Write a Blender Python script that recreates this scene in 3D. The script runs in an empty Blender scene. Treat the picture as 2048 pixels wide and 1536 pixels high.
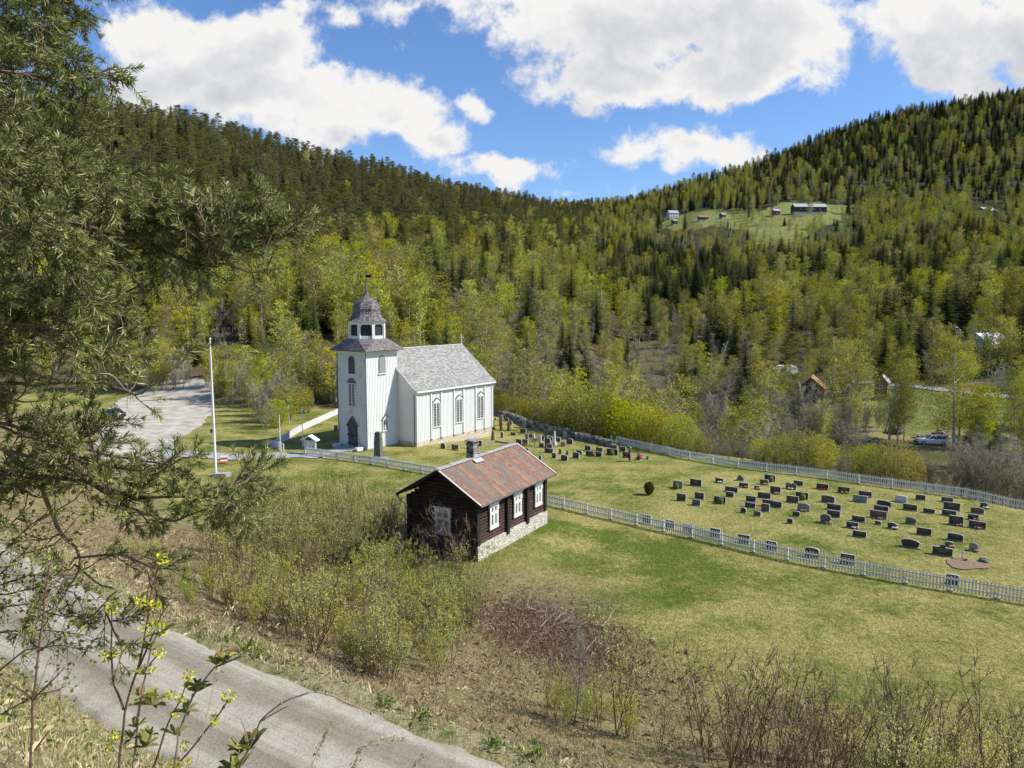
import bpy, math, random
import numpy as np
from mathutils import Vector, Matrix, Euler
R=math.radians
C=bpy.context.scene.collection
# ------------------------------------------------------------ camera
F=1488.0; PITCH=R(6.19); CAMZ=18.8
cd=bpy.data.cameras.new('camera'); cam=bpy.data.objects.new('camera',cd); C.objects.link(cam)
cam.location=(0,0,CAMZ); cam.rotation_euler=(R(90)-PITCH,0,0)
cd.sensor_width=36; cd.lens=F/2048*36; cd.clip_start=0.05; cd.clip_end=6000
bpy.context.scene.camera=cam
def ray(u,v):
    a=(u-1024)/F;b=-(v-768)/F
    return (a, math.cos(PITCH)+b*math.sin(PITCH), -math.sin(PITCH)+b*math.cos(PITCH))
def g0(u,v,z=0.0):
    d=ray(u,v);t=(z-CAMZ)/d[2];return (d[0]*t,d[1]*t)
def atY(u,v,Y):
    d=ray(u,v);t=Y/d[1];return (d[0]*t,Y,CAMZ+d[2]*t)
def proj(x,y,z):
    z=z-CAMZ;yc=y*math.cos(PITCH)-z*math.sin(PITCH);zc=y*math.sin(PITCH)+z*math.cos(PITCH)
    return (1024+F*x/yc,768-F*zc/yc)
# ------------------------------------------------------------ light
SUN_AZ,SUN_EL=94.0,43.0
S=Vector((math.sin(R(SUN_AZ))*math.cos(R(SUN_EL)),math.cos(R(SUN_AZ))*math.cos(R(SUN_EL)),math.sin(R(SUN_EL))))
sl=bpy.data.lights.new('sun','SUN'); sl.energy=5.0; sl.angle=R(0.53); sl.color=(1,0.95,0.86)
so=bpy.data.objects.new('sun',sl); C.objects.link(so); so.rotation_euler=(-S).to_track_quat('-Z','Y').to_euler()
sc=bpy.context.scene
sc.view_settings.view_transform='Standard'; sc.view_settings.look='None'; sc.view_settings.exposure=0.34; sc.view_settings.gamma=1
sc.view_settings.use_curve_mapping=False
# ------------------------------------------------------------ node helper
class N:
    def __init__(s,tree): s.t=tree
    def n(s,typ,**kw):
        nd=s.t.nodes.new(typ)
        for k,v in kw.items(): setattr(nd,k,v)
        return nd
    def set(s,sock,v):
        if isinstance(v,bpy.types.NodeSocket): s.t.links.new(v,sock)
        elif v is not None: sock.default_value=v
    def m(s,op,a,b=None,c=None,clamp=False):
        nd=s.n('ShaderNodeMath',operation=op); nd.use_clamp=clamp
        s.set(nd.inputs[0],a)
        if b is not None: s.set(nd.inputs[1],b)
        if c is not None: s.set(nd.inputs[2],c)
        return nd.outputs[0]
    def vm(s,op,a,b=None):
        nd=s.n('ShaderNodeVectorMath',operation=op); s.set(nd.inputs[0],a)
        if b is not None: s.set(nd.inputs[1],b)
        return nd
    def noise(s,vec,scale,detail=4,rough=.55,dist=0):
        nd=s.n('ShaderNodeTexNoise'); s.set(nd.inputs['Vector'],vec)
        nd.inputs['Scale'].default_value=scale; nd.inputs['Detail'].default_value=detail
        nd.inputs['Roughness'].default_value=rough; nd.inputs['Distortion'].default_value=dist
        return nd.outputs['Fac']
    def ramp(s,f,stops,interp='LINEAR'):
        nd=s.n('ShaderNodeValToRGB'); s.set(nd.inputs[0],f); cr=nd.color_ramp; cr.interpolation=interp
        while len(cr.elements)<len(stops): cr.elements.new(.5)
        for e,(p,c) in zip(cr.elements,stops):
            e.position=p; e.color=tuple(c)+(1,) if len(c)==3 else c
        return nd.outputs[0]
    def step(s,f,a,b):
        nd=s.n('ShaderNodeMapRange'); nd.interpolation_type='SMOOTHSTEP'; s.set(nd.inputs[0],f)
        nd.inputs[1].default_value=a; nd.inputs[2].default_value=b; return nd.outputs[0]
    def mix(s,f,a,b,typ='MIX'):
        nd=s.n('ShaderNodeMix',data_type='RGBA',blend_type=typ); nd.clamp_factor=True
        s.set(nd.inputs[0],f)
        for i,x in ((6,a),(7,b)):
            if isinstance(x,tuple) and len(x)==3: x=x+(1,)
            s.set(nd.inputs[i],x)
        return nd.outputs[2]
    def attr(s,name,out='Fac'):
        return s.n('ShaderNodeAttribute',attribute_name=name).outputs[out]
    def map(s,vec,sc=(1,1,1),rot=(0,0,0)):
        nd=s.n('ShaderNodeMapping'); s.set(nd.inputs[0],vec); nd.inputs['Scale'].default_value=sc; nd.inputs['Rotation'].default_value=rot
        return nd.outputs[0]
    def bump(s,h,st,dist=.02):
        nd=s.n('ShaderNodeBump'); s.set(nd.inputs['Height'],h); nd.inputs['Strength'].default_value=st; nd.inputs['Distance'].default_value=dist
        return nd.outputs[0]
def newmat(name):
    m=bpy.data.materials.new(name); m.use_nodes=True; t=m.node_tree
    for n in list(t.nodes): t.nodes.remove(n)
    x=N(t); out=x.n('ShaderNodeOutputMaterial'); return m,x,out
def pbsdf(x,out,col,rough=.8,normal=None,metal=0,spec=.3):
    b=x.n('ShaderNodeBsdfPrincipled'); x.set(b.inputs['Base Color'],col if not(isinstance(col,tuple) and len(col)==3) else col+(1,))
    x.set(b.inputs['Roughness'],rough); b.inputs['Metallic'].default_value=metal; b.inputs['Specular IOR Level'].default_value=spec
    if normal is not None: x.set(b.inputs['Normal'],normal)
    x.t.links.new(b.outputs[0],out.inputs[0]); return b
def nmat(name,stops,scale=5,detail=4,stretch=(1,1,1),rough=.8,bump=.3,bd=.02,metal=0,spec=.3,coord='Object',rough_n=.6):
    m,x,out=newmat(name); tc=x.n('ShaderNodeTexCoord').outputs[coord]
    v=x.map(tc,stretch); f=x.noise(v,scale,detail,rough_n)
    pbsdf(x,out,x.ramp(f,stops),rough,x.bump(f,bump,bd) if bump else None,metal,spec); return m
# ------------------------------------------------------------ world: sky + cumulus
w=bpy.data.worlds.new('World'); sc.world=w; w.use_nodes=True; wt=w.node_tree
for n in list(wt.nodes): wt.nodes.remove(n)
def cloud_group():
    gt=bpy.data.node_groups.new('cloud_density','ShaderNodeTree')
    gt.interface.new_socket('P',in_out='INPUT',socket_type='NodeSocketVector')
    gt.interface.new_socket('D',in_out='OUTPUT',socket_type='NodeSocketFloat')
    x=N(gt); gi=x.n('NodeGroupInput'); go=x.n('NodeGroupOutput')
    L=[(300,60,120,78),(330,165,165,88),(500,90,150,95),(560,190,225,100),(740,225,160,75),(860,285,112,42),(650,275,100,50),
       (945,205,48,42),(532,262,42,26),(1020,350,150,44),(940,330,62,28),(1170,392,82,22),(590,10,90,34),(690,20,60,30),
       (1000,10,260,40),(1300,20,420,130),(1240,150,220,66),(1540,80,170,110),(1130,175,85,36),(1420,140,200,70),(1330,185,100,26),(1590,150,100,38),
       (830,0,80,30),(1900,85,190,120),(2060,40,170,130),(1790,60,90,60),(1960,170,120,40),
       (1380,292,165,50),(1265,308,82,40),(1490,325,110,32),(1320,340,100,24),(2250,120,200,120),(-150,150,220,130),(1150,-200,700,60),(300,-260,400,90),(1900,-250,300,90)]
    p=x.vm('ADD',gi.outputs[0],None)
    nz=x.n('ShaderNodeTexNoise'); nz.inputs['Scale'].default_value=6.5; nz.inputs['Detail'].default_value=9; nz.inputs['Roughness'].default_value=.6; x.t.links.new(gi.outputs[0],nz.inputs['Vector'])
    off=x.vm('SUBTRACT',nz.outputs['Color'],(.5,.5,.5)); sc_=x.n('ShaderNodeVectorMath',operation='SCALE'); x.t.links.new(off.outputs[0],sc_.inputs[0]); sc_.inputs['Scale'].default_value=.14
    x.t.links.new(sc_.outputs[0],p.inputs[1]); P=p.outputs[0]
    cur=None
    for (u,v,ru,rv) in L:
        d=ray(u,v); a,b=d[0]/d[1],d[2]/d[1]
        ra=ru/F*1.04; rb=rv/F*1.06
        s1=x.vm('SUBTRACT',P,(a,b,0)); s2=x.vm('MULTIPLY',s1.outputs[0],(1/ra,1/rb,0)); ln=x.vm('LENGTH',s2.outputs[0]).outputs['Value']
        dd=x.m('SUBTRACT',1,ln); dd=x.m('MULTIPLY',dd,min(1.0,(min(ru,rv)/70)))
        cur=dd if cur is None else x.m('SMOOTH_MAX',cur,dd,.15)
    f1=x.noise(gi.outputs[0],11,12,.66,.1)
    f2=x.m('MULTIPLY_ADD',f1,1.6,-.94)
    D=x.m('ADD',cur,f2); x.t.links.new(D,go.inputs[0]); return gt
cg=cloud_group(); x=N(wt)
wo=x.n('ShaderNodeOutputWorld'); tc=x.n('ShaderNodeTexCoord').outputs['Generated']
sep=x.n('ShaderNodeSeparateXYZ'); x.set(sep.inputs[0],tc)
sky=x.n('ShaderNodeTexSky',sky_type='NISHITA'); sky.sun_disc=False; sky.sun_elevation=R(SUN_EL); sky.sun_rotation=R(SUN_AZ); sky.altitude=300; sky.air_density=1.0; sky.dust_density=.6; sky.ozone_density=1.6
yy=x.m('MAXIMUM',sep.outputs[1],.05)
cb=x.n('ShaderNodeCombineXYZ'); x.set(cb.inputs[0],x.m('DIVIDE',sep.outputs[0],yy)); x.set(cb.inputs[1],x.m('DIVIDE',sep.outputs[2],yy))
P=cb.outputs[0]
def D(off=None):
    gn=x.n('ShaderNodeGroup'); gn.node_tree=cg
    x.set(gn.inputs[0],P if off is None else x.vm('ADD',P,off).outputs[0]); return gn.outputs[0]
d0=D(); d1=D((.035,.05,0))
cov=x.step(d0,-.10,.24)
thick=x.step(d0,.12,.75)
under=x.m('SUBTRACT',d1,d0)                      # more cloud towards the sun: shaded side
shade=x.m('ADD',x.m('MULTIPLY',thick,.62),x.m('MULTIPLY',under,.55))
shade=x.m('ADD',shade,x.m('MULTIPLY',x.m('SUBTRACT',x.noise(x.map(P,(1,1.7,1)),3.6,8,.6),.5),1.5),clamp=True)
ccol=x.ramp(shade,[(0,(10.4,10.3,10.2)),(.2,(9.2,9.2,9.3)),(.45,(7.8,7.9,8.4)),(.75,(6.5,6.7,7.3)),(1,(5.8,6.0,6.7))])
# clouds outside the photograph's field: soft general cover
back=x.n('ShaderNodeCombineXYZ'); zz=x.m('MAXIMUM',x.m('ADD',sep.outputs[2],.15),.05)
x.set(back.inputs[0],x.m('DIVIDE',sep.outputs[0],zz)); x.set(back.inputs[1],x.m('DIVIDE',sep.outputs[1],zz))
bn=x.noise(back.outputs[0],1.3,6,.6); bcov=x.step(bn,.60,.74)
front=x.step(sep.outputs[1],.25,.45)
cov2=x.m('ADD',x.m('MULTIPLY',cov,front),x.m('MULTIPLY',x.m('MULTIPLY',bcov,.8),x.m('SUBTRACT',1,front)),clamp=True)
hor=x.step(sep.outputs[2],-.02,.02); cov2=x.m('MULTIPLY',cov2,hor)
skyc=x.mix(1.0,sky.outputs[0],(1.15,1.48,1.95),'MULTIPLY')
col=x.mix(cov2,skyc,ccol)
bg=x.n('ShaderNodeBackground'); x.set(bg.inputs[0],col); bg.inputs[1].default_value=.070
wt.links.new(bg.outputs[0],wo.inputs[0])
# ------------------------------------------------------------ mesh helpers
class MB:
    """collects vertices and faces (numpy) and links them as ONE mesh object"""
    def __init__(s): s.V=[];s.F=[];s.M=[];s.A=[];s.n=0
    def add(s,V,Fc,mi=0,cv=None):
        V=np.asarray(V,dtype=np.float64).reshape(-1,3); Fc=np.asarray(Fc,dtype=np.int64)
        s.V.append(V); s.F.append(Fc+s.n); s.M.append(np.full(len(Fc),mi) if np.isscalar(mi) else np.asarray(mi))
        s.A.append(np.zeros(len(V)) if cv is None else (np.full(len(V),cv) if np.isscalar(cv) else np.asarray(cv))); s.n+=len(V); return s
    def poly(s,V,mi=0): return s.add(V,[list(range(len(V)))],mi)
    def box(s,c,d,rz=0,mi=0,M=None):
        q=np.array([[-1,-1,-1],[1,-1,-1],[1,1,-1],[-1,1,-1],[-1,-1,1],[1,-1,1],[1,1,1],[-1,1,1]])*.5*np.array(d)
        if rz: cc,ss=math.cos(rz),math.sin(rz); q=np.stack([q[:,0]*cc-q[:,1]*ss,q[:,0]*ss+q[:,1]*cc,q[:,2]],1)
        if M is not None: q=q@np.array(M).T
        return s.add(q+np.array(c),[[0,3,2,1],[4,5,6,7],[0,1,5,4],[1,2,6,5],[2,3,7,6],[3,0,4,7]],mi)
    def tube(s,P,r,n=6,mi=0,cv=None,cap=True):
        P=np.asarray(P,float); k=len(P); r=np.full(k,r) if np.isscalar(r) else np.asarray(r,float)
        T=np.gradient(P,axis=0); T/=np.linalg.norm(T,axis=1)[:,None]+1e-9
        up=np.array([0,0,1.]) if abs(T[0][2])<.9 else np.array([1.,0,0])
        A=np.cross(T,up); A/=np.linalg.norm(A,axis=1)[:,None]+1e-9; B=np.cross(T,A)
        an=np.arange(n)*2*math.pi/n
        ring=P[:,None,:]+r[:,None,None]*(np.cos(an)[None,:,None]*A[:,None,:]+np.sin(an)[None,:,None]*B[:,None,:])
        i=np.arange(k-1)[:,None]*n; j=np.arange(n)[None,:]; j2=(j+1)%n
        Fc=np.stack([i+j,i+n+j,i+n+j2,i+j2],-1).reshape(-1,4)
        s.add(ring.reshape(-1,3),Fc,mi,cv)
        if cap and n>2 and r[-1]>.004: s.F.append(np.array([list(range(s.n-n,s.n))])); s.M.append(np.array([mi]))
        return s
    def lathe(s,c,prof,n=16,mi=0,rot=0,sx=1,sy=1):
        an=np.arange(n)*2*math.pi/n+rot; V=[]
        for (r,z) in prof:
            V+= [[c[0]+sx*r*math.cos(a),c[1]+sy*r*math.sin(a),c[2]+z] for a in an]
        Fc=[[i*n+j,i*n+(j+1)%n,(i+1)*n+(j+1)%n,(i+1)*n+j] for i in range(len(prof)-1) for j in range(n)]
        s.add(V,Fc,mi); s.F.append(np.array([[s.n-n+j for j in range(n)]])); s.M.append(np.array([mi])); return s
    def extr(s,poly,o,ax,ay,an,t,mi=0):
        """2-D polygon in plane (ax,ay) at o, extruded t along an"""
        o,ax,ay,an=map(lambda q:np.array(q,float),(o,ax,ay,an)); k=len(poly)
        a=np.array([o+ax*p[0]+ay*p[1] for p in poly]); V=np.vstack([a,a+an*t])
        s.add(V[:0],np.zeros((0,4),int))
        b=s.n; s.V.append(V); s.A.append(np.zeros(2*k)); s.n+=2*k
        s.F.append(np.array([list(range(b,b+k))[::-1]])); s.M.append(np.array([mi]))
        s.F.append(np.array([list(range(b+k,b+2*k))])); s.M.append(np.array([mi]))
        s.F.append(np.array([[b+i,b+(i+1)%k,b+k+(i+1)%k,b+k+i] for i in range(k)])); s.M.append(np.full(k,mi)); return s
    def mesh(s,name,mats,smooth=False):
        me=bpy.data.meshes.new(name); V=np.vstack(s.V); Fl=[f for f in s.F if len(f)]; Ml=[m for f,m in zip(s.F,s.M) if len(f)]
        me.vertices.add(len(V)); me.vertices.foreach_set('co',V.astype(np.float32).ravel())
        li=np.concatenate([f.ravel() for f in Fl]); tot=np.concatenate([np.full(len(f),f.shape[1]) for f in Fl])
        st=np.concatenate([[0],np.cumsum(tot)[:-1]])
        me.loops.add(len(li)); me.loops.foreach_set('vertex_index',li.astype(np.int32))
        me.polygons.add(len(tot)); me.polygons.foreach_set('loop_start',st.astype(np.int32)); me.polygons.foreach_set('loop_total',tot.astype(np.int32))
        me.polygons.foreach_set('material_index',np.concatenate(Ml).astype(np.int32))
        me.polygons.foreach_set('use_smooth',np.full(len(tot),bool(smooth)))
        A=np.concatenate(s.A)
        if A.any(): at=me.attributes.new('cv','FLOAT','POINT'); at.data.foreach_set('value',A.astype(np.float32))
        for m in (mats if isinstance(mats,(list,tuple)) else [mats]): me.materials.append(m)
        me.update(); me.validate(); return me
    def build(s,name,mats,parent=None,smooth=False):
        return link(name,s.mesh(name,mats,smooth),parent)
def link(name,me,parent=None):
    o=bpy.data.objects.new(name,me); C.objects.link(o)
    if parent is not None: o.parent=parent
    return o
def tag(o,label=None,cat=None,group=None,kind=None):
    if label: o['label']=label
    if cat: o['category']=cat
    if group: o['group']=group
    if kind: o['kind']=kind
    return o
def thing(name,label,cat,loc=(0,0,0),rz=0,group=None):
    o=bpy.data.objects.new(name,None); C.objects.link(o); o.location=loc; o.rotation_euler=(0,0,rz); o.empty_display_size=.3
    return tag(o,label,cat,group)
# ------------------------------------------------------------ terrain
def Zv(Y,v): return CAMZ+Y*(606.6-v)/F
_cols={
-400:[(148,'z',0),(160,'z',2),(200,'v',640),(240,'v',560),(290,'v',470),(350,'v',360),(410,'v',240),(470,'v',130)],
0:[(150,'z',0),(162,'z',2),(200,'v',650),(240,'v',575),(290,'v',490),(350,'v',390),(410,'v',300),(460,'v',235)],
230:[(152,'z',0),(162,'z',2),(200,'v',655),(240,'v',580),(290,'v',495),(350,'v',405),(410,'v',320),(460,'v',250)],
500:[(135,'z',0),(145,'z',1.5),(180,'v',690),(225,'v',615),(290,'v',520),(370,'v',430),(450,'v',360),(530,'v',303)],
680:[(128,'z',0),(138,'z',1),(160,'v',735),(215,'v',640),(290,'v',540),(380,'v',460),(480,'v',402),(570,'v',350)],
850:[(127,'z',0),(136,'z',1),(152,'v',760),(210,'v',660),(290,'v',560),(390,'v',485),(520,'v',432),(650,'v',393)],
1000:[(123,'z',0),(132,'z',-.5),(146,'z',-1),(200,'v',690),(280,'v',590),(400,'v',515),(600,'v',455),(850,'v',410)],
1130:[(108,'z',0),(116,'z',-2),(140,'z',-6),(210,'v',700),(300,'v',610),(430,'v',535),(650,'v',475),(1000,'v',427)],
1250:[(99,'z',0),(108,'z',-3),(140,'z',-9),(200,'z',-4),(300,'v',645),(420,'v',575),(650,'v',490),(1050,'v',414)],
1400:[(93,'z',0),(102,'z',-3),(135,'z',-9),(185,'z',-8),(290,'v',655),(400,'v',592),(620,'v',465),(950,'v',374)],
1500:[(89,'z',0),(97,'z',-3),(120,'z',-8),(165,'z',-7),(260,'v',668),(370,'v',602),(620,'v',455),(1000,'v',345)],
1620:[(84,'z',0),(92,'z',-3),(105,'z',-5),(125,'z',-3.5),(200,'z',0),(350,'v',612),(660,'v',428),(1000,'v',292)],
1750:[(78,'z',0),(86,'z',-3),(100,'z',-4),(120,'z',-3.3),(195,'z',1.5),(340,'v',602),(680,'v',432),(1000,'v',252)],
2048:[(66.8,'z',0),(74,'z',-2.5),(92,'z',-4),(120,'z',-3.3),(185,'z',7),(330,'v',592),(700,'v',422),(1000,'v',200)],
2450:[(57,'z',0),(65,'z',-2),(88,'z',-4),(120,'z',-3),(185,'z',8),(330,'v',580),(700,'v',400),(1000,'v',150)]}
_q=[];_Y=[];_Z=[]
for u,nd in sorted(_cols.items()):
    _q.append((u-1024)/1479.); ys=[a for a,_,_ in nd]; zs=[b if k=='z' else Zv(a,b) for a,k,b in nd]
    ys+=[ys[-1]*1.12,ys[-1]*1.6,2600]; zs+=[zs[-1]+2,zs[-1]-20,zs[-1]-60]; _Y.append([20]+ys); _Z.append([0]+zs)
_q=np.array(_q);_Y=np.array(_Y);_Z=np.array(_Z)
def vnoise(X,Y,s,seed=0):
    """smooth value noise in numpy"""
    x=np.asarray(X)/s+seed*17.3; y=np.asarray(Y)/s+seed*9.1; xi=np.floor(x);yi=np.floor(y); fx=x-xi;fy=y-yi
    fx=fx*fx*(3-2*fx);fy=fy*fy*(3-2*fy)
    h=lambda a,b:np.modf(np.abs(np.sin(a*127.1+b*311.7+seed*74.7)*43758.5453))[0]
    return (h(xi,yi)*(1-fx)+h(xi+1,yi)*fx)*(1-fy)+(h(xi,yi+1)*(1-fx)+h(xi+1,yi+1)*fx)*fy
def fbm(X,Y,s,seed=0,o=4):
    return sum(vnoise(X,Y,s/2**i,seed+i)*.5**i for i in range(o))/sum(.5**i for i in range(o))
# right-hand (meadow side) edge of the road, with its height
ROAD=np.array([(60,-27,8.2),(34,-9,8.6),(8.7,8.75,9.0),(.5,14.4,9.0),(-4.35,17.4,9.0),(-8.5,20.2,9.0),(-14.05,24.25,8.9),(-22.5,31.5,8.5),(-38,45,7.2),(-58,66,4.2),(-78,92,1.2),(-86,110,0.3),(-90,125,.1)])
RW=3.55
def road_sd(X,Y):
    """signed distance to the road edge (+ towards the meadow), road height there"""
    X=np.asarray(X,float);Y=np.asarray(Y,float); best=np.full(X.shape,1e9); sg=np.zeros(X.shape); zr=np.zeros(X.shape)
    for a,b in zip(ROAD[:-1],ROAD[1:]):
        d=b[:2]-a[:2]; L=np.dot(d,d); t=np.clip(((X-a[0])*d[0]+(Y-a[1])*d[1])/L,0,1)
        px=a[0]+t*d[0]; py=a[1]+t*d[1]; dist=np.hypot(X-px,Y-py); s=np.sign(-(d[0]*(Y-a[1])-d[1]*(X-a[0])))
        m=dist<best; best=np.where(m,dist,best); sg=np.where(m,s,sg); zr=np.where(m,a[2]+t*(b[2]-a[2]),zr)
    return best*np.where(sg==0,1,sg),zr
HUT=dict(o=(-2.46,50.72),az=.5181,L=10.26,W=5.85,z=.81)
sm=lambda t:(lambda t:t*t*(3-2*t))(np.clip(t,0,1))
def farz(X,Y):
    X=np.asarray(X,float);Y=np.asarray(Y,float); q=np.clip(X/np.maximum(Y,15),_q[0],_q[-1])
    K=_Y.shape[1]; yn=[np.interp(q,_q,_Y[:,k]) for k in range(K)]; zn=[np.interp(q,_q,_Z[:,k]) for k in range(K)]
    z=np.zeros(X.shape)
    for k in range(K-1):
        m=(Y>=yn[k])&(Y<yn[k+1]); t=(Y-yn[k])/(yn[k+1]-yn[k]); z=np.where(m,zn[k]+t*(zn[k+1]-zn[k]),z)
    z=np.where(Y>=yn[-1],zn[-1],z)
    amp=sm((Y-yn[1]-6)/60)
    return z+amp*((fbm(X,Y,45,3)-.5)*9*sm((Y-150)/150)+(fbm(X,Y,14,5)-.5)*1.6)
def height(X,Y):
    X=np.asarray(X,float);Y=np.asarray(Y,float)
    base=farz(X,Y)
    s,zr=road_sd(X,Y)
    Lb=np.clip(20+np.where(X<-10,-X-10,0)*.1,16,24)
    t=np.clip((s-.8)/Lb,0,1); prof=(1-t)**1.35*(1-.35*np.sin(t*math.pi)*.5)
    bank=zr*prof
    up=np.clip(-RW-s-.4,0,None); hill=zr+(np.minimum(up*1.02,9+up*.2)+.12*sm(up/.4))*(1-sm((Y-38)/35))
    z=np.where(s>0,base+(zr*prof),base+np.where(s<-RW-.4,hill,zr))
    z=np.where((s>0)&(s<.8),zr+base,z)
    z=z-.14*((s<-.05)&(s>-RW))*(zr>.5)
    z=z-.75*np.exp(-((X+2.5)/9)**2-((Y-108)/10)**2)
    rough=(fbm(X,Y,3.2,11)-.5)*.5*sm((np.abs(s+RW/2)-RW/2-.3)/1.5)*sm((26-np.abs(s))/8)
    z=z+rough
    ho=HUT; a=np.array([math.sin(ho['az']),math.cos(ho['az'])]);p=np.array([a[1],-a[0]])
    l=(X-ho['o'][0])*a[0]+(Y-ho['o'][1])*a[1]; c=(X-ho['o'][0])*p[0]+(Y-ho['o'][1])*p[1]
    dx=np.maximum(np.maximum(-l,l-ho['L']),0); dy=np.maximum(np.maximum(c,-c-ho['W']),0); dd=np.hypot(dx,dy)
    z=np.where(Y<200,np.maximum(z,0)*0+z+(np.clip(ho['z']-z,-.0,2))*(1-sm((dd-.8)/4.5)),z)
    return z+(fbm(X,Y,9,21)-.5)*.12*sm((Y-30)/20)*(Y<130)
def hz(x,y): return float(height(np.array([x]),np.array([y]))[0])
def hit(u,v,off=0):
    """where the ray through a pixel meets the terrain"""
    d=np.array(ray(u,v)); t=np.concatenate([np.linspace(3,200,1200),np.linspace(200,1500,2600)]); P=d[None,:]*t[:,None]
    h=height(P[:,0],P[:,1]); k=np.argmax(P[:,2]+CAMZ<h+off)
    if k==0: k=len(t)-1
    # refine
    t2=np.linspace(t[k-1],t[k],20); P=d[None,:]*t2[:,None]; h=height(P[:,0],P[:,1]); j=np.argmax(P[:,2]+CAMZ<h+off); return (float(P[j,0]),float(P[j,1]),float(h[j]))
nv,nh=620,560
Ys=np.concatenate([np.linspace(-25,8,50)[:-1],np.linspace(8,130,300)[:-1],130*(2600/130)**np.linspace(0,1,nh-348)])
qs=np.linspace(-1.12,1.12,nv)
GX=qs[None,:]*(Ys[:,None]+55); GY=np.repeat(Ys[:,None],nv,1); GZ=height(GX,GY)
b=MB(); i=np.arange(len(Ys)-1)[:,None]*nv; j=np.arange(nv-1)[None,:]
b.add(np.stack([GX,GY,GZ],-1).reshape(-1,3),np.stack([i+j,i+j+1,i+nv+j+1,i+nv+j],-1).reshape(-1,4))
# zone weights baked per vertex: brush (dry litter), forest floor, field green
s_,_z=road_sd(GX,GY)
U=1024+F*GX/np.maximum(GY*math.cos(PITCH)-(GZ-CAMZ)*math.sin(PITCH),1); V_=768-F*(GY*math.sin(PITCH)+(GZ-CAMZ)*math.cos(PITCH))/np.maximum(GY*math.cos(PITCH)-(GZ-CAMZ)*math.sin(PITCH),1)
def inpoly(U,V,pl):
    r=np.zeros(U.shape,bool); n=len(pl)
    for k in range(n):
        x1,y1=pl[k];x2,y2=pl[(k+1)%n]
        c=((y1>V)!=(y2>V))&(U<(x2-x1)*(V-y1)/((y2-y1) if y2!=y1 else 1e-9)+x1); r^=c
    return r
q=GX/np.maximum(GY,15); edge=np.interp(q,_q,_Y[:,1])
FIELD=[(1320,446),(1345,430),(1400,420),(1450,418),(1500,424),(1560,410),(1640,406),(1706,412),(1690,440),(1640,452),(1606,476),(1572,494),(1524,492),(1505,466),(1440,450),(1380,456),(1320,458)]
CLEAR=[(1655,770),(1720,752),(1800,760),(1860,775),(2000,790),(2048,800),(2100,905),(1960,905),(1830,905),(1750,880),(1700,840),(1660,815)]
MEADL=[(180,540),(420,545),(430,590),(180,600)]
jU=(fbm(GX,GY,14,71,3)-.5)*40; jV=(fbm(GX,GY,14,72,3)-.5)*16
field=inpoly(U+jU,V_+jV,FIELD)&(GY>400); clear=inpoly(U+jU,V_+jV,CLEAR)&(GY>100)&(GY<260); meadl=inpoly(U,V_,MEADL)&(GY>150)
forest=sm((GY-edge-1)/4)*(1-field)*(1-clear)*(1-meadl)
Lb=20; brush=np.where(s_>0,1-sm((s_-Lb+2+(fbm(GX,GY,6,31)-.5)*8)/5),1.0)*(GY<130)
verge=np.where(s_>0,1-sm((s_-2.6)/1.6),1.0)*(GY<130)
green=np.clip(fbm(GX,GY,13,41,3)*1.6-.45,0,1); hd=np.hypot((GX-3.5)*.8,(GY-52)); green=np.clip(green-.25*((GY<50)&(GX>3))+1.4*np.exp(-((hd-7.5)/1.9)**2)*(GX>0)+.5*np.exp(-((GX-20)/9)**2-((GY-31)/7)**2),0,1.6)
dirt=(sm(1-np.abs(V_-897)/14)*((U>1700)&(U<1900))+inpoly(U,V_,[(1640,840),(1720,835),(1800,870),(1900,880),(1900,900),(1700,900)])*.8)*(GY<130)*(GY>95)
mound=np.clip(dirt,0,1)+np.exp(-(((GX-1.2)/4.2)**2+((GY-46.5)/4.5)**2))
hx_=hit(1100,1270); earth=np.exp(-(((GX-hx_[0])*.62+(GY-hx_[1])*.5)/2.4)**2-(((GX-hx_[0])*.5-(GY-hx_[1])*.62)/4.6)**2)*1.3*(s_>4)
me=b.mesh('ground',[])
for nm,a in (('forest',forest),('brush',brush),('verge',verge),('green',green),('field',np.maximum(field,np.maximum(clear*1.0,meadl*1.0))),('bare',np.clip(mound*1.2,0,1)),('far',sm((GY-320)/150)),('earth',np.clip(earth,0,1))):
    at=me.attributes.new(nm,'FLOAT','POINT'); at.data.foreach_set('value',a.astype(np.float32).ravel())
me.polygons.foreach_set('use_smooth',np.ones(len(me.polygons),bool))
m,x,out=newmat('ground_mix'); tc=x.n('ShaderNodeTexCoord').outputs['Object']
n1=x.noise(tc,.22,6,.62); n2=x.noise(x.map(tc,(1,1.0,1)),1.7,5,.7); n3=x.noise(tc,9,4,.7); n4=x.noise(tc,38,3,.7)
straw=x.mix(x.step(n3,.3,.7),(.26,.21,.065),(.56,.48,.19)); grn=x.mix(x.step(n3,.3,.7),(.055,.085,.008),(.165,.215,.028))
gf=x.m('ADD',x.m('MULTIPLY',x.m('SUBTRACT',n1,.5),3.4),x.m('MULTIPLY',x.attr('green'),.55)); gf=x.m('ADD',gf,x.m('MULTIPLY',x.m('SUBTRACT',n2,.5),2.3)); gf=x.m('ADD',gf,x.m('MULTIPLY',x.m('SUBTRACT',n4,.5),2.2)); gf=x.m('ADD',gf,.12,clamp=True)
lawn=x.mix(gf,straw,grn)
bare=x.mix(n3,(.25,.17,.09),(.42,.34,.20)); lawn=x.mix(x.m('MULTIPLY',x.attr('bare'),x.step(n2,.3,.6)),lawn,bare)
lit=x.ramp(x.m('ADD',x.m('MULTIPLY',n3,.6),x.m('MULTIPLY',n4,.4)),[(.3,(.10,.07,.035)),(.45,(.25,.185,.10)),(.6,(.40,.33,.18)),(.8,(.55,.48,.30))])
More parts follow.
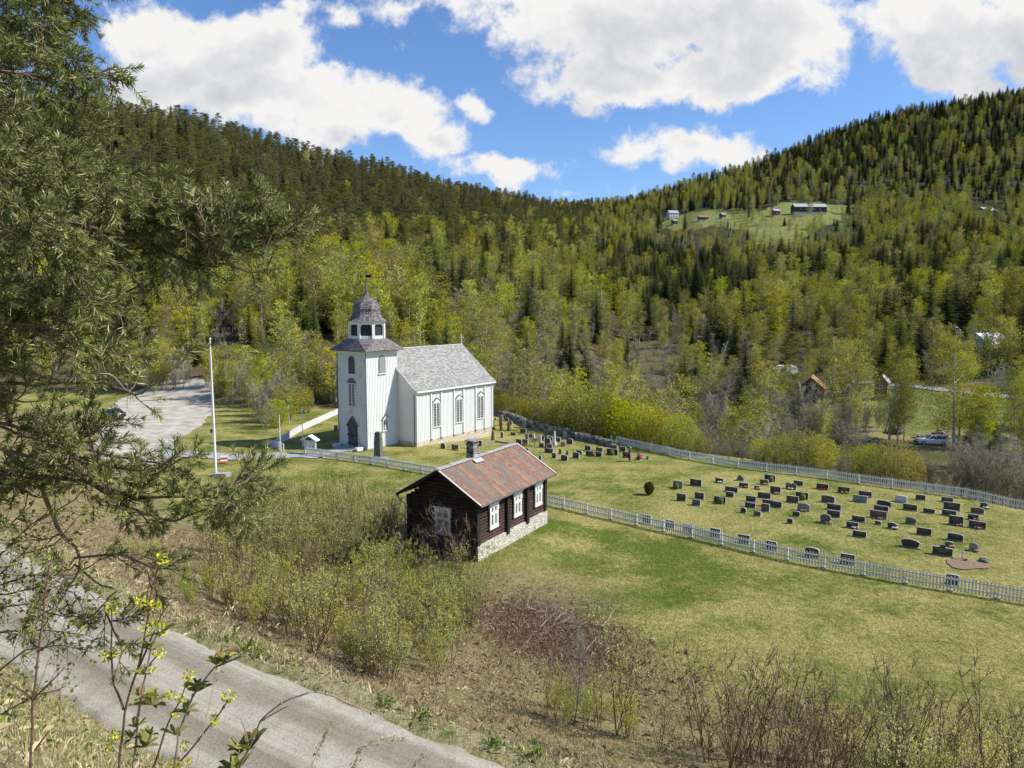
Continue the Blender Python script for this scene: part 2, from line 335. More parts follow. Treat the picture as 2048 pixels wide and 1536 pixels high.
lit=x.mix(x.step(n2,.52,.68),lit,(.13,.16,.04))
col=x.mix(x.m('MULTIPLY',x.attr('brush'),.95),lawn,lit)
col=x.mix(x.m('MULTIPLY',x.attr('earth'),x.step(n2,.25,.5)),col,x.mix(n3,(.11,.062,.04),(.30,.20,.135)))
vg=x.ramp(x.m('ADD',x.m('MULTIPLY',n3,.5),x.m('MULTIPLY',n4,.5)),[(.3,(.12,.10,.05)),(.5,(.36,.31,.17)),(.7,(.55,.50,.32))]); vg=x.mix(x.step(n2,.5,.7),vg,(.12,.17,.035))
col=x.mix(x.attr('verge'),col,vg)
ff=x.ramp(n2,[(.3,(.05,.045,.02)),(.5,(.12,.10,.05)),(.7,(.22,.17,.09))]); ff=x.mix(x.step(n1,.5,.7),ff,(.08,.10,.025)); ff=x.mix(x.attr('far'),ff,(.045,.05,.02))
col=x.mix(x.attr('forest'),col,ff)
fl=x.mix(gf,(.26,.25,.09),(.12,.17,.035)); fl=x.mix(x.m('MULTIPLY',x.attr('bare'),x.step(n2,.3,.6)),fl,bare); col=x.mix(x.attr('field'),col,fl)
n6=x.noise(x.map(tc,(1,.6,1)),4.2,4,.75); col=x.mix(x.m('MULTIPLY',x.step(n6,.44,.57),x.m('SUBTRACT',.75,x.m('MULTIPLY',x.attr('forest'),.75))),col,x.mix(1.0,col,(.56,.65,.42),'MULTIPLY')); col=x.mix(x.m('MULTIPLY',x.step(n4,.54,.64),.6),col,x.mix(1.0,col,(1.55,1.45,1.6),'MULTIPLY'))
hh=x.m('ADD',n3,x.m('MULTIPLY',n4,.6)); pbsdf(x,out,col,.95,x.bump(x.m('ADD',hh,n6),.9,.10),spec=.1)
me.materials.append(m); gr=link('ground',me); tag(gr,kind='structure')
# gravel road ----------------------------------------------------------------
def resample(P,step):
    P=np.asarray(P,float); d=np.concatenate([[0],np.cumsum(np.linalg.norm(np.diff(P,axis=0),axis=1))]); t=np.linspace(0,d[-1],max(2,int(d[-1]/step)+1))
    return np.stack([np.interp(t,d,P[:,k]) for k in range(P.shape[1])],1)
rp=resample(ROAD,.35); rp[:,:2]=np.stack([np.convolve(np.pad(rp[:,k],(8,8),'edge'),np.ones(17)/17,'valid') for k in (0,1)],1)
T=np.gradient(rp[:,:2],axis=0); T/=np.linalg.norm(T,axis=1)[:,None]; Nn=np.stack([-T[:,1],T[:,0]],1)   # towards the camera side
ws=np.linspace(0,1,23); V=[]
for k in range(len(rp)):
    e0=.25*(vnoise(k*.35,0,1.1,5)-.5)+.3*(vnoise(k*.35,3,.35,6)-.5); e1=.3*(vnoise(k*.35,7,1.3,8)-.5)+.35*(vnoise(k*.35,2,.4,9)-.5)
    for wq in ws:
        o=-.15+(RW+.3)*wq+(e0*(wq==0)+e0*.5*(wq==ws[1])+e1*(wq==1)+e1*.5*(wq==ws[-2])); x0,y0=rp[k,:2]+Nn[k]*o
        cr=.05*math.sin(wq*math.pi)-.008*(math.exp(-((wq-.27)/.09)**2)+math.exp(-((wq-.72)/.09)**2)); V.append((x0,y0,rp[k,2]+.03+cr-.16*(wq in (0,1))+.006*(vnoise(x0,y0,.8,3)-.5)))
b=MB(); n_=len(ws); i=np.arange(len(rp)-1)[:,None]*n_; j=np.arange(n_-1)[None,:]
b.add(V,np.stack([i+j,i+j+1,i+n_+j+1,i+n_+j],-1).reshape(-1,4)[:,::-1],cv=np.tile(ws,len(rp)))
m,x,out=newmat('gravel_road'); tc=x.n('ShaderNodeTexCoord').outputs['Object']; wv=x.attr('cv')
n1=x.noise(tc,1.2,5,.6); n3=x.noise(tc,22,5,.75); vo=x.n('ShaderNodeTexVoronoi'); x.set(vo.inputs['Vector'],tc); vo.inputs['Scale'].default_value=26
tr=x.step(x.m('MINIMUM',x.m('ABSOLUTE',x.m('SUBTRACT',wv,.27)),x.m('ABSOLUTE',x.m('SUBTRACT',wv,.72))),.03,.15)
tr=x.m('ADD',x.m('MULTIPLY',tr,.20),x.m('MULTIPLY',x.noise(x.map(x.n('ShaderNodeTexCoord').outputs['UV'],(4.2,.05,1)),1.0,7,.74),.62)); tr=x.m('ADD',tr,x.m('MULTIPLY',n1,.34))
base=x.ramp(tr,[(.40,(.215,.188,.14)),(.52,(.262,.232,.178)),(.62,(.33,.297,.235)),(.75,(.43,.39,.32))])
sp=x.ramp(x.m('ADD',x.m('MULTIPLY',n3,.6),x.m('MULTIPLY',vo.outputs['Color'],.4)),[(.3,(.74,.73,.71)),(.5,(.97,.97,.97)),(.7,(1.15,1.14,1.11))])
st=x.mix(tr,(1,1,1),sp); stn=sp
col=x.mix(1.0,base,stn,'MULTIPLY'); pbsdf(x,out,col,.95,x.bump(x.m('ADD',n3,vo.outputs['Distance']),.3,.012),spec=.1)
ro_=b.build('road',m,smooth=True); tag(ro_,kind='structure'); uvl=ro_.data.uv_layers.new(name='UVMap'); vi=np.zeros(len(ro_.data.loops),np.int32); ro_.data.loops.foreach_get('vertex_index',vi); uvl.data.foreach_set('uv',np.stack([(vi%n_)/22.0*3.6,(vi//n_)*.35],1).astype(np.float32).ravel())
# parking place and paths ----------------------------------------------------
def sheet(name,pl,mat,z=.03,dens=.8,px=True,jit=.25):
    import mathutils.geometry as mg
    P=np.array([g0(*p) for p in pl]) if px else np.array(pl,float); P=resample(np.vstack([P,P[:1]]),dens)[:-1]
    P=P+np.stack([(vnoise(P[:,0],P[:,1],1.5,3)-.5),(vnoise(P[:,0],P[:,1],1.5,4)-.5)],1)*jit*2
    x0,y0=P.min(0);x1,y1=P.max(0); n=int(min(60,max(4,(max(x1-x0,y1-y0))/1.5)))
    gx,gy=np.meshgrid(np.linspace(x0,x1,n),np.linspace(y0,y1,n)); m_=inpoly(gx,gy,[tuple(p) for p in P]); I=np.stack([gx[m_],gy[m_]],1)
    pts=[Vector(p) for p in np.vstack([P,I])]; k=len(P); r=mg.delaunay_2d_cdt(pts,[(a,(a+1)%k) for a in range(k)],[],0,1e-5); pl_=[tuple(p) for p in P]
    v=np.array([[p.x,p.y] for p in r[0]]); Fs=[list(f) for f in r[2] if len(f)==3 and inpoly(np.array([v[list(f),0].mean()]),np.array([v[list(f),1].mean()]),pl_)[0]]
    if not Fs: v=P; Fs=[list(f) for f in mg.tessellate_polygon([[Vector((p[0],p[1],0)) for p in P]])]; print('TREES fallback',name)
    zz=height(v[:,0],v[:,1])+z; b=MB(); b.add(np.column_stack([v,zz]),Fs)
    return b.build(name,mat,smooth=True)
grav=nmat('pale_gravel',[(.3,(.28,.25,.20)),(.5,(.44,.40,.33)),(.7,(.58,.54,.46))],.5,10,rough=.95,bump=.4,spec=.1)
gravg=nmat('grey_gravel',[(.25,(.22,.22,.22)),(.5,(.34,.34,.34)),(.75,(.48,.48,.48))],3,10,rough=.95,bump=.4,spec=.1)
tag(sheet('parking_place',[(190,890),(215,830),(232,803),(262,790),(330,784),(425,784),(428,800),(424,826),(410,845),(385,864),(352,882),(342,900),(330,930),(240,935),(195,920)],grav,.05,jit=.5),kind='structure')
tag(sheet('path',[(338,884),(352,898),(400,905),(470,908),(540,908),(600,905),(618,909),(700,893),(722,897),(628,918),(596,915),(540,920),(470,921),(400,917),(350,913),(330,925),(310,900)],gravg,.08,jit=.15),kind='structure')
# ============================================================ materials for buildings
def wallmat(name,c1,c2,stain=(.45,.45,.45),amt=.5,rough=.7):
    m,x,out=newmat(name); tc=x.n('ShaderNodeTexCoord').outputs['Object']
    a=x.noise(x.map(tc,(6,6,.5)),2.0,5,.65); b=x.noise(tc,.6,4,.6)
    col=x.mix(a,c1,c2); col=x.mix(x.m('MULTIPLY',x.step(x.m('MULTIPLY',a,b),.27,.36),amt),col,stain)
    pbsdf(x,out,col,rough,x.bump(a,.15,.01),spec=.3); return m
white=wallmat('white_paint',(.68,.68,.66),(.75,.75,.73),(.55,.55,.54),.35)
whitew=wallmat('weathered_white_paint',(.62,.62,.60),(.72,.72,.70),(.33,.33,.33),.75)
greyp=nmat('grey_paint',[(.3,(.10,.11,.115)),(.7,(.16,.17,.175))],3,rough=.6,bump=.1)
dkgrey=nmat('dark_grey_paint',[(.3,(.05,.055,.06)),(.7,(.075,.08,.085))],3,rough=.6,bump=.1)
shutter=nmat('dark_shutter_board',[(.3,(.018,.02,.024)),(.7,(.035,.038,.045))],3,stretch=(5,5,.3),rough=.7,bump=.3)
iron=nmat('black_iron',[(.3,(.012,.012,.013)),(.7,(.03,.03,.03))],8,rough=.5,metal=.6,bump=.1)
def shingle(name,cols,sx,sz,bump=.8):
    m,x,out=newmat(name); tc=x.n('ShaderNodeTexCoord').outputs['UV']
    br=x.n('ShaderNodeTexBrick'); x.set(br.inputs['Vector'],tc); br.inputs['Scale'].default_value=1; br.inputs['Brick Width'].default_value=sx; br.inputs['Row Height'].default_value=sz
    br.inputs['Mortar Size'].default_value=.012; br.inputs['Color1'].default_value=(.1,.1,.1,1); br.inputs['Color2'].default_value=(.9,.9,.9,1); br.inputs['Mortar'].default_value=(0,0,0,1)
    n=x.noise(tc,1.1,5,.6); n2=x.noise(tc,9,4,.7)
    f=x.m('ADD',x.m('MULTIPLY',br.outputs['Color'],.62),x.m('MULTIPLY',n2,.25)); f=x.m('ADD',f,x.m('MULTIPLY',n,.15),clamp=True)
    pbsdf(x,out,x.ramp(f,cols),.75,x.bump(x.m('ADD',br.outputs['Color'],n2),bump,.03),spec=.25); return m
slate=shingle('pale_slate',[(.1,(.10,.098,.09)),(.3,(.21,.205,.19)),(.6,(.315,.305,.28)),(.85,(.43,.42,.385)),(1,(.45,.44,.34))],.42,.26,.5)
shake=shingle('weathered_wood_shingle',[(.1,(.04,.035,.035)),(.35,(.12,.105,.10)),(.6,(.24,.21,.20)),(.85,(.38,.35,.34)),(1,(.5,.47,.46))],.16,.2,1)
def stonemat(name,scale,cols,mort,bump=1,str_=(1,1,2.2)):
    m,x,out=newmat(name); tc=x.n('ShaderNodeTexCoord').outputs['Object']; v=x.map(tc,str_)
    wv=x.vm('ADD',v,x.vm('SCALE',x.n('ShaderNodeTexNoise').outputs['Color']).outputs[0]).outputs[0]
    vo=x.n('ShaderNodeTexVoronoi',feature='F1'); x.set(vo.inputs['Vector'],v); vo.inputs['Scale'].default_value=scale
    ve=x.n('ShaderNodeTexVoronoi',feature='DISTANCE_TO_EDGE'); x.set(ve.inputs['Vector'],v); ve.inputs['Scale'].default_value=scale
    n=x.noise(tc,14,5,.7); f=x.m('ADD',x.m('MULTIPLY',vo.outputs['Color'],.55),x.m('MULTIPLY',n,.5))
    e=x.step(ve.outputs['Distance'],.0,.07); col=x.mix(e,mort,x.ramp(f,cols))
    pbsdf(x,out,col,.9,x.bump(x.m('ADD',e,x.m('MULTIPLY',n,.4)),bump,.05),spec=.15); return m
cream_stone=stonemat('pale_rubble_stone',2.2,[(.2,(.34,.28,.19)),(.5,(.55,.48,.36)),(.8,(.70,.65,.54))],(.42,.37,.29),.8)
white_stone=stonemat('limewashed_stone',2.4,[(.2,(.36,.32,.25)),(.5,(.54,.50,.42)),(.8,(.68,.64,.56))],(.28,.25,.19),.9)
grey_stone=stonemat('grey_fieldstone',1.6,[(.2,(.10,.095,.085)),(.5,(.24,.23,.21)),(.8,(.42,.41,.38))],(.03,.03,.028),1)
glassd=nmat('window_glass',[(.4,(.012,.014,.017)),(.6,(.05,.055,.06))],1.5,rough=.08,bump=0,spec=.6)
curt=nmat('curtained_glass',[(.4,(.14,.14,.12)),(.6,(.32,.33,.29))],2,rough=.25,bump=0,spec=.5)
stainedg,x,out=newmat('tinted_church_glass'); tc=x.n('ShaderNodeTexCoord').outputs['Object']; vo=x.n('ShaderNodeTexVoronoi'); x.set(vo.inputs['Vector'],tc); vo.inputs['Scale'].default_value=3.2
hs=x.n('ShaderNodeHueSaturation'); x.set(hs.inputs['Color'],vo.outputs['Color']); hs.inputs['Saturation'].default_value=.35; hs.inputs['Value'].default_value=.07
pbsdf(x,out,hs.outputs[0],.45,spec=.25)
concrete=nmat('concrete',[(.3,(.30,.29,.27)),(.7,(.48,.47,.44))],4,rough=.9)
metal_pole=nmat('white_metal',[(.3,(.72,.72,.73)),(.7,(.82,.82,.83))],2,rough=.35,bump=0,spec=.5)
def uvmap(o,fn):
    me=o.data; uv=me.uv_layers.new(name='UVMap')
    for p in me.polygons:
        for li in p.loop_indices:
            co=me.vertices[me.loops[li].vertex_index].co; uv.data[li].uv=fn(co,p)
    return o
def slopeuv(axis):   # u along axis, v up the slope
    a=Vector(axis).normalized()
    def f(co,p):
        n=p.normal; s=n.cross(a)
        if s.length<.05: s=Vector((0,0,1))
        s.normalize(); return (co.dot(a),co.dot(s))
    return f
def board_wall(b,p0,p1,z0,ztop,th=.12,step=.27,out=(0,0),mi=0,batt=True,skip=None,bw=.055):
    """vertical board wall from p0 to p1; ztop(t) gives the top height; out = outward normal"""
    p0=np.array(p0,float);p1=np.array(p1,float);L=np.linalg.norm(p1-p0);d=(p1-p0)/L;o=np.array(out,float)
    ts=[0,L/2,L]; 
    poly=[(0,z0),(L,z0),(L,ztop(L)),(L/2,ztop(L/2)),(0,ztop(0))]
    b.extr(poly,(p0[0],p0[1],0),(d[0],d[1],0),(0,0,1),(-o[0],-o[1],0),th,mi)
    if batt:
        n=int(L/step)
        for k in range(n+1):
            t=(L-n*step)/2+k*step
            zt=min(ztop(t-.03) if t>.03 else ztop(t),ztop(min(L,t+.03)))-.01
            c=p0+d*t+o*.02; rz=math.atan2(d[1],d[0]); b.box((c[0],c[1],(z0+zt)/2+.01),(bw,.05,zt-z0-.02),rz,mi)
# ============================================================ CHURCH
CX,CY,CAZ=-18.57,94.18,.6485
Wt,Lt,Dn,Ln=5.35,5.47,3.44,15.9
zt,zf,ze,zr=12.77,.55,7.04,12.57
ch=thing('church','white wooden church with a square west tower and shingled onion cupola','church',(CX,CY,0),R(90)-CAZ)
# local axes: x along the nave (away), y to the left of it; tower side face that the photo shows lies on y=0
def cp(name,b,mats,par=ch,smooth=False): return b.build(name,mats,par,smooth)
b=MB(); ZB=.12
board_wall(b,(0,0),(Lt,0),ZB,lambda t:zt,out=(0,-1)); board_wall(b,(Lt,Wt),(0,Wt),ZB,lambda t:zt,out=(0,1)); board_wall(b,(Lt,.13),(Lt,Wt-.13),7,lambda t:zt,out=(1,0),batt=False)
tw=cp('tower_wall',b,white)
b=MB(); board_wall(b,(0,Wt-.0),(0,0),ZB,lambda t:zt,out=(-1,0),step=.27)
for y in (.10,Wt-.10): b.box((-.035,y,(ZB+zt)/2),(.07,.2,zt-ZB))
cp('tower_front_wall',b,whitew)
b=MB()
for (xx,yy) in ((-.075,-.075),(-.075,Wt+.075)): b.box((xx,yy,(zt+ZB)/2),(.09,.09,zt-ZB-.3))
cp('corner_strip',b,greyp)
b=MB()
yL=-Dn; yR=Wt+Dn; yc=Wt/2; Wn=yR-yL
def ztop_g(y): 
    t=abs(y-yc); return np.interp(t,[0,2.67,4.3,5.3,6.1,6.6],[12.57,10.4,9.1,8.2,7.62,7.38])-.24
b.extr([(yL,zf),(-.001,zf),(-.001,ztop_g(0))]+[(y,ztop_g(y)) for y in (-.8,-1.6,-2.4,-3.0)]+[(yL,ztop_g(yL))],(Lt,0,0),(0,1,0),(0,0,1),(1,0,0),.12)
for k in range(13):
    y=yL+.13+k*.27
    if y<-.1: z1=ztop_g(y)-.03; b.box((Lt-.015,y,(zf+z1)/2),(.03,.055,z1-zf-.02))
b.box((Lt-.02,yL/2-.0,7.0),(.03,Dn-.2,.04))
b.extr([(Wt+.001,zf),(yR,zf),(yR,ztop_g(yR))]+[(y,ztop_g(y)) for y in (Wt+3,Wt+2.4,Wt+1.6,Wt+.8)]+[(Wt+.001,ztop_g(Wt))],(Lt,0,0),(0,1,0),(0,0,1),(1,0,0),.12)
b.extr([(yL,zf),(yR,zf)]+[(y,ztop_g(y)) for y in np.linspace(yR,yL,13)],(Lt+Ln,0,0),(0,1,0),(0,0,1),(-1,0,0),.12)
board_wall(b,(Lt+.12,yL),(Lt+Ln-.12,yL),zf,lambda t:ze,out=(0,-1)); board_wall(b,(Lt+Ln-.12,yR),(Lt+.12,yR),zf,lambda t:ze,out=(0,1))
cp('nave_wall',b,white)
# pilasters beside the windows, corner boards
wx=[Lt+Ln*f for f in (.235,.525,.82)]
def pilaster(xx):
    b=MB(); b.box((xx,yL-.09,(zf+ze)/2+.1),(.22,.16,ze-zf-.1)); b.box((xx+.02,yL-.09,zf+.02),(.2,.14,.1),mi=1); b.box((xx+.115,yL-.05,(zf+ze)/2+.1),(.012,.09,ze-zf-.2),mi=1); cp('pilaster',b,[white,greyp])
for xx in wx:
    for d in (-1.0,1.0): pilaster(xx+d)
for q_ in (((Lt+.06,yL-.07,(zf+ze)/2),(.2,.12,ze-zf)),((Lt+Ln-.06,yL-.07,(zf+ze)/2),(.2,.12,ze-zf)),((Lt-.03,yL+.12,(zf+ze)/2),(.06,.2,ze-zf))): b=MB(); b.box(*q_); cp('corner_board',b,white)
b=MB(); b.tube([(Lt-.09,yL+.3,6.9),(Lt-.09,yL+.3,zf-.3)],.05,8); cp('downpipe',b,dkgrey)
b=MB()
for (x0,x1,y0,y1,z1) in ((Lt,Lt+Ln,yL,yR,zf),):
    for (xa,xb,ya,yb) in ((x0+.06,x1-.06,y0+.02,y0+.5),(x0+.06,x1-.06,y1-.5,y1-.02),(x0+.06,x0+.5,y0+.51,y1-.51),(x1-.5,x1-.06,y0+.51,y1-.51)):
        b.box(((xa+xb)/2,(ya+yb)/2,(z1-1.2)/2),(xb-xa,yb-ya,z1+1.2))
b.box((Lt/2,.2,-.35),(Lt-.1,.3,.94)); b.box((.2,Wt/2,-.35),(.3,Wt-.75,.94)); b.box((Lt/2,Wt-.2,-.35),(Lt-.1,.3,.94))
cp('foundation',b,cream_stone)
# nave roof: curved profile
prof=[(0,12.62),(1.4,11.45),(2.67,10.42),(4.3,9.12),(5.3,8.22),(6.1,7.64),(6.6,7.40)]
xa,xb=Lt-.28,Lt+Ln+.3
def roofside(sgn):
    b=MB(); P=[(yc+sgn*t,z) for t,z in prof]
    for (ta,za),(tb,zb) in zip(P[:-1],P[1:]):
        n=max(1,int(abs(tb-ta)/.28))
        for k in range(n):
            f0,f1=k/n,(k+1)/n; y0=ta+(tb-ta)*f0; y1=ta+(tb-ta)*f1; z0=za+(zb-za)*f0; z1=za+(zb-za)*f1
            b.add([(xa,y0,z0),(xb,y0,z0),(xb,y1,z1),(xa,y1,z1)],[[0,1,2,3]] if sgn<0 else [[3,2,1,0]])
            b.add([(xa,y1,z1),(xb,y1,z1),(xb,y1,z1-.02),(xa,y1,z1-.02)],[[0,1,2,3]])
    under=[(t,z-.2) for t,z in P]
    for (ta,za),(tb,zb) in zip(under[:-1],under[1:]): b.add([(xa,ta,za),(xb,ta,za),(xb,tb,zb),(xa,tb,zb)],[[0,1,2,3]],1)
    return b
r=MB(); 
for sg in (-1,1):
    q=roofside(sg); r.V+=q.V; r.A+=q.A; r.M+=q.M; r.F+=[f+r.n for f in q.F]; r.n+=q.n
ro=cp('roof',r,[slate,white]); uvmap(ro,slopeuv((1,0,0)))
for xx in (xa-.02,xb+.02):
    b=MB()
    for sg in (-1,1):
        P=[(yc+sg*t,z) for t,z in prof]
        for (ta,za),(tb,zb) in zip(P[:-1],P[1:]):
            b.add([(xx-.025,ta,za+.03),(xx-.025,tb,zb+.03),(xx-.025,tb,zb-.24),(xx-.025,ta,za-.24),(xx+.025,ta,za+.03),(xx+.025,tb,zb+.03),(xx+.025,tb,zb-.24),(xx+.025,ta,za-.24)],[[0,1,2,3],[7,6,5,4],[0,4,5,1],[3,2,6,7]],0)
    vb=cp('verge_board',b,white,ro)
b=MB()
for sg in (-1,1): y=yc+sg*6.6; b.box(((xa+xb)/2,y-sg*.03,7.26),(xb-xa-.1,.06,.22)); b.box(((xa+xb)/2,y-sg*.22,7.12),(xb-xa-.3,.34,.05))
b.box(((xa+xb)/2,yc,12.66),(xb-xa,.22,.07)); cp('fascia',b,white,ro)
b=MB(); b.box((xb-.1,yc,13.35),(.08,.08,1.4)); b.box((xb-.1,yc,13.62),(.07,.66,.08)); 
for dy,dz in ((.33,13.62),(-.33,13.62),(0,14.06)): b.box((xb-.1,yc+dy,dz),(.1,.13,.13))
cp('cross',b,white)
def long_window(xc_,face,z0,hh,wd,par=ch,gl=stainedg,hood='white',nr=9,name='window',frame=white,hd=None,proud=.0):
    """face: ('s',y) on a wall facing -y, ('w',) on the wall facing -x; built from a frame with bars, a pane and a gabled hood"""
    def T(u,z,d):   # u along wall, d outwards
        return (xc_+u,-d+face[1],z) if face[0]=='s' else (face[1]-d,xc_-u,z)
    def bx(b,u,z,w_,h_,d0,d1,mi=0):
        c=T(u,z,(d0+d1)/2); dims=(w_,d1-d0,h_) if face[0]=='s' else (d1-d0,w_,h_); b.box(c,dims,mi=mi)
    b=MB(); z1=z0+hh
    bx(b,-wd/2,(z0+z1)/2,.09,hh+.1,.02,.13); bx(b,wd/2,(z0+z1)/2,.09,hh+.1,.02,.13); bx(b,0,z0-.03,wd+.34,.09,.02,.18); bx(b,0,z1+.02,wd-.12,.1,.02,.128)
    bx(b,0,(z0+z1)/2,.09,hh-.05,.03,.115)
    for s in (-1,1):
        cu=s*(wd/4+.005); bx(b,cu,(z0+z1)/2,.022,hh-.08,.03,.09)
        for k in range(1,nr): bx(b,cu,z0+hh*k/nr,wd/2-.16,.022,.03,.085)
        bx(b,s*(wd/2-.06),(z0+z1)/2,.03,hh-.08,.03,.095); bx(b,s*.06,(z0+z1)/2,.03,hh-.08,.03,.094)
    f=b.build(name,frame,par)
    b=MB(); bx(b,0,(z0+z1)/2,wd-.1,hh-.02,.022,.045); b.build('pane',gl,f)
    b=MB(); o=T(0,0,.02); ax=(1,0,0) if face[0]=='s' else (0,-1,0); an=(0,-1,0) if face[0]=='s' else (-1,0,0); t=.2
    zz=z1+.1; b.extr([(-wd/2-.1,zz),(wd/2+.1,zz),(wd/2+.1,zz+.12),(0,zz+.62),(-wd/2-.1,zz+.12)],o,ax,(0,0,1),an,t-.02)
    hh_=b.build('hood',hd or white,f)
    b=MB(); 
    for s in (-1,1): b.extr([(0,zz+.66),(s*(wd/2+.16),zz+.13),(s*(wd/2+.16),zz+.07),(0,zz+.6)],T(0,0,.0),ax,(0,0,1),an,.27)
    b.build('hood_cap',greyp,f); return f
for xx in wx: long_window(xx,('s',yL-.03),2.25,3.15,1.25,nr=9)
long_window(Wt/2,('w',-.03),5.55,2.9,1.25,gl=glassd,nr=7,hd=greyp)
long_window(Lt*.565,('s',-.03),2.2,1.35,.85,gl=glassd,nr=4,hd=white)
# bell openings with arched tops
def arch_open(face,c,z0,hh,wd):
    b=MB(); ax,an=((1,0,0),(0,-1,0)) if face=='s' else ((0,-1,0),(-1,0,0)); o=(c,-.02,0) if face=='s' else (-.02,c,0)
    pl=[(-wd/2,z0),(wd/2,z0),(wd/2,z0+hh)]+[(wd/2*math.cos(a),z0+hh+wd/2*math.sin(a)) for a in np.linspace(.2,math.pi-.2,9)]+[(-wd/2,z0+hh)]
    pl2=[(p*1.22,z0+hh+(q-z0-hh)*1.22 if q>z0+hh else q) for p,q in pl]
    b.extr(pl2,o,ax,(0,0,1),an,.07,1); b.extr(pl,o,ax,(0,0,1),an,.085,0)
    dd=(wd+.5,.2,.09) if face=='s' else (.2,wd+.5,.09); p=(c,-.1,z0-.05) if face=='s' else (-.1,c,z0-.05); b.box(p,dd,mi=2)
    cp('bell_hatch',b,[nmat('hatch_board',[(.3,(.20,.20,.19)),(.7,(.30,.30,.28))],3,stretch=(5,5,.4)) if face=='s' else dkgrey,greyp,white])
arch_open('s',Lt*.5,9.75,1.75,.95); arch_open('w',Wt*.5,9.75,1.75,.95)
# door
b=MB(); b.extr([(-.85,.3),(.85,.3),(.85,3.05),(0,4.05),(-.85,3.05)],(-.04,Wt/2,0),(0,-1,0),(0,0,1),(-1,0,0),.1,0)
dr=cp('door',b,dkgrey)
for z in (.65,1.75,2.95):
    for s in (-1,1): b=MB(); b.box((-.16,Wt/2-s*.66,z),(.04,.5,.1)); b.box((-.16,Wt/2-s*.9,z),(.05,.12,.22)); b.build('hinge',iron,dr)
b=MB(); b=MB(); b.lathe((0,0,0),[(.14,0),(.14,.05),(.08,.07)],12); o=b.build('door_ring',iron,dr); o.location=(-.14,Wt/2,1.65); o.rotation_euler=(0,R(-90),0)
b=MB()
for s in (-1,1): b.extr([(0,4.22),(s*1.05,3.05),(s*1.05,2.88),(0,4.05)],(-.03,Wt/2,0),(0,-1,0),(0,0,1),(-1,0,0),.2)
cp('door_hood',b,greyp)
b=MB(); b.box((-.75,Wt/2,.06),(1.4,3.4,.26)); b.box((-1.65,Wt/2,-.02),(.4,3.4,.2)); cp('step',b,concrete)
b=MB(); b.box((-.9,.55,.42),(1.2,.5,.06)); b.box((-.9,.55,.2),(1.0,.4,.3)); cp('bench',b,white); b=MB(); b.box((-.9,Wt-.4,.42),(1.2,.5,.06)); b.box((-.9,Wt-.4,.2),(1.0,.4,.3)); cp('bench',b,white)
# cornice + skirt roof
b=MB(); b.box((Lt/2,Wt/2,zt-.14),(Lt+.34,Wt+.34,.34)); cp('cornice',b,white)
tcx,tcy=Lt/2,Wt/2
def sq(r_,z,nx=1): return [(tcx-r_,tcy-r_,z),(tcx+r_,tcy-r_,z),(tcx+r_,tcy+r_,z),(tcx-r_,tcy+r_,z)]
def octa(r_,z,rot=R(22.5)): return [(tcx+r_*math.cos(rot+k*math.pi/4),tcy+r_*math.sin(rot+k*math.pi/4),z) for k in range(8)]
# skirt: square eave to octagon foot, split corners
E_=3.5; b=MB(); ro_=2.5; zk=14.25; e=octa(ro_/math.cos(R(22.5)),zk,R(22.5)); 
ee=[]
for k in range(8):
    a=R(22.5)+k*math.pi/4; sx=math.cos(a); sy=math.sin(a); f=E_/max(abs(sx),abs(sy)); ee.append((tcx+sx*f,tcy+sy*f,zt+.02))
cnr=[(tcx+E_,tcy+E_,zt+.0),(tcx-E_,tcy+E_,zt+.0),(tcx-E_,tcy-E_,zt+.0),(tcx+E_,tcy-E_,zt+.0)]
for k in range(8):
    k2=(k+1)%8; 
    if k%2==0: c=cnr[k//2]; V=[ee[k],c,ee[k2],e[k2],e[k]]; b.add([V[0],V[1],V[4]],[[0,1,2]]); b.add([V[1],V[3],V[4]],[[0,1,2]]); b.add([V[1],V[2],V[3]],[[0,1,2]])
    else: b.add([ee[k],ee[k2],e[k2],e[k]],[[0,1,2,3]])
b.box((tcx,tcy,zt-.03),(2*E_-.04,2*E_-.04,.09),mi=1)
o=cp('tower_roof',b,[shake,dkgrey]); uvmap(o,lambda co,p:(co.x+co.y,co.z*1.6+0*co.x))
# cupola (octagonal lantern)
lz0,lz1=zk-.05,16.45; Ro=2.42
def octring(b,r0,r1,z0,z1,mi=0):
    A=octa(r0,z0);B_=octa(r0,z1);A2=octa(r1,z0);B2=octa(r1,z1)
    for k in range(8):
        j=(k+1)%8; b.add([A[k],A[j],B_[j],B_[k]],[[0,1,2,3]],mi); b.add([A2[j],A2[k],B2[k],B2[j]],[[0,1,2,3]],mi); b.add([B_[k],B_[j],B2[j],B2[k]],[[0,1,2,3]],mi); b.add([A[j],A[k],A2[k],A2[j]],[[0,1,2,3]],mi)
b=MB(); octring(b,Ro,Ro-.25,lz0,lz0+.42); octring(b,Ro+.02,Ro-.25,lz1-.38,lz1); octring(b,Ro+.18,Ro-.2,lz1-.08,lz1+.07)
for p in octa(Ro-.08,0): 
    a=math.atan2(p[1]-tcy,p[0]-tcx); b.box((p[0],p[1],(lz0+lz1)/2),(.26,.34,lz1-lz0-.1),a)
O=octa(Ro-.01,0)
for k in range(8):   # rounded upper corners of the openings
    j=(k+1)%8; A=np.array(O[k]);B_=np.array(O[j]); d=(B_-A)/np.linalg.norm(B_-A); n=np.array([d[1],-d[0],0]); L=np.linalg.norm(B_-A)
    for s,o0 in ((1,A+d*.16),(-1,B_-d*.16)): b.extr([(0,lz1-.33),(s*.3,lz1-.33),(0,lz1-.68)],(o0[0]-n[0]*.02,o0[1]-n[1]*.02,0),d,(0,0,1),(-n[0],-n[1],0),.14)
cu=cp('cupola',b,white)
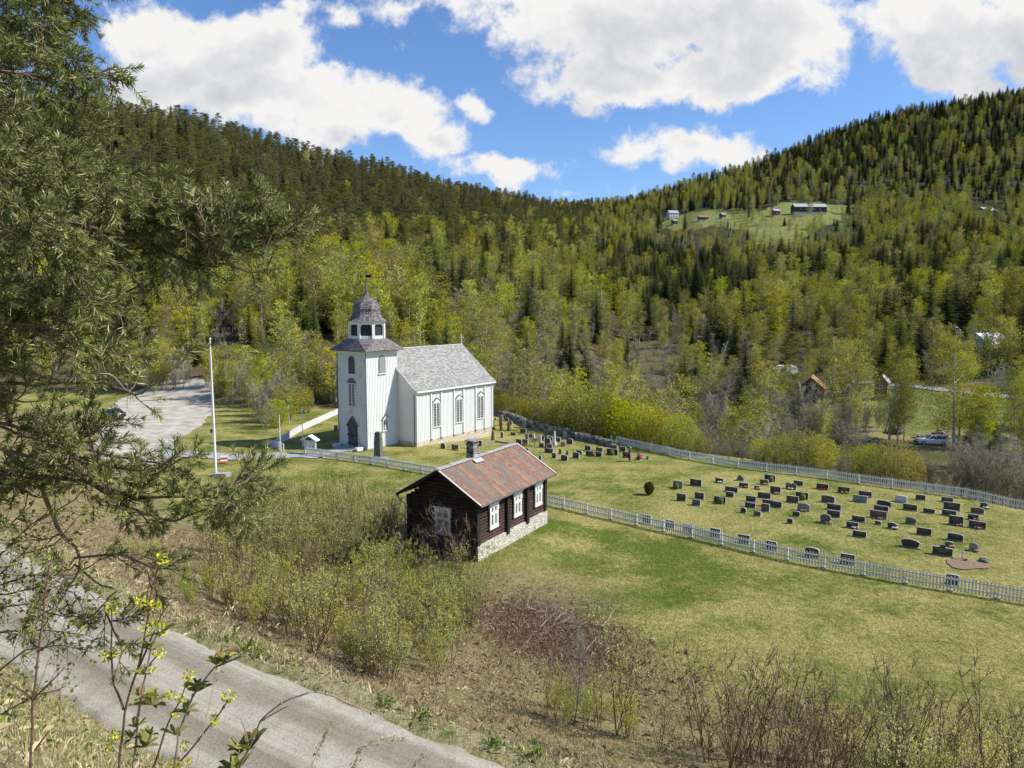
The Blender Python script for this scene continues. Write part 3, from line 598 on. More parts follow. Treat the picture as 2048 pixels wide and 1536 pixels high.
b=MB(); octring(b,Ro-.22,Ro-.3,lz0+.3,lz1-.2); b.build('shutter',shutter,cu)
# bell-shaped dome with spire
dp=[(2.62,16.48),(2.3,16.66),(2.0,16.95),(1.78,17.3),(1.68,17.7),(1.74,18.1),(1.66,18.5),(1.42,18.9),(1.1,19.25),(.72,19.5),(.45,19.68),(.3,19.95),(.2,20.3),(.13,20.9),(.09,21.6)]
b=MB(); fine=[]
for (r0,z0),(r1,z1) in zip(dp[:-1],dp[1:]):
    n=max(1,int(math.hypot(r1-r0,z1-z0)/.17))
    for k in range(n): fine.append((r0+(r1-r0)*k/n+.0,z0+(z1-z0)*k/n))
fine.append(dp[-1])
for (r0,z0),(r1,z1) in zip(fine[:-1],fine[1:]):
    A=octa((r0+.0)/math.cos(R(22.5)),z0);B_=octa((r1)/math.cos(R(22.5)),z1);A3=octa((r0+.035)/math.cos(R(22.5)),z0)
    for k in range(8): j=(k+1)%8; b.add([A3[k],A3[j],B_[j],B_[k]],[[0,1,2,3]]); b.add([A[k],A[j],A3[j],A3[k]],[[0,1,2,3]])
b.add(octa(2.6/math.cos(R(22.5)),16.47),[list(range(8))])
dm=cp('dome',b,shake); uvmap(dm,lambda co,p:(math.atan2(p.center.y-tcy,p.center.x-tcx)*1.9+((co.x-p.center.x)*-p.normal.y+(co.y-p.center.y)*p.normal.x),co.z*1.1))
b=MB(); b.tube([(tcx,tcy,21.5),(tcx,tcy,22.9)],.035,6); b.lathe((tcx,tcy,21.6),[(.05,-.12),(.13,0),(.05,.12)],10)
dd=Vector((-.5,.86,0)); b.extr([(0,22.15),(.78,22.15),(.66,22.33),(.78,22.5),(0,22.5)],(tcx,tcy,0),(.60,-.80,0),(0,0,1),(.80,.60,0),.03)
cp('weather_vane',b,iron)
# ============================================================ LOG HUT
h=HUT; hut=thing('log_cabin','dark brown log cabin with a rusty tiled roof and white windows','cabin',(h['o'][0],h['o'][1],h['z']),R(90)-h['az'])
HL,HW=h['L'],h['W']; f1=1.1; we=4.0; wr=6.12   # local heights: plinth top, wall top, ridge underside
logm,x,out=newmat('tarred_log'); tc=x.n('ShaderNodeTexCoord').outputs['Object']; sp=x.n('ShaderNodeSeparateXYZ'); x.set(sp.inputs[0],tc)
a=x.noise(x.map(tc,(.6,.6,9)),1.6,6,.7); hgt=x.step(sp.outputs[2],4.2,.8)
col=x.ramp(x.m('ADD',a,x.m('MULTIPLY',hgt,.12)),[(.3,(.010,.007,.006)),(.5,(.035,.021,.017)),(.68,(.085,.048,.035)),(.82,(.17,.09,.06))]); pbsdf(x,out,col,.8,x.bump(a,.4,.02),spec=.2)
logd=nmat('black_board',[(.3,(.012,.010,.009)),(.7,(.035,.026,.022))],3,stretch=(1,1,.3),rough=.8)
b=MB()
def logcourse(p0,p1,z0,z1,n):
    p0=np.array(p0,float);p1=np.array(p1,float)
    for k in range(n):
        z=z0+(z1-z0)*(k+.5)/n; r_=(z1-z0)/n/2*1.06; b.tube([(p0[0],p0[1],z),(p1[0],p1[1],z)],r_,8)
n=13
logcourse((0,-.0),(HL,-.0),f1,we,n); logcourse((0,HW),(HL,HW),f1,we,n); logcourse((0,0),(0,HW),f1,we,n); logcourse((HL,0),(HL,HW),f1,we,n)
for xx in (0,HL):
    for k in range(8):
        z=we+(wr-we)*(k+.5)/8; hw=HW/2*(1-(k+.5)/8); b.tube([(xx,HW/2-hw,z),(xx,HW/2+hw,z)],.14,8)
cw=b.build('log_wall',logm,hut)
def post(xx,yy): 
    b=MB(); b.box((xx,yy,(f1+we)/2-.1),(.36,.32,we-f1+.25)); b.build('wall_post',logd,hut)
for xx in (3.95,7.0): post(xx,-.16)
for xx,yy in ((.0,-.02),(HL,-.02),(0,HW+.02),(HL,HW+.02)): post(xx,yy)
b=MB()
for (xa_,xb_,ya_,yb_) in ((-.2,HL+.2,-.22,.2),(-.2,HL+.2,HW-.2,HW+.22),(HL-.2,HL+.2,.21,HW-.21)): b.box(((xa_+xb_)/2,(ya_+yb_)/2,f1/2-.55),(xb_-xa_,yb_-ya_,f1+1.0))
b.build('foundation',white_stone,hut)
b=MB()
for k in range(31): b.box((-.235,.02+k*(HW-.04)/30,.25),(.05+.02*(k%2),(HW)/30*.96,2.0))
b.build('plinth_shade_board',logd,hut)  # shade of the gable base put into the colour: dark boards over it
def hutwin(face,c,z0,w_,h_,orn=True):
    def T(u,z,d): return (c+u,-.17-d,z) if face=='s' else (-.17-d,c-u,z)
    def bx(b,u,z,a_,b_,d0,d1,mi=0):
        dims=(a_,d1-d0,b_) if face=='s' else (d1-d0,a_,b_); b.box(T(u,z,(d0+d1)/2),dims,mi=mi)
    b=MB(); z1=z0+h_
    for s in (-1,1): bx(b,s*w_/2,(z0+z1)/2,.15,h_,.0,.1)
    bx(b,0,z0-.1,w_+.18,.24,.0,.1); bx(b,0,z1+.1,w_+.26,.3,.0,.11); bx(b,0,z1+.27,w_+.4,.07,.0,.2)
    bx(b,0,(z0+z1)/2,.1,h_-.02,.0,.085); bx(b,0,z0+h_*.64,w_-.1,.1,.0,.09)
    for s in (-1,1):
        bx(b,s*(w_/2-.1),(z0+z1)/2,.06,h_-.02,.0,.07); bx(b,s*.075,(z0+z1)/2,.05,h_-.02,.0,.07)
        for zz in (z0+.04,z0+h_*.64-.075,z0+h_*.64+.075,z1-.07): bx(b,s*w_/4,zz,w_/2-.2,.05,.0,.068)
        bx(b,s*(w_/2+.09),z1-.22,.08,.3,.0,.12); bx(b,s*(w_/2+.1),z0-.1,.06,.14,.0,.12)
    f=b.build('window',white,hut); b=MB(); bx(b,0,(z0+z1)/2,w_-.1,h_,-.02,.02); b.build('pane',curt,f)
for xx in (1.95,5.45,8.85): hutwin('s',xx,2.05,.98,1.45)
hutwin('w',HW*.47,1.7,1.15,1.5)
pflash=nmat('pale_flashing',[(.3,(.42,.40,.38)),(.7,(.6,.58,.56))],4,rough=.6); ovh,ove=.75,.62; rz0=3.97; rzr=6.12
sl_=(rzr-rz0)/(HW/2+ovh)
tile,x,out=newmat('rusty_roof_tile'); tc=x.n('ShaderNodeTexCoord').outputs['UV']
br=x.n('ShaderNodeTexBrick'); x.set(br.inputs['Vector'],tc); br.offset=0; br.inputs['Scale'].default_value=1; br.inputs['Brick Width'].default_value=.24; br.inputs['Row Height'].default_value=.3; br.inputs['Mortar Size'].default_value=.015
br.inputs['Color1'].default_value=(0,0,0,1); br.inputs['Color2'].default_value=(1,1,1,1); br.inputs['Mortar'].default_value=(.2,.2,.2,1)
n1=x.noise(x.map(tc,(1.5,.42,1)),.75,5,.65); n2=x.noise(x.map(tc,(1,.14,1)),1.3,3,.6); n3=x.noise(tc,12,4,.7); n5=x.noise(x.map(tc,(5,.45,1)),1.6,5,.7)
base=x.ramp(x.m('ADD',x.m('MULTIPLY',n2,.85),x.m('MULTIPLY',br.outputs['Color'],.16)),[(.36,(.34,.235,.13)),(.48,(.30,.175,.10)),(.55,(.23,.088,.06)),(.60,(.28,.15,.09)),(.75,(.36,.26,.15))])
moss=x.mix(n3,(.075,.08,.08),(.20,.20,.19)); mf=x.m('MULTIPLY',x.step(n5,.42,.54),x.step(n1,.40,.56)); col=x.mix(x.m('MULTIPLY',mf,.9),base,moss)
col=x.mix(x.m('MULTIPLY',x.step(n5,.6,.75),.3),col,(.5,.42,.32))
wv=x.n('ShaderNodeTexWave',bands_direction='X',wave_profile='SIN'); x.set(wv.inputs[0],tc); wv.inputs['Scale'].default_value=1.31; dk=x.step(wv.outputs[1],.02,.28); col=x.mix(dk,x.mix(.55,col,(.07,.045,.035)),col)
pbsdf(x,out,col,.75,x.bump(x.m('ADD',br.outputs['Color'],wv.outputs[1]),.6,.03),spec=.3)
b=MB()
for sg in (-1,1):
    yo=HW/2+sg*(HW/2+ovh); nseg=14
    for k in range(nseg):
        f0,f1_=k/nseg,(k+1)/nseg; y0=HW/2+(yo-HW/2)*f0;y1=HW/2+(yo-HW/2)*f1_; z0=rzr+.13+(rz0-rzr)*f0;z1=rzr+.13+(rz0-rzr)*f1_
        b.add([(-ove,y0,z0+.012),(HL+ove,y0,z0+.012),(HL+ove,y1,z1+.03),(-ove,y1,z1+.03)],[[0,1,2,3]] if sg<0 else [[3,2,1,0]],0)
        b.add([(-ove,y1,z1+.03),(HL+ove,y1,z1+.03),(HL+ove,y1,z1+.0),(-ove,y1,z1+.0)],[[0,1,2,3]],0)
    b.add([(-ove+.02,HW/2,rzr+.02),(HL+ove-.02,HW/2,rzr+.02),(HL+ove-.02,yo,rz0+.02),(-ove+.02,yo,rz0+.02)],[[0,1,2,3]],1)
hr=b.build('roof',[tile,logd],hut); uvmap(hr,lambda co,p:(co.x,(co.y-HW/2)*1.2))
for xx,mi in ((-ove,0),(HL+ove,0)):
    b=MB()
    for sg in (-1,1):
        yo=HW/2+sg*(HW/2+ovh); dz=.17
        b.add([(xx-.03,HW/2,rzr+dz),(xx-.03,yo,rz0+dz),(xx-.03,yo,rz0-.06),(xx-.03,HW/2,rzr-.06),(xx+.03,HW/2,rzr+dz),(xx+.03,yo,rz0+dz),(xx+.03,yo,rz0-.06),(xx+.03,HW/2,rzr-.06)],[[0,1,2,3],[7,6,5,4],[3,2,6,7]],1)
        b.add([(xx-.05,HW/2,rzr+dz),(xx-.05,yo,rz0+dz),(xx+.09,yo,rz0+dz),(xx+.09,HW/2,rzr+dz),(xx-.05,HW/2,rzr+dz+.05),(xx-.05,yo,rz0+dz+.05),(xx+.09,yo,rz0+dz+.05),(xx+.09,HW/2,rzr+dz+.05)],[[4,5,6,7],[0,1,5,4],[3,7,6,2]],0)
    b.build('verge_board',[pflash,logd],hr)
b=MB(); rr=random.Random(3)
for k in range(34):
    xx=-ove+.16+k*(HL+2*ove-.2)/34; b.box((xx,HW/2,rzr+.19+rr.uniform(-.01,.015)),(.33,.42,.07),rr.uniform(-.03,.03))
b.build('ridge_slab',nmat('ridge_stone',[(.3,(.28,.27,.25)),(.7,(.52,.50,.47))],4),hr)
b=MB(); 
for yy in (-ovh-.04,HW+ovh+.04): 
    P=[(math.cos(a)*.08,math.sin(a)*.08) for a in np.linspace(math.pi,2*math.pi,7)]
    b.extr(P+[(p*.8,q*.8) for p,q in P[::-1]],(-ove,yy,rz0+.14),(0,1,0),(0,0,1),(1,0,0),HL+2*ove)
b.tube([(-ove+.15,HW+ovh,rz0+.05),(-ove+.15,HW+ovh-.1,rz0-.25),(-.2,HW+.28,rz0-.65),(-.2,HW+.28,.3)],.045,8)
b.build('gutter',nmat('zinc_gutter',[(.3,(.10,.105,.12)),(.7,(.2,.21,.23))],3,rough=.4,metal=.3),hr)
b=MB(); cxx,cyy=HL*.41,HW/2+.12
b.box((cxx,cyy,rzr+.6),(.72,.62,1.4)); b.box((cxx,cyy,rzr+1.22),(.8,.7,.14)); 
for dx in (-.26,.26):
    for dy in (-.22,.22): b.box((cxx+dx,cyy+dy,rzr+1.37),(.14,.14,.17))
chm=b.build('chimney',grey_stone,hut); b=MB(); b.extr([(-.52,-.42),(.42,-.48),(.58,.1),(.26,.47),(-.42,.42)],(cxx,cyy,rzr+1.45),(1,0,0),(0,1,0),(0,0,1),.09); b.build('chimney_cap',nmat('slab_stone',[(.3,(.17,.16,.15)),(.7,(.36,.35,.32))],5),chm)
b=MB(); b.box((cxx,cyy-.55,rzr+.02),(1.1,.4,.03),M=Euler((math.atan(sl_),0,0)).to_matrix()); b.build('flashing',nmat('lead_flashing',[(.3,(.35,.36,.38)),(.7,(.5,.52,.55))],4,rough=.5),chm)
# ============================================================ FENCES
def fence(name,P,label,step,pw=.085,hh=1.0,post_d=2.6,mat=None,rails=(.28,.78),z_off=.08):
    P=np.array(P,float); Rs=resample(P,.5); x0,y0=Rs[0]; z0=hz(x0,y0)
    t=thing(name,label,'fence',(x0,y0,z0),0,'white picket fences round the churchyard')
    def zz(x,y): return height(np.array([x]),np.array([y]))[0]-z0
    L=np.concatenate([[0],np.cumsum(np.linalg.norm(np.diff(P,axis=0),axis=1))])
    def at(s): return np.array([np.interp(s,L,P[:,0]),np.interp(s,L,P[:,1])])
    def dirr(s): d=at(min(s+.2,L[-1]))-at(max(s-.2,0)); return d/np.linalg.norm(d)
    b=MB(); n=int(L[-1]/step); r_=random.Random(5)
    for k in range(n+1):
        s=k*step; p=at(s)-(x0,y0); d=dirr(s); z=zz(*at(s))+z_off; rz=math.atan2(d[1],d[0])+r_.uniform(-.03,.03); h_=hh+r_.uniform(-.025,.025); lean=r_.gauss(0,.018)
        nrm=np.array([d[1],-d[0]])*.03
        w2=pw/2; c,s_=math.cos(rz),math.sin(rz); th=.022; nn=np.array([s_,-c,0])
        b.extr([(-w2,0),(w2,0),(w2,h_-.06),(0,h_),(-w2,h_-.06)],(p[0]+nrm[0],p[1]+nrm[1],z),(c,s_,0),(c*lean,s_*lean,1),nn,th)
    b.build('pickets',mat or whf,t)
    b=MB()
    for rh in rails:
        m_=int(L[-1]/1.3)+1
        for k in range(m_):
            a,c2=at(L[-1]*k/m_),at(L[-1]*(k+1)/m_); za,zb=zz(*a)+z_off+rh,zz(*c2)+z_off+rh
            M_=Matrix(((1,0,0),(0,1,0),(0,0,1))); v=np.array([c2[0]-a[0],c2[1]-a[1],zb-za]); l=np.linalg.norm(v); v/=l; sd=np.array([v[1],-v[0],0]); sd/=np.linalg.norm(sd); up=np.cross(sd,v)
            o=np.array([a[0]-x0,a[1]-y0,za]); q=[o+sd*i*.022+up*j*.045+v*kk*l for kk in (0,1) for i,j in ((-1,-1),(1,-1),(1,1),(-1,1))]
            b.add(q,[[0,1,2,3],[7,6,5,4],[0,4,5,1],[1,5,6,2],[2,6,7,3],[3,7,4,0]])
    b.build('rail',whf,t)
    npst=int(L[-1]/post_d)+1
    for k in range(npst+1):
        s=min(L[-1],k*post_d); p=at(s); d=dirr(s); nrm=np.array([d[1],-d[0]]); b=MB(); z=zz(*p); pp=p-(x0,y0)-nrm*.09
        b.box((pp[0],pp[1],z+hh/2-.08),(.09,.09,hh+.1),math.atan2(d[1],d[0])); b.build('post',whf,t)
        b=MB(); b.box((pp[0],pp[1],z+.0),(.24,.24,.2),math.atan2(d[1],d[0])+.2); b.build('post_base',concrete,t)
    return t
whf=wallmat('fence_paint',(.58,.59,.58),(.68,.69,.68),(.50,.50,.48),.4)
fence('picket_fence',[(-25.5,91.0),(-17,86.2),(-8.5,80.3),(-2.5,73.6),(3.1,68.3),(13.3,59.3),(20.9,52.3),(26.5,48.4),(32.2,45.0),(46,36)],'longest white picket fence, passing the cabin down to the lower right',.2)
fence('picket_fence',[g0(1233,887),g0(1360,916),g0(1460,934),g0(1640,956),g0(1834,984),g0(2048,1012),(58,57.5)],'white picket fence along the far side of the grave field',.2,post_d=3.2)
fence('picket_fence',[g0(546,897),g0(600,864),g0(680,827),(-18,143)],'white fence climbing behind the tower from the gate, with the lantern on it',.115,pw=.1)
fence('picket_fence',[g0(536,893),g0(566,902)],'short white picket fence piece left of the churchyard gate',.2,post_d=3)
# gate posts, notice board, flag poles
def polething(name,u,v,top,label,cat,r=.06,knob=True,grp=None):
    X,Y,Z=hit(u,v); t=thing(name,label,cat,(X,Y,Z),0,grp); H_=top
    b=MB(); b.tube([(0,0,-.1),(0,0,H_*.5),(0,0,H_)],[r,r*.8,r*.5],10); b.build('pole',metal_pole,t)
    if knob: b=MB(); b.lathe((0,0,H_),[(r*.6,0),(r*1.5,.06),(r*1.2,.16),(.01,.2)],10); b.build('finial',metal_pole,t)
    return t,X,Y,Z
t,X,Y,Z=polething('flagpole',433,953,0,'tall white flagpole with a base stone, standing left of the churchyard','flagpole') if False else (None,)+hit(432,952)
import mathutils
Hp=14.9; t=thing('flagpole','tall white flagpole with a cord and grey base stone on the left lawn','flagpole',(X,Y,Z))
b=MB(); b.tube([(0,0,-.1),(0,0,4),(0,0,Hp*.6),(0,0,Hp)],[.14,.13,.10,.055],12); b.build('pole',metal_pole,t)
b=MB(); b.lathe((0,0,Hp),[(.06,0),(.12,.06),(.1,.16),(.02,.22)],12); b.build('finial',metal_pole,t)
b=MB(); b.tube([(-.03,.05,Hp-.1),(-.22,.0,Hp-1.0),(-.12,-.08,Hp-2.6)],.012,4); b.tube([(-.12,-.12,.9),(-.17,-.14,7),(-.05,-.06,Hp-.1)],.008,4); b.build('cord',concrete,t)
b=MB(); b.extr([(-.2,-.5),(1.3,-.5),(1.7,.0),(1.2,.5),(-.1,.45),(-.5,0)],(0,0,-.1),(1,0,0),(0,1,0),(0,0,1),.45); b.build('base_stone',nmat('base_stone',[(.3,(.25,.24,.22)),(.7,(.45,.44,.42))],3,bump=.8,bd=.06),t)
for (u,v,hh,lb) in ((561,903,4.7,'thin white pole left of the churchyard gate opening'),(606,893,5.2,'thin white pole right behind the small notice board')):
    X,Y,Z=hit(u,v); t=thing('gate_pole',lb,'pole',(X,Y,Z)); b=MB(); b.tube([(0,0,-.1),(0,0,hh)],[.06,.045],8); b.build('pole',metal_pole,t); b=MB(); b.box((0,0,.55),(.18,.18,1.3)); b.build('gate_post',whf,t)
X,Y,Z=hit(621,908); t=thing('notice_board','small white roofed notice board at the churchyard gate','notice board',(X,Y,Z),R(-20))
for s in (-1,1): b=MB(); b.box((s*.78,0,.95),(.13,.13,2.1)); b.build('post',white,t)
b=MB(); b.box((0,0,1.15),(1.42,.06,1.15)); bd=b.build('panel',nmat('board_panel',[(.3,(.5,.5,.5)),(.7,(.62,.62,.62))],2),t)
b=MB(); b.box((-.3,-.04,1.3),(.34,.02,.44)); b.build('notice',nmat('paper_notice',[(.3,(.6,.62,.64)),(.7,(.8,.8,.8))],20,rough=.5),bd); b=MB(); b.box((.45,-.05,.95),(.14,.03,.14)); b.build('plate',iron,bd)
b=MB(); b.extr([(-.72,1.75),(.72,1.75),(0,2.2)],(0,.02,0),(1,0,0),(0,0,1),(0,-1,0),.05); b.build('gable',dkgrey,t)
b=MB()
for s in (-1,1): b.extr([(0,2.3),(s*1.15,1.72),(s*1.15,1.84),(0,2.42)],(0,.45,0),(1,0,0),(0,0,1),(0,-1,0),.9)
b.build('roof',white,t)
# road-work style marker leaning on the grass by the path
X,Y,Z=hit(448,928); t=thing('barrier','small red and white barrier board leaning by the path','barrier',(X,Y,Z),R(12))
for k,(mt) in enumerate((0,1,0,1)):
    pass
redp=nmat('red_paint',[(.3,(.5,.05,.03)),(.7,(.6,.08,.04))],3,rough=.5); orange=nmat('orange_plastic',[(.3,(.7,.25,.03)),(.7,(.8,.32,.05))],3,rough=.5)
b=MB(); M_=Euler((R(-25),0,0)).to_matrix()
for k in range(4): b.box((0,-.06*k*1.0+.2,.85-.22*k),(.75,.04,.235),M=M_,mi=(0,1,0,2)[k])
b.build('board',[white,redp,redp],t); b=MB(); b.box((-.3,.25,.5),(.05,.05,1.0),M=M_); b.box((.3,.25,.5),(.05,.05,1.0),M=M_); b.build('leg',white,t); b=MB(); b.lathe((.25,.3,1.0),[(.09,0),(.09,.16),(.03,.2)],10); b.build('lamp',orange,t)
b=MB(); X,Y,Z=hit(424,872)
t=thing('mailbox','small grey electric box on a post beside the parking place','utility box',(X,Y,Z)); b.box((0,0,.75),(.35,.25,.5)); b.build('box',dkgrey,t); b=MB(); b.box((0,0,.25),(.1,.1,.6)); b.build('post',concrete,t)
# ============================================================ STONE WALL
WP=np.array([g0(975,828),g0(1012,833),g0(1060,848),g0(1100,860),g0(1160,877),g0(1231,894)]); rr=random.Random(9)
b=MB(); Rw=resample(WP,.42); x0,y0=Rw[0]
for k in range(len(Rw)-1):
    d=Rw[k+1]-Rw[k]; d/=np.linalg.norm(d); nr=np.array([d[1],-d[0]]); z=hz(*Rw[k])-.15; z0w=z; hh=0
    while hh<.72+.25*vnoise(k*.4,1,3,4):
        h_=rr.uniform(.18,.36)
        for s in (-.33,0,.33):
            w_=rr.uniform(.32,.62); c=Rw[k]+nr*(s+rr.uniform(-.08,.08))+d*rr.uniform(-.12,.12)
            q=np.array([[-1,-1,-1],[1,-1,-1],[1,1,-1],[-1,1,-1],[-.8,-.8,1],[.8,-.8,1],[.8,.8,1],[-.8,.8,1]])*.5*np.array([w_,.4,h_])*(1+np.array([[rr.uniform(-.2,.2) for _ in range(3)] for _ in range(8)]))
            a=math.atan2(d[1],d[0])+rr.uniform(-.3,.3); cc,ss=math.cos(a),math.sin(a); q=np.stack([q[:,0]*cc-q[:,1]*ss,q[:,0]*ss+q[:,1]*cc,q[:,2]],1)
            b.add(q+np.array([c[0],c[1],z+hh+h_/2]),[[0,3,2,1],[4,5,6,7],[0,1,5,4],[1,2,6,5],[2,3,7,6],[3,0,4,7]],cv=rr.random())
        hh+=h_*.92
m,x,out=newmat('dry_stone'); tc=x.n('ShaderNodeTexCoord').outputs['Object']; n=x.noise(tc,7,5,.7); cvv=x.attr('cv')
col=x.ramp(x.m('ADD',x.m('MULTIPLY',n,.6),x.m('MULTIPLY',cvv,.4)),[(.25,(.06,.057,.05)),(.5,(.17,.165,.15)),(.75,(.36,.345,.31))]); pbsdf(x,out,col,.9,x.bump(n,.7,.04),spec=.1)
tag(b.build('stone_wall',m),'low dry stone wall curving along the back of the churchyard below the bushes','wall')
X,Y,Z=hit(1222,893); t=thing('gate_post','blue-grey post with a dark cap where the stone wall meets the back fence','post',(X,Y,Z)); b=MB(); b.box((0,0,.75),(.14,.14,1.7)); b.build('post',nmat('bluegrey_paint',[(.3,(.3,.34,.38)),(.7,(.4,.44,.48))],3),t); b=MB(); b.lathe((0,0,1.6),[(.2,0),(.16,.12),(.05,.2)],4); b.build('cap',iron,t)
# ============================================================ GRAVESTONES
def stmat(name,c0,c1,sp=0.45,rough=.35): return nmat(name,[(.3,c0),(.7,c1)],9,5,rough=rough,bump=.12,bd=.01,spec=sp)
SM={'k':stmat('black_granite',(.018,.018,.019),(.05,.05,.05)),'g':stmat('grey_granite',(.16,.165,.165),(.30,.30,.295),.3,.6),
 'w':stmat('pale_granite',(.42,.43,.44),(.6,.6,.6),.3,.6),'b':stmat('brown_granite',(.055,.042,.038),(.12,.09,.08)),'r':nmat('rough_stone',[(.3,(.07,.068,.062)),(.7,(.21,.20,.185))],6,6,rough=.9,bump=.9,bd=.06)}
edgem=nmat('sawn_granite_edge',[(.3,(.26,.26,.255)),(.7,(.42,.42,.41))],14,4,rough=.6,bump=.2)
engr=nmat('gilded_lettering',[(.3,(.22,.17,.07)),(.7,(.34,.28,.13))],14,rough=.5,bump=0)
basem=nmat('grave_base',[(.3,(.22,.22,.21)),(.7,(.36,.35,.34))],8,rough=.7)
boxg=nmat('clipped_shrub',[(.3,(.045,.07,.012)),(.7,(.13,.16,.03))],16,6,rough=.9,bump=1,bd=.06)
soilm=nmat('bare_soil',[(.3,(.16,.10,.07)),(.7,(.30,.21,.15))],7,6,rough=.95,bump=.8,bd=.05)
FL={c:nmat(n_+'_petals',[(.3,a),(.7,b_)],20,rough=.8,bump=0) for c,n_,a,b_ in (('R','red',(.4,.02,.02),(.55,.06,.05)),('Y','yellow',(.65,.42,.02),(.8,.6,.05)),('P','pink',(.5,.22,.2),(.65,.38,.34)),('W','white',(.6,.6,.55),(.8,.8,.75)),('O','orange',(.65,.2,.03),(.8,.35,.08)))}
cw_={'R':'red','Y':'yellow','P':'pink','W':'white','O':'orange'}
GRV=math.atan2(-21,29)   # the stones stand parallel to the near fence
def shape(sh,w,h):
    n=9
    if sh=='R': return [(-w/2,0),(w/2,0),(w/2,h),(-w/2,h)]
    if sh=='A': return [(-w/2,0),(w/2,0)]+[(w/2*math.cos(a),h-w*.38+w*.38*math.sin(a)) for a in np.linspace(0,math.pi,n)]
    if sh=='C': return [(-w/2,0),(w/2,0)]+[(w/2*math.cos(a),h*.8+h*.2*math.sin(a)) for a in np.linspace(0,math.pi,n)]
    if sh=='O': r=min(w,h)*.22; return [(-w/2+r*.3,0),(w/2-r*.3,0),(w/2,r),(w/2,h-r),(w/2-r*.3,h-r*.3),(w/2-r,h),(-w/2+r,h),(-w/2+r*.3,h-r*.3),(-w/2,h-r),(-w/2,r)]
    if sh=='S': return [(-w/2,0),(w/2,0),(w/2,h*.72),(w*.3,h*.93),(0,h*1.0),(-w*.3,h*.98),(-w/2,h*.86)]
    if sh=='N': return [(-w/2,0),(w/2,0),(w/2,h*.8),(-w*.3,h*.86),(-w*.36,h),(-w/2,h)]
    if sh=='T': return [(-w/2,0),(w/2,0),(w*.42,h*.35),(w*.12,h*.9),(-w*.08,h),(-w*.3,h*.85),(-w*.42,h*.4)]
    if sh=='M': return [(-w/2,0),(w/2,0)]+[(w/4+w/4*math.cos(a),h*.72+h*.28*math.sin(a)) for a in np.linspace(0,math.pi*.9,6)]+[(-w/4+w/4*math.cos(a),h*.72+h*.28*math.sin(a)) for a in np.linspace(math.pi*.1,math.pi,6)]
    if sh=='X': return [(-w*.4,0),(w*.4,0),(w/2,h*.68),(w*.3,h*.9),(0,h),(-w*.3,h*.92),(-w/2,h*.72)]
    if sh=='H': return [(-w*.36,0),(w*.3,0),(w/2,h*.45),(w*.42,h*.85),(w*.1,h),(-w*.25,h*.95),(-w/2,h*.7),(-w*.46,h*.35)]
SHN={'R':'rectangular','A':'round-topped','C':'gently arched','O':'round-cornered','S':'slant-topped','N':'notched','T':'pointed rough','M':'double-arched','X':'wide angular','H':'rounded boulder-shaped','B':'obelisk','L':'tall narrow','K':'cross','Z':'low rough'}
CN={'k':'black','g':'grey','w':'pale','b':'brown','r':'rough dark'}
def ball(b,c,rx,rz_,seed=0,mi=0,n=10):
    for i in range(1):
        prof=[(max(.01,math.sin(t)),-math.cos(t)) for t in np.linspace(.05,math.pi-.05,n)]; V=[];m_=14
        for r_,z in prof:
            for k in range(m_):
                a=k*2*math.pi/m_; j=1+.10*math.sin(k*5.1+z*9+seed)+.06*math.sin(k*11+z*21+seed*3); V.append((c[0]+rx*r_*j*math.cos(a),c[1]+rx*r_*j*math.sin(a),c[2]+rz_*z*j))
        Fc=[[i_*m_+j_,i_*m_+(j_+1)%m_,(i_+1)*m_+(j_+1)%m_,(i_+1)*m_+j_] for i_ in range(n-1) for j_ in range(m_)]; b.add(V,Fc,mi)
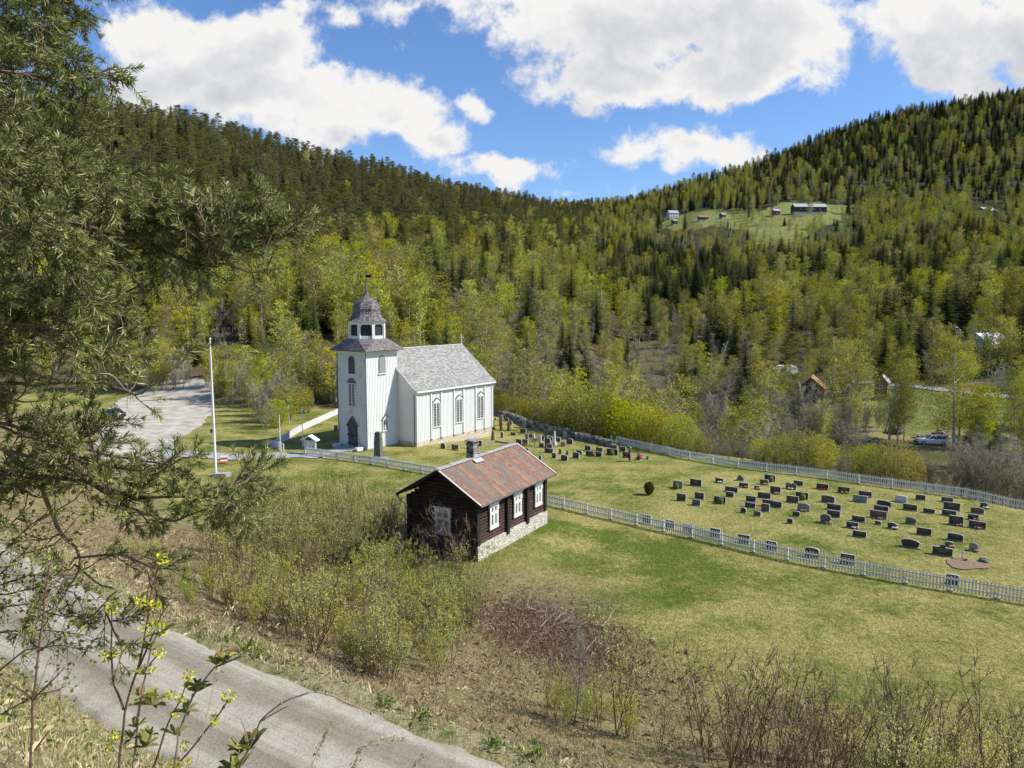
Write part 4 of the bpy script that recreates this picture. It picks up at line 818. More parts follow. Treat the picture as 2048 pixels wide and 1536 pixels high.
# u, v of the foot, width, height in photo pixels, shape, colour, extras, cluster
G=[(991,840,4,5,'A','k','','bch'),(987,858.6,5.5,18,'B','k','','bch'),(1001,851,5,21,'L','b','','bch'),(1004.5,841,4,11,'L','g','','bch'),(1002.5,860,5,17,'L','b','','bch'),(1014,842,8,6,'R','k','','bch'),
(1021,849.5,7,8,'C','b','','bcr'),(1017.5,861.5,6,17,'L','b','','bcr'),(1048.5,855,6.5,17.5,'L','g','','bcr'),(1046.5,866,12,9,'R','k','','bcr'),(1027,870.5,11,6,'R','k','','bcr'),(1004.5,875,6,11,'A','k','','bcr'),
(985.6,880.5,5.5,19,'L','b','','bcr'),(1038,888.5,12,10,'R','k','','mid1'),(1050.5,889.7,12,11,'R','b','O','mid1'),(1054,884.3,7,17,'A','g','','mid1'),(1061.5,875,8,7,'R','k','','mid1'),(1067,883.5,5.5,15,'A','w','','mid1'),(1069.4,890.3,9,14,'K','k','','mid1'),(1080.5,884.5,5,14,'A','w','','mid1'),
(1086,879.5,6,7,'C','k','','mid2'),(1092,876,5,13,'L','b','','mid2'),(1094,881,5,9,'A','b','','mid2'),(1095.5,888.5,11,12,'O','k','','mid2'),(1101.5,881.5,8,8,'C','k','','mid2'),(1109,891,8,29,'B','w','','mid2'),(1116.7,883.5,9,9,'M','k','','mid2'),(1129,877.5,7,16,'L','g','','mid2'),(1139.5,888,12,11,'C','k','','mid2'),(1127,892,10,8,'S','g','R','mid2'),
(1083.5,895,10,9,'R','k','','low1'),(1092,905,5,16,'L','b','','low1'),(1099.5,896,10,8,'R','k','','low1'),(1100.5,906,12,9,'R','k','','low1'),(1120,908,4.5,10,'L','k','','low1'),(1134,911,4,9,'L','k','','low1'),(1108.5,916,8,10,'R','k','','low1'),(1129,921,13,11,'C','k','','low1'),(1152.3,916,12,11,'R','k','','low1'),(1081,921,5.5,10,'A','b','','low1'),(1054,903.5,8,7,'R','k','','low1'),
(1176,900.5,12,9,'O','k','','man'),(1199,905,13,10,'R','b','','man'),(1180,911,16,9,'R','k','s','man'),(1198,913,12,9,'R','k','','man'),(1159,908.5,11,8,'S','k','','man'),(1225,909,21,11,'R','k','e','man'),(1228,898,13,8,'R','b','','man'),(1245.5,902.5,12,9,'R','k','','man'),(1254,915,16,11,'C','k','R','man'),(1280.5,916,9,9,'R','k','Y','man'),
(886.7,897.3,12,11,'A','k','','fnt'),(911,900.4,16,11,'R','b','O','fnt'),(940,896.5,12,19,'A','k','','fnt'),(957.5,891.7,16,12,'C','k','','fnt'),(943.3,914,10,9,'R','k','','fnt'),(958,915,6,9,'R','k','','fnt'),
(672,862,8,11,'R','k','','twr'),
(1356,976,18,14,'O','g','e','f1'),(1392,971.5,21,13,'R','k','','f1'),(1439,965,14,10,'N','k','W','f1'),(1481.5,961,13,11,'T','r','','f1'),(1487.6,974.5,16,9,'R','k','O','f1'),(1463,983.5,22,10,'R','k','','f1'),(1460,993.5,14,10,'R','k','','f1'),
(1540,961.5,19,12,'O','k','e','f2'),(1528.5,969,14,10,'O','b','P','f2'),(1514,978,9,7,'R','b','P','f2'),(1551,987,18,14,'R','k','P','f2'),(1582,978,18,12,'M','r','W','f2'),(1597,970.5,16,9,'R','k','','f2'),(1604,997.5,21,13,'R','k','e','f2'),
(1585,1005,20,13,'R','k','','f3'),(1528.5,996,22,11,'R','k','','f3'),(1502,1003,17,11,'R','k','','f3'),(1500.7,1015,18,10,'R','k','','f3'),(1536,1012.5,19,13,'R','k','','f3'),(1555,1015,15,12,'R','k','','f3'),(1531,1022.5,14,15,'R','b','','f3'),(1607,1021.5,20,15,'S','g','P','f3'),
(1487,1026,11,11,'A','k','','f4'),(1515,1032,12,10,'C','b','','f4'),(1592.5,1032.5,12,10,'C','k','','f4'),(1580,1047,9.5,10,'R','k','','f4'),(1363,1001.5,16.5,14,'R','k','','f4'),(1399,998,17,13,'R','k','','f4'),(1393,1011,15,12,'R','b','','f4'),(1440,1005,21,12,'R','k','e','f4'),
(1645,978.5,20,11,'R','k','R','f5'),(1687.5,986,19,12,'R','k','Y','f5'),(1730.6,993.5,21,11,'R','k','P','f5'),(1720,1004,23,13,'R','g','','f5'),(1656,1005,22,14,'C','b','','f5'),(1802,1004.5,18.5,13,'O','w','','f5'),(1841,999.5,15,10,'R','k','','f5'),(1768,1012,23,11,'S','k','','f5'),(1762,1023.5,23,12,'R','k','','f5'),
(1894.5,1004.5,18,10,'R','b','','f6'),(1903,1020,25,15,'R','k','','f6'),(1967.5,1016,11,11,'C','k','W','f6'),(1820,1020.5,22,12,'R','k','','f6'),(1858,1026,18,9,'R','k','','f6'),(1898,1031.5,22,11,'R','k','','f6'),(1954.5,1027,20,12,'C','b','','f6'),(1946,1039.5,16,11,'R','k','P','f6'),(1912,1050,22,18,'R','k','P','f6'),(1954.5,1056.5,26,14,'R','k','P','f6'),
(1756.5,1036.5,27,15,'R','b','P','f7'),(1668,1020,23,12,'R','k','','f7'),(1667,1034,21,13,'R','k','','f7'),(1651,1046,18,18,'H','r','P','f7'),(1717,1043,21,11,'R','k','','f7'),(1704.5,1056,19,12,'R','k','W','f7'),(1719,1074,22,12,'R','k','','f7'),(1756,1049.5,10,8,'S','b','','f7'),(1784.5,1057,16,12,'X','k','W','f7'),(1821.6,1048,16,13,'S','r','','f7'),
(1848,1070,23,14,'R','k','','f8'),(1910.6,1081,24,14,'C','k','','f8'),(1820.5,1095,30,17,'X','k','','f8'),(1885,1110.5,31,20,'V','k','','f8'),(1897.5,1093,12,10,'C','b','P','f8'),(1946.5,1101.5,15,16,'A','g','P','f8'),(1967.5,1123,16,8,'Z','r','','f8'),(1924.5,1119,11,20,'K','w','P','f8'),
(1293.7,1047,18,17,'R','k','','n1'),(1339.6,1057,18,17,'R','k','','n1'),(1376.7,1064,20,15,'R','g','','n1'),(1431,1074,18,17,'R','k','','n1'),(1488,1086.5,20,17,'R','k','','n1'),(1541.8,1099,19,17,'R','k','','n1'),(1624,1114,23,19,'C','k','','n1'),(1695,1128,23,20,'R','b','','n1'),(1905,1169,21,20,'O','k','','n1')]
CL={'bch':'near the far church corner','bcr':'below the stone wall','mid1':'left of the pale obelisk','mid2':'around the pale obelisk','low1':'behind the cabin roof','man':'by the two people','fnt':'before the nave wall','twr':'behind the tower','f1':'right of the egg-shaped bush','f2':'mid-field near the back fence','f3':'in the middle field','f4':'in the lower left field','f5':'by the right back fence','f6':'in the upper right corner','f7':'below middle of right graves','f8':'near the white cross','n1':'behind the near picket fence'}
ORD=['first','second','third','fourth','fifth','sixth','seventh','eighth','ninth','tenth','eleventh','twelfth']
cnt={}
for r_ in G: cnt.setdefault(r_[7],[]).append(r_[0])
rr=random.Random(4)
for (u,v,w,h,sh,co,ex,cl) in G:
    X,Y,Z=hit(u,v); sc_px=F/math.hypot(X,Y,Z-CAMZ)*math.hypot((u-1024)/F,1,(v-768)/F)
    W=w/sc_px/ (.88 if sh in 'RCOMXNSVHTZ' else 1); H_=h/sc_px*1.04
    k=sorted(cnt[cl]).index(u); n=len(cnt[cl])
    pos='' if n==1 else ('leftmost ' if k==0 else 'rightmost ' if k==n-1 else ORD[k]+' from the left ')
    exs={'':'','s':' with brown shrub','e':' with green shrub'}.get(ex) if ex in ('','s','e') else ' with %s flowers'%cw_[ex]
    look={'B':'%s obelisk on a pedestal'%CN[co],'K':('white wooden grave cross' if co=='w' else 'black iron grave cross'),'V':'large black gravestone topped by a cross','L':'tall narrow %s gravestone'%CN[co],'Z':'low rough fieldstone grave marker'}.get(sh,'%s %s gravestone'%(SHN.get(sh,''),CN[co]))
    nm={'B':'obelisk','K':'grave_cross'}.get(sh,'gravestone')
    lab=(look+exs+', '+pos+CL[cl])
    wd=lab.split()
    if len(wd)>16: lab=(look.replace(' gravestone',' stone')+', '+pos+CL[cl])
    t=thing(nm,lab,{'B':'obelisk','K':'cross'}.get(sh,'gravestone'),(X,Y,Z),GRV+rr.uniform(-.06,.06),'gravestones in the churchyard' )
    th=.17 if h<17 else .2; b=MB(); M1=SM[co]
    if sh=='K':
        hh=H_; cm=whf if co=='w' else iron; tt=.09 if co=='w' else .06; b.box((0,0,hh/2),(tt,tt*.6,hh)); b.box((0,0,hh*.72),(hh*.5,tt*.62,tt))
        if co=='k': 
            for s in (-1,1): b.lathe((s*hh*.25,0,hh*.72-.05),[(.01,0),(.07,.05),(.01,.1)],8)
        b.build('cross',cm,t); 
    elif sh=='B':
        ww=W*.42; b.box((0,0,H_*.09),(W*1.0,W*.9,H_*.2)); b.box((0,0,H_*.23),(W*.72,W*.66,H_*.1)); 
        q=[(-1,-1),(1,-1),(1,1),(-1,1)]; V=[(a*ww*.62,c*ww*.6,H_*.28) for a,c in q]+[(a*ww*.38,c*ww*.36,H_*.93) for a,c in q]+[(0,0,H_)]
        b.add(V,[[0,1,5,4],[1,2,6,5],[2,3,7,6],[3,0,4,7]]); b.add(V,[[4,5,8],[5,6,8],[6,7,8],[7,4,8]]); b.build('shaft',M1,t)
    elif sh=='L':
        q=[(-1,-1),(1,-1),(1,1),(-1,1)]; V=[(a*W*.5,c*W*.4,-.05) for a,c in q]+[(a*W*.38,c*W*.3,H_*.93) for a,c in q]+[(a*W*.2,c*W*.2,H_) for a,c in q]
        b.add(V,[[0,1,5,4],[1,2,6,5],[2,3,7,6],[3,0,4,7],[4,5,9,8],[5,6,10,9],[6,7,11,10],[7,4,8,11],[8,9,10,11]]); b.build('slab',M1,t)
    elif sh=='Z':
        ball(b,(0,0,.1),W*.5,H_*.6,3,0,7); b.build('slab',M1,t)
    else:
        body='R' if sh=='V' else sh
        hh=H_*.8 if sh=='V' else H_
        bh=.08; pl=shape(body,W,hh-bh)
        if sh in 'TZH': th=.3
        bw=W*.98
        b.extr([(p,q+bh) for p,q in pl],(0,th/2,0),(1,0,0),(0,0,1),(0,-1,0),th,1)
        # polished face a hair in front of the sawn stone
        b.extr([(p*.985,bh+.004+q*.985) for p,q in pl],(0,-th/2-.001,0),(1,0,0),(0,0,1),(0,-1,0),.006,0)
        if sh=='V': b.box((0,0,hh+H_*.08),(.13,th*.9,H_*.28)); b.box((0,0,hh+H_*.1),(.36,th*.85,.12))
        b2=MB(); b2.box((0,-.02,.02),(W*1.06,th+.16,.13)); b2.build('base',basem if co!='k' else SM['g'],t)
        if co in 'kb' and body in 'RCOAM' and W>.5:
            nl=2 if H_>.6 else 1; r2=random.Random(int(u))
            for i in range(nl+1):
                zz=bh+(hh-bh)*(.78-.2*i); lw=W*(.62-.12*i)*r2.uniform(.8,1.1); x0=-lw/2
                while x0<lw/2-.03:
                    cwid=r2.uniform(.02,.05); b.box((x0+cwid/2,-th/2-.0095,zz),(cwid,.003,.055*r2.uniform(.7,1)),mi=2); x0+=cwid+.016
        b.build('slab',[M1,edgem if co in 'kb' else M1,engr],t)
    if ex=='e' or ex=='s':
        xo=-W*.28 if cl=='f1' else (.3 if ex=='s' else rr.uniform(-.15,.15)); t2=thing('grave_shrub','round %s shrub before the stone %s'%('brown' if ex=='s' else 'green',pos+CL[cl])[:110],'shrub',(X+xo,Y-.45,Z),0,'small shrubs on the graves'); b=MB(); ball(b,(0,0,.3),.3,.36,int(u)); b.build('foliage',boxg if ex=='e' else nmat('brown_shrub',[(.3,(.10,.06,.04)),(.7,(.22,.13,.09))],18,6,rough=.9,bump=1,bd=.05),t2)
    elif ex:
        t2=thing('grave_flowers','%s flowers set on the grave %s'%(cw_[ex],pos+CL[cl]),'flowers',(X,Y-.35,Z),0,'flowers on the graves'); b=MB(); r3=random.Random(int(u*3)); bl=MB()
        for i in range(12):
            px,py=r3.uniform(-.38,.38)*min(1,W),r3.uniform(-.12,.12); ball(b,(px,py,.13+r3.uniform(0,.08)),.055,.045,i,0,5); bl.tube([(px,py,0),(px,py,.12)],.01,3); bl.add([(px-.07,py,.02),(px+.07,py,.02),(px,py+.05,.13)],[[0,1,2]])
        b.build('petals',FL[ex],t2); bl.build('leaves',boxg,t2)
# family plot, fresh grave, egg-shaped thuja, memorial slab
b=MB(); c=np.array([g0(995,884),g0(1022,884)]); 
plt=[g0(962,882.5),g0(991,876.5),g0(1025,882),g0(1012,890),g0(998,897),g0(975,893)]; tag(sheet('gravel_plot',plt,gravg,.05,jit=.05),kind='structure')
for (a,c_) in ((plt[0],plt[1]),(plt[1],plt[2]),(plt[2],plt[4])):
    a=np.array(a);c_=np.array(c_);mid=(a+c_)/2;d=c_-a;L=np.linalg.norm(d); b=MB(); b.box((0,0,.1),(L,.16,.22)); o=b.build('kerb_stone',SM['g']); o.location=(mid[0],mid[1],hz(*mid)); o.rotation_euler=(0,0,math.atan2(d[1],d[0]))
    tag(o,'%s granite kerb of the gravelled family grave'%('back' if a[0]==plt[1][0] else 'left' if a[0]==plt[0][0] else 'front right'),'kerb')
tag(sheet('bare_soil',[(1895,1120),(1903,1117),(1930,1119),(1950,1123),(1985,1131),(1980,1139),(1960,1137),(1925,1140),(1905,1135),(1893,1126)],soilm,.06,dens=.4,jit=.12),kind='structure')
X,Y,Z=hit(1298,990); t=thing('round_bush','egg-shaped clipped evergreen bush alone on the lawn right of the cabin','bush',(X,Y,Z))
b=MB(); r3=np.random.default_rng(5); nl=5200; d=r3.normal(size=(nl,3)); d/=np.linalg.norm(d,axis=1)[:,None]; rad=np.where(d[:,2]>0,1,.9)*(1-.12*r3.random(nl)**2)*(1+.05*np.sin(d[:,0]*9)*np.cos(d[:,2]*8)); P=d*rad[:,None]*np.array([.5,.5,.66])+np.array([0,0,.66])
def leafquads(P,size,rng,asp=.5,dirs=None,droop=0.):
    n=len(P); a=rng.normal(size=(n,3)) if dirs is None else dirs+rng.normal(size=(n,3))*.45; a[:,2]-=droop; a/=np.linalg.norm(a,axis=1)[:,None]+1e-9
    b_=np.cross(a,rng.normal(size=(n,3))); b_/=np.linalg.norm(b_,axis=1)[:,None]+1e-9
    s=(size*(.6+.8*rng.random(n)))[:,None]; V=np.stack([P-a*s*.5,P+b_*s*asp*.5,P+a*s*.5,P-b_*s*asp*.5],1).reshape(-1,3); Fq=np.arange(n*4).reshape(-1,4); return V,Fq
V,Fq=leafquads(P,.075,r3,.6,d); b.add(V,Fq,0,np.repeat(r3.random(nl),4)); ball(b,(0,0,.66),.44,.6,2,1)
m,x,out=newmat('thuja_foliage'); cvv=x.attr('cv'); pbsdf(x,out,x.ramp(cvv,[(0,(.06,.06,.012)),(.5,(.13,.115,.025)),(1,(.24,.19,.04))]),.9,spec=.1); b.build('foliage',[m,m],t)
b=MB(); b.tube([(0,0,-.1),(0,0,.4)],.06,6); b.build('trunk',nmat('bark',[(.3,(.07,.05,.035)),(.7,(.16,.12,.09))],12,5,(1,1,.3),rough=.95,bump=.8,bd=.03),t)
bark=bpy.data.materials['bark']
X,Y,Z=hit(757.5,915); t=thing('memorial_stone','tall rough stone monolith inside the fence before the church tower','memorial stone',(X,Y,Z),GRV+.1)
b=MB(); r4=random.Random(2); n=11
for k in range(n):
    pass
lv=[(0,.52,.30),(.8,.5,.28),(1.7,.47,.26),(2.6,.43,.25),(3.15,.4,.24),(3.3,.3,.18)]; V=[]
for z,wx_,wy_ in lv: V+=[(sx*wx_*(1+r4.uniform(-.08,.08)),sy*wy_*(1+r4.uniform(-.1,.1)),z-.1+r4.uniform(-.04,.04)) for sx,sy in ((-1,-1),(0,-1.1),(1,-1),(1,1),(0,1.1),(-1,1))]
Fc=[[i*6+j,i*6+(j+1)%6,(i+1)*6+(j+1)%6,(i+1)*6+j] for i in range(5) for j in range(6)]; b.add(V,Fc); b.add([V[30+j] for j in range(6)],[[0,1,2,3,4,5]]); b.build('monolith',SM['r'],t); b=MB(); ball(b,(.5,-.2,.0),1.1,.12,3,0,6); b.build('base_stones',SM['g'],t)
# ============================================================ VEGETATION
NP=np.random.default_rng
def foliage(name,stops,trans=.3,hue=.06,val=.5,rnd=True,tcol=None):
    m,x,out=newmat(name); cvv=x.attr('cv'); oi=x.n('ShaderNodeObjectInfo')
    hs=x.n('ShaderNodeHueSaturation'); x.set(hs.inputs['Color'],x.ramp(cvv,stops)); r=oi.outputs['Random']
    if rnd:
        x.set(hs.inputs['Hue'],x.m('MULTIPLY_ADD',r,hue,.5-hue/2)); x.set(hs.inputs['Value'],x.m('MULTIPLY_ADD',x.m('FRACT',x.m('MULTIPLY',r,7.31)),val,1-val/2)); x.set(hs.inputs['Saturation'],x.m('MULTIPLY_ADD',x.m('FRACT',x.m('MULTIPLY',r,3.7)),.3,.85))
    d=x.n('ShaderNodeBsdfDiffuse'); x.set(d.inputs[0],hs.outputs[0]); t=x.n('ShaderNodeBsdfTranslucent'); x.set(t.inputs[0],hs.outputs[0])
    mx=x.n('ShaderNodeMixShader'); mx.inputs[0].default_value=trans; x.t.links.new(d.outputs[0],mx.inputs[1]); x.t.links.new(t.outputs[0],mx.inputs[2]); x.t.links.new(mx.outputs[0],out.inputs[0]); return m
Mf={'birch':foliage('birch_leaf',[(0,(.20,.20,.03)),(.5,(.42,.40,.06)),(1,(.62,.56,.12))],.22,.055,.55),
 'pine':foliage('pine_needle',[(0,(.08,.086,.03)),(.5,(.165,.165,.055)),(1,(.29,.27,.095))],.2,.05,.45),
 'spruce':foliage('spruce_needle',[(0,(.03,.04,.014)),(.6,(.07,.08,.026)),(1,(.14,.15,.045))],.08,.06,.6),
 'bare':foliage('bare_twig',[(0,(.22,.19,.15)),(.5,(.40,.355,.28)),(1,(.58,.53,.43))],.1,.07,.5),
 'budding':foliage('budding_leaf',[(0,(.15,.13,.045)),(.5,(.22,.20,.06)),(1,(.32,.29,.09))],.3,.08,.45),
 'willow':foliage('willow_leaf',[(0,(.22,.22,.02)),(.5,(.42,.41,.04)),(1,(.60,.55,.08))],.35,.05,.35),
 'leafy':foliage('sapling_leaf',[(0,(.29,.32,.055)),(.5,(.50,.53,.12)),(1,(.70,.70,.24))],.4,.03,.3)}
barkb=nmat('birch_bark',[(.35,(.10,.09,.08)),(.5,(.48,.46,.42)),(.7,(.66,.64,.6))],6,5,(1,1,2.5),rough=.8,bump=.2)
barkp=nmat('pine_bark',[(.3,(.12,.07,.045)),(.7,(.32,.19,.12))],8,5,(1,1,.5),rough=.95,bump=.6)
barkg=nmat('grey_bark',[(.3,(.10,.085,.07)),(.7,(.26,.23,.19))],8,5,(1,1,.4),rough=.9,bump=.3)
stemr=foliage('sapling_stem',[(0,(.13,.085,.06)),(.5,(.25,.175,.125)),(1,(.42,.33,.25))],0,.02,.4)
def limb(rng,p0,az,L,up,n=5,sag=0.,wob=.06):
    P=[np.array(p0,float)]; d=np.array([math.cos(az)*math.cos(up),math.sin(az)*math.cos(up),math.sin(up)])
    for k in range(n): d=d+rng.normal(size=3)*wob; d[2]-=sag/n; d/=np.linalg.norm(d); P.append(P[-1]+d*L/n)
    return np.array(P)
def mk_birch(seed,h=12,nl=3000,spread=.17,droop=.5,lsz=.2,low=.16,leaf='birch'):
    r=NP(seed); tb=MB(); cb=MB()
    z=np.linspace(0,1,9); bend=np.cumsum(r.normal(size=(9,2))*.012*h,axis=0)*z[:,None]
    T=np.column_stack([bend,z*h]); tb.tube(T,.011*h*(1-z*.93)+.004,6)
    k=46; pts=[]
    for i in range(k):
        t=low+(.97-low)*(i+.5)/k+r.normal()*.01; p=np.array([np.interp(t,z,T[:,j]) for j in range(3)])
        pr=math.sin(min(1,(1-t)/(1-low))**.62*math.pi*.72)/1.0; L=h*spread*max(.12,pr)*r.uniform(.65,1.25)
        az=i*2.399+r.normal()*.4; P=limb(r,p,az,L*1.2,R(r.uniform(28,58)),5,.9*droop,.05); tb.tube(P,np.linspace(.0035*h*(1-t)+.010,.004,6),3,cap=False)
        pts.append((P,L))
    n=nl//k; A=[]
    for P,L in pts:
        m=max(8,int(n*(.45+.8*L/(h*spread)))); q=r.random(m)**.65*5; i0=np.minimum(q.astype(int),4); f=(q-i0)[:,None]
        B=P[i0]*(1-f)+P[i0+1]*f+r.normal(size=(m,3))*np.array([.13,.13,.11])*L; B[:,2]-=r.random(m)**1.5*L*droop*.55; A.append(B)
    A=np.vstack(A); cl=fbm(A[:,0]*3+A[:,2],A[:,1]*3+A[:,2]*2,2.2,seed,2)*1.25-.12
    V,Fq=leafquads(A,lsz,r,.55,None,.5); cb.add(V,Fq,0,np.repeat(np.clip(cl*.9+r.normal(size=len(A))*.16,0.01,1),4))
    return tb,cb
def mk_spruce(seed,h=16,nb=34,w=.15,per=8):
    r=NP(seed); tb=MB(); cb=MB(); tb.tube([(0,0,0),(0,0,h*.5),(0,0,h*.985)],[.013*h,.008*h,.01],6)
    for i in range(nb):
        t=.05+.95*(i/nb)**.95; zc=h*t; L0=h*w*(1-t)**.85*1.12+.10
        for j in range(per if t<.85 else 5):
            az=j*2*math.pi/per+i*1.1+r.normal()*.25; L=L0*r.uniform(.7,1.2); dr=r.uniform(.15,.45)*(1-t*.6)
            m=9; s=np.linspace(.08,1,m); x_=s*L; zz=zc+.12*L*s-dr*L*s**1.3*1.1+.1*L*s**3+r.normal()*.04
            ca,sa=math.cos(az),math.sin(az); wd=L*.30*(1-s*.75)*r.uniform(.7,1.3,m)
            C_=np.column_stack([ca*x_,sa*x_,zz])
            sd=np.array([-sa,ca,0])
            for sg in (-1,1):
                tip=C_+sd*wd[:,None]*sg+np.column_stack([ca*x_*.06,sa*x_*.06,-.35*wd-r.random(m)*.12*L0]); nxt=np.vstack([C_[1:],C_[-1:]+(C_[-1]-C_[-2])*.7])
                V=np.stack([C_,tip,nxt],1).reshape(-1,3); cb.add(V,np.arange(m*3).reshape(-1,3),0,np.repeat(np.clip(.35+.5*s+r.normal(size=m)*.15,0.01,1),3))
    return tb,cb
def mk_pine(seed,h=15,ncl=58,low=.38,w=.17):
    r=NP(seed); tb=MB(); cb=MB(); z=np.linspace(0,1,8); T=np.column_stack([np.cumsum(r.normal(size=(8,2))*.008*h,axis=0)*z[:,None],z*h]); tb.tube(T,.013*h*(1-z*.85)+.01,6)
    for i in range(ncl):
        t=low+(1-low)*((i+.5)/ncl)**.9; p=np.array([np.interp(t*.98,z,T[:,j]) for j in range(3)]); pr=math.sqrt(max(.02,1-((t-low)/(1-low))**1.7))*(.65+.6*min(1,(t-low)/.18)*.6)
        L=h*w*pr*r.uniform(.45,1.15)+.15; az=i*2.399+r.normal()*.5; P=limb(r,p,az,L,R(r.uniform(-5,38)),4,-.15,.10); tb.tube(P,np.linspace(.025,.01,5),3,cap=False)
        for s,c in ((1.0,P[-1]),(.72,P[-2]),(.5,P[-3]*.5+P[-2]*.5)):
            if s<.6 and r.random()<.4: continue
            m=34; d=r.normal(size=(m,3)); d/=np.linalg.norm(d,axis=1)[:,None]; d[:,2]=np.abs(d[:,2])*.75-.15; rad=h*.036*r.uniform(.75,1.35)*(.45+.55*r.random(m)); B=c+d*rad[:,None]*np.array([1.25,1.25,.62])
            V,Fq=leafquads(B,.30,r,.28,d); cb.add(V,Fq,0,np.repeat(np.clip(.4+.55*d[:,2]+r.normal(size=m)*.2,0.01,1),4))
    return tb,cb
def mk_bare(seed,h=9,stems=1,leaf=0,spread=.3,tw=420,lsz=.11,tb_n=16,twl=.07):
    r=NP(seed); tb=MB(); cb=MB(); E=[]
    for s in range(stems):
        lean=r.uniform(.0,.16) if stems==1 else r.uniform(.08,.42); az=r.uniform(0,6.28)
        T=limb(r,(r.normal()*.12*(stems>1),r.normal()*.12*(stems>1),0),az,h*r.uniform(.75,1),R(90)-lean,7,-.12,.05); tb.tube(T,np.linspace(.009*h/(1 if stems==1 else 1.9),.006,8),5 if stems==1 else 4,cap=False)
        nb=int(tb_n/max(1,stems**.6))
        for i in range(nb):
            t=.2+.78*(i+r.random())/nb; q=t*7; i0=min(6,int(q)); p=T[i0]*(1-q+i0)+T[i0+1]*(q-i0); L=h*spread*(1.1-t)*r.uniform(.6,1.2)+.25; B=limb(r,p,i*2.4+r.normal()*.5,L,R(r.uniform(35,65)),4,-.25,.09); tb.tube(B,np.linspace(.012,.004,5),3,cap=False); E.append(B)
    # twigs: slim slivers
    A=[];Dr=[]
    for B in E:
        m=max(3,tw//len(E)); q=r.random(m)*4; i0=np.minimum(q.astype(int),3); f=(q-i0)[:,None]; P=B[i0]*(1-f)+B[i0+1]*f; dd=(B[i0+1]-B[i0]); dd/=np.linalg.norm(dd,axis=1)[:,None]; dd=dd+r.normal(size=(m,3))*.55+np.array([0,0,.25]); dd/=np.linalg.norm(dd,axis=1)[:,None]; A.append(P);Dr.append(dd)
    A=np.vstack(A);Dr=np.vstack(Dr); n=len(A); L=(h*twl*(.5+r.random(n)))[:,None]; sd=np.cross(Dr,r.normal(size=(n,3))); sd/=np.linalg.norm(sd,axis=1)[:,None]
    V=np.stack([A-sd*.011,A+sd*.011,A+Dr*L],1).reshape(-1,3); cb.add(V,np.arange(n*3).reshape(-1,3),0,np.repeat(r.random(n)*.9+.05,3))
    # side twiglets
    B2=A+Dr*L*.5; D2=Dr+r.normal(size=(n,3))*.6; D2/=np.linalg.norm(D2,axis=1)[:,None]; V=np.stack([B2-sd*.008,B2+sd*.008,B2+D2*L*.6],1).reshape(-1,3); cb.add(V,np.arange(n*3).reshape(-1,3),0,np.repeat(r.random(n)*.9+.05,3))
    if leaf:
        k=r.integers(0,n,leaf); P=A[k]+Dr[k]*L[k]*(r.random(leaf)[:,None]*1.1)+r.normal(size=(leaf,3))*.05; V,Fq=leafquads(P,lsz,r,.6); cb.add(V,Fq,1,np.repeat(np.clip(r.normal(size=leaf)*.25+.5,.01,1),4))
    return tb,cb
def mk_bush(seed,h=4,nl=3200,w=.75,lsz=.13):
    r=NP(seed); tb=MB(); cb=MB(); E=[]
    for s in range(22):
        az=r.uniform(0,6.28); T=limb(r,(math.cos(az)*h*.12,math.sin(az)*h*.12,0),az,h*r.uniform(.7,1.05),R(90)-abs(r.normal()*.35)-.05,6,-.05,.06); tb.tube(T,np.linspace(.03,.006,7),4,cap=False); E.append(T)
    c=r.normal(size=(nl,3)); c/=np.linalg.norm(c,axis=1)[:,None]; rad=r.random(nl)**.28; nz_=fbm(c[:,0]*4+9,c[:,1]*4+c[:,2]*3,1.1,seed,3); P=c*(rad*(.68+.6*nz_))[:,None]*np.array([w*h*.6,w*h*.6,h*.52])+np.array([0,0,h*.54]); P[:,2]=np.abs(P[:,2])
    V,Fq=leafquads(P,lsz,r,.55); cb.add(V,Fq,0,np.repeat(np.clip(nz_*.9+r.normal(size=nl)*.15,.01,1),4)); return tb,cb
PROTO={}
def proto(kind,mks,tm,cm):
    PROTO[kind]=[(a.mesh(kind+'_trunk',tm),c.mesh(kind+'_crown',cm)) for a,c in mks]
proto('birch',[mk_birch(s,12,3600,sp,dr,.22) for s,sp,dr in ((1,.20,.5),(2,.24,.6),(3,.17,.4),(4,.22,.8),(5,.21,.45))],barkb,Mf['birch'])
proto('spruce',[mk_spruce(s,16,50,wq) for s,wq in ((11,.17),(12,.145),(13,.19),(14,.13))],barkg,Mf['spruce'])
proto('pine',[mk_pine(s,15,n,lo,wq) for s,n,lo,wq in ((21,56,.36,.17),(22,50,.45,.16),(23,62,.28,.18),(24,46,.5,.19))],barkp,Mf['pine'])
proto('bare_tree',[mk_bare(s,9,st,lf,.3,1100) for s,st,lf in ((31,1,0),(32,3,0),(33,4,200),(34,1,160))],barkg,[Mf['bare'],Mf['budding']])
proto('alder_bush',[mk_bare(s,5,7,lf,.34,1100,.10,30) for s,lf in ((41,0),(42,700),(43,1500))],barkg,[Mf['bare'],Mf['budding']])
proto('willow_bush',[mk_bush(s,4,3400) for s in (51,52,53)],barkg,Mf['willow'])
proto('big_birch',[mk_birch(s,17,9500,sp,dr,.17,.14+.04*(s%2)) for s,sp,dr in ((101,.17,.7),(102,.20,.8),(103,.15,.6))],barkb,Mf['birch'])
BH={'big_birch':17,'birch':12,'spruce':16,'pine':15,'bare_tree':9,'alder_bush':5,'willow_bush':4}
WORD={'big_birch':('birch','x'),'birch':('birch','light green birch'),'spruce':('spruce','dark spruce'),'pine':('pine','dull green pine'),'bare_tree':('tree','leafless grey tree'),'alder_bush':('bush','grey brown leafless bush'),'willow_bush':('bush','rounded yellow green willow bush')}
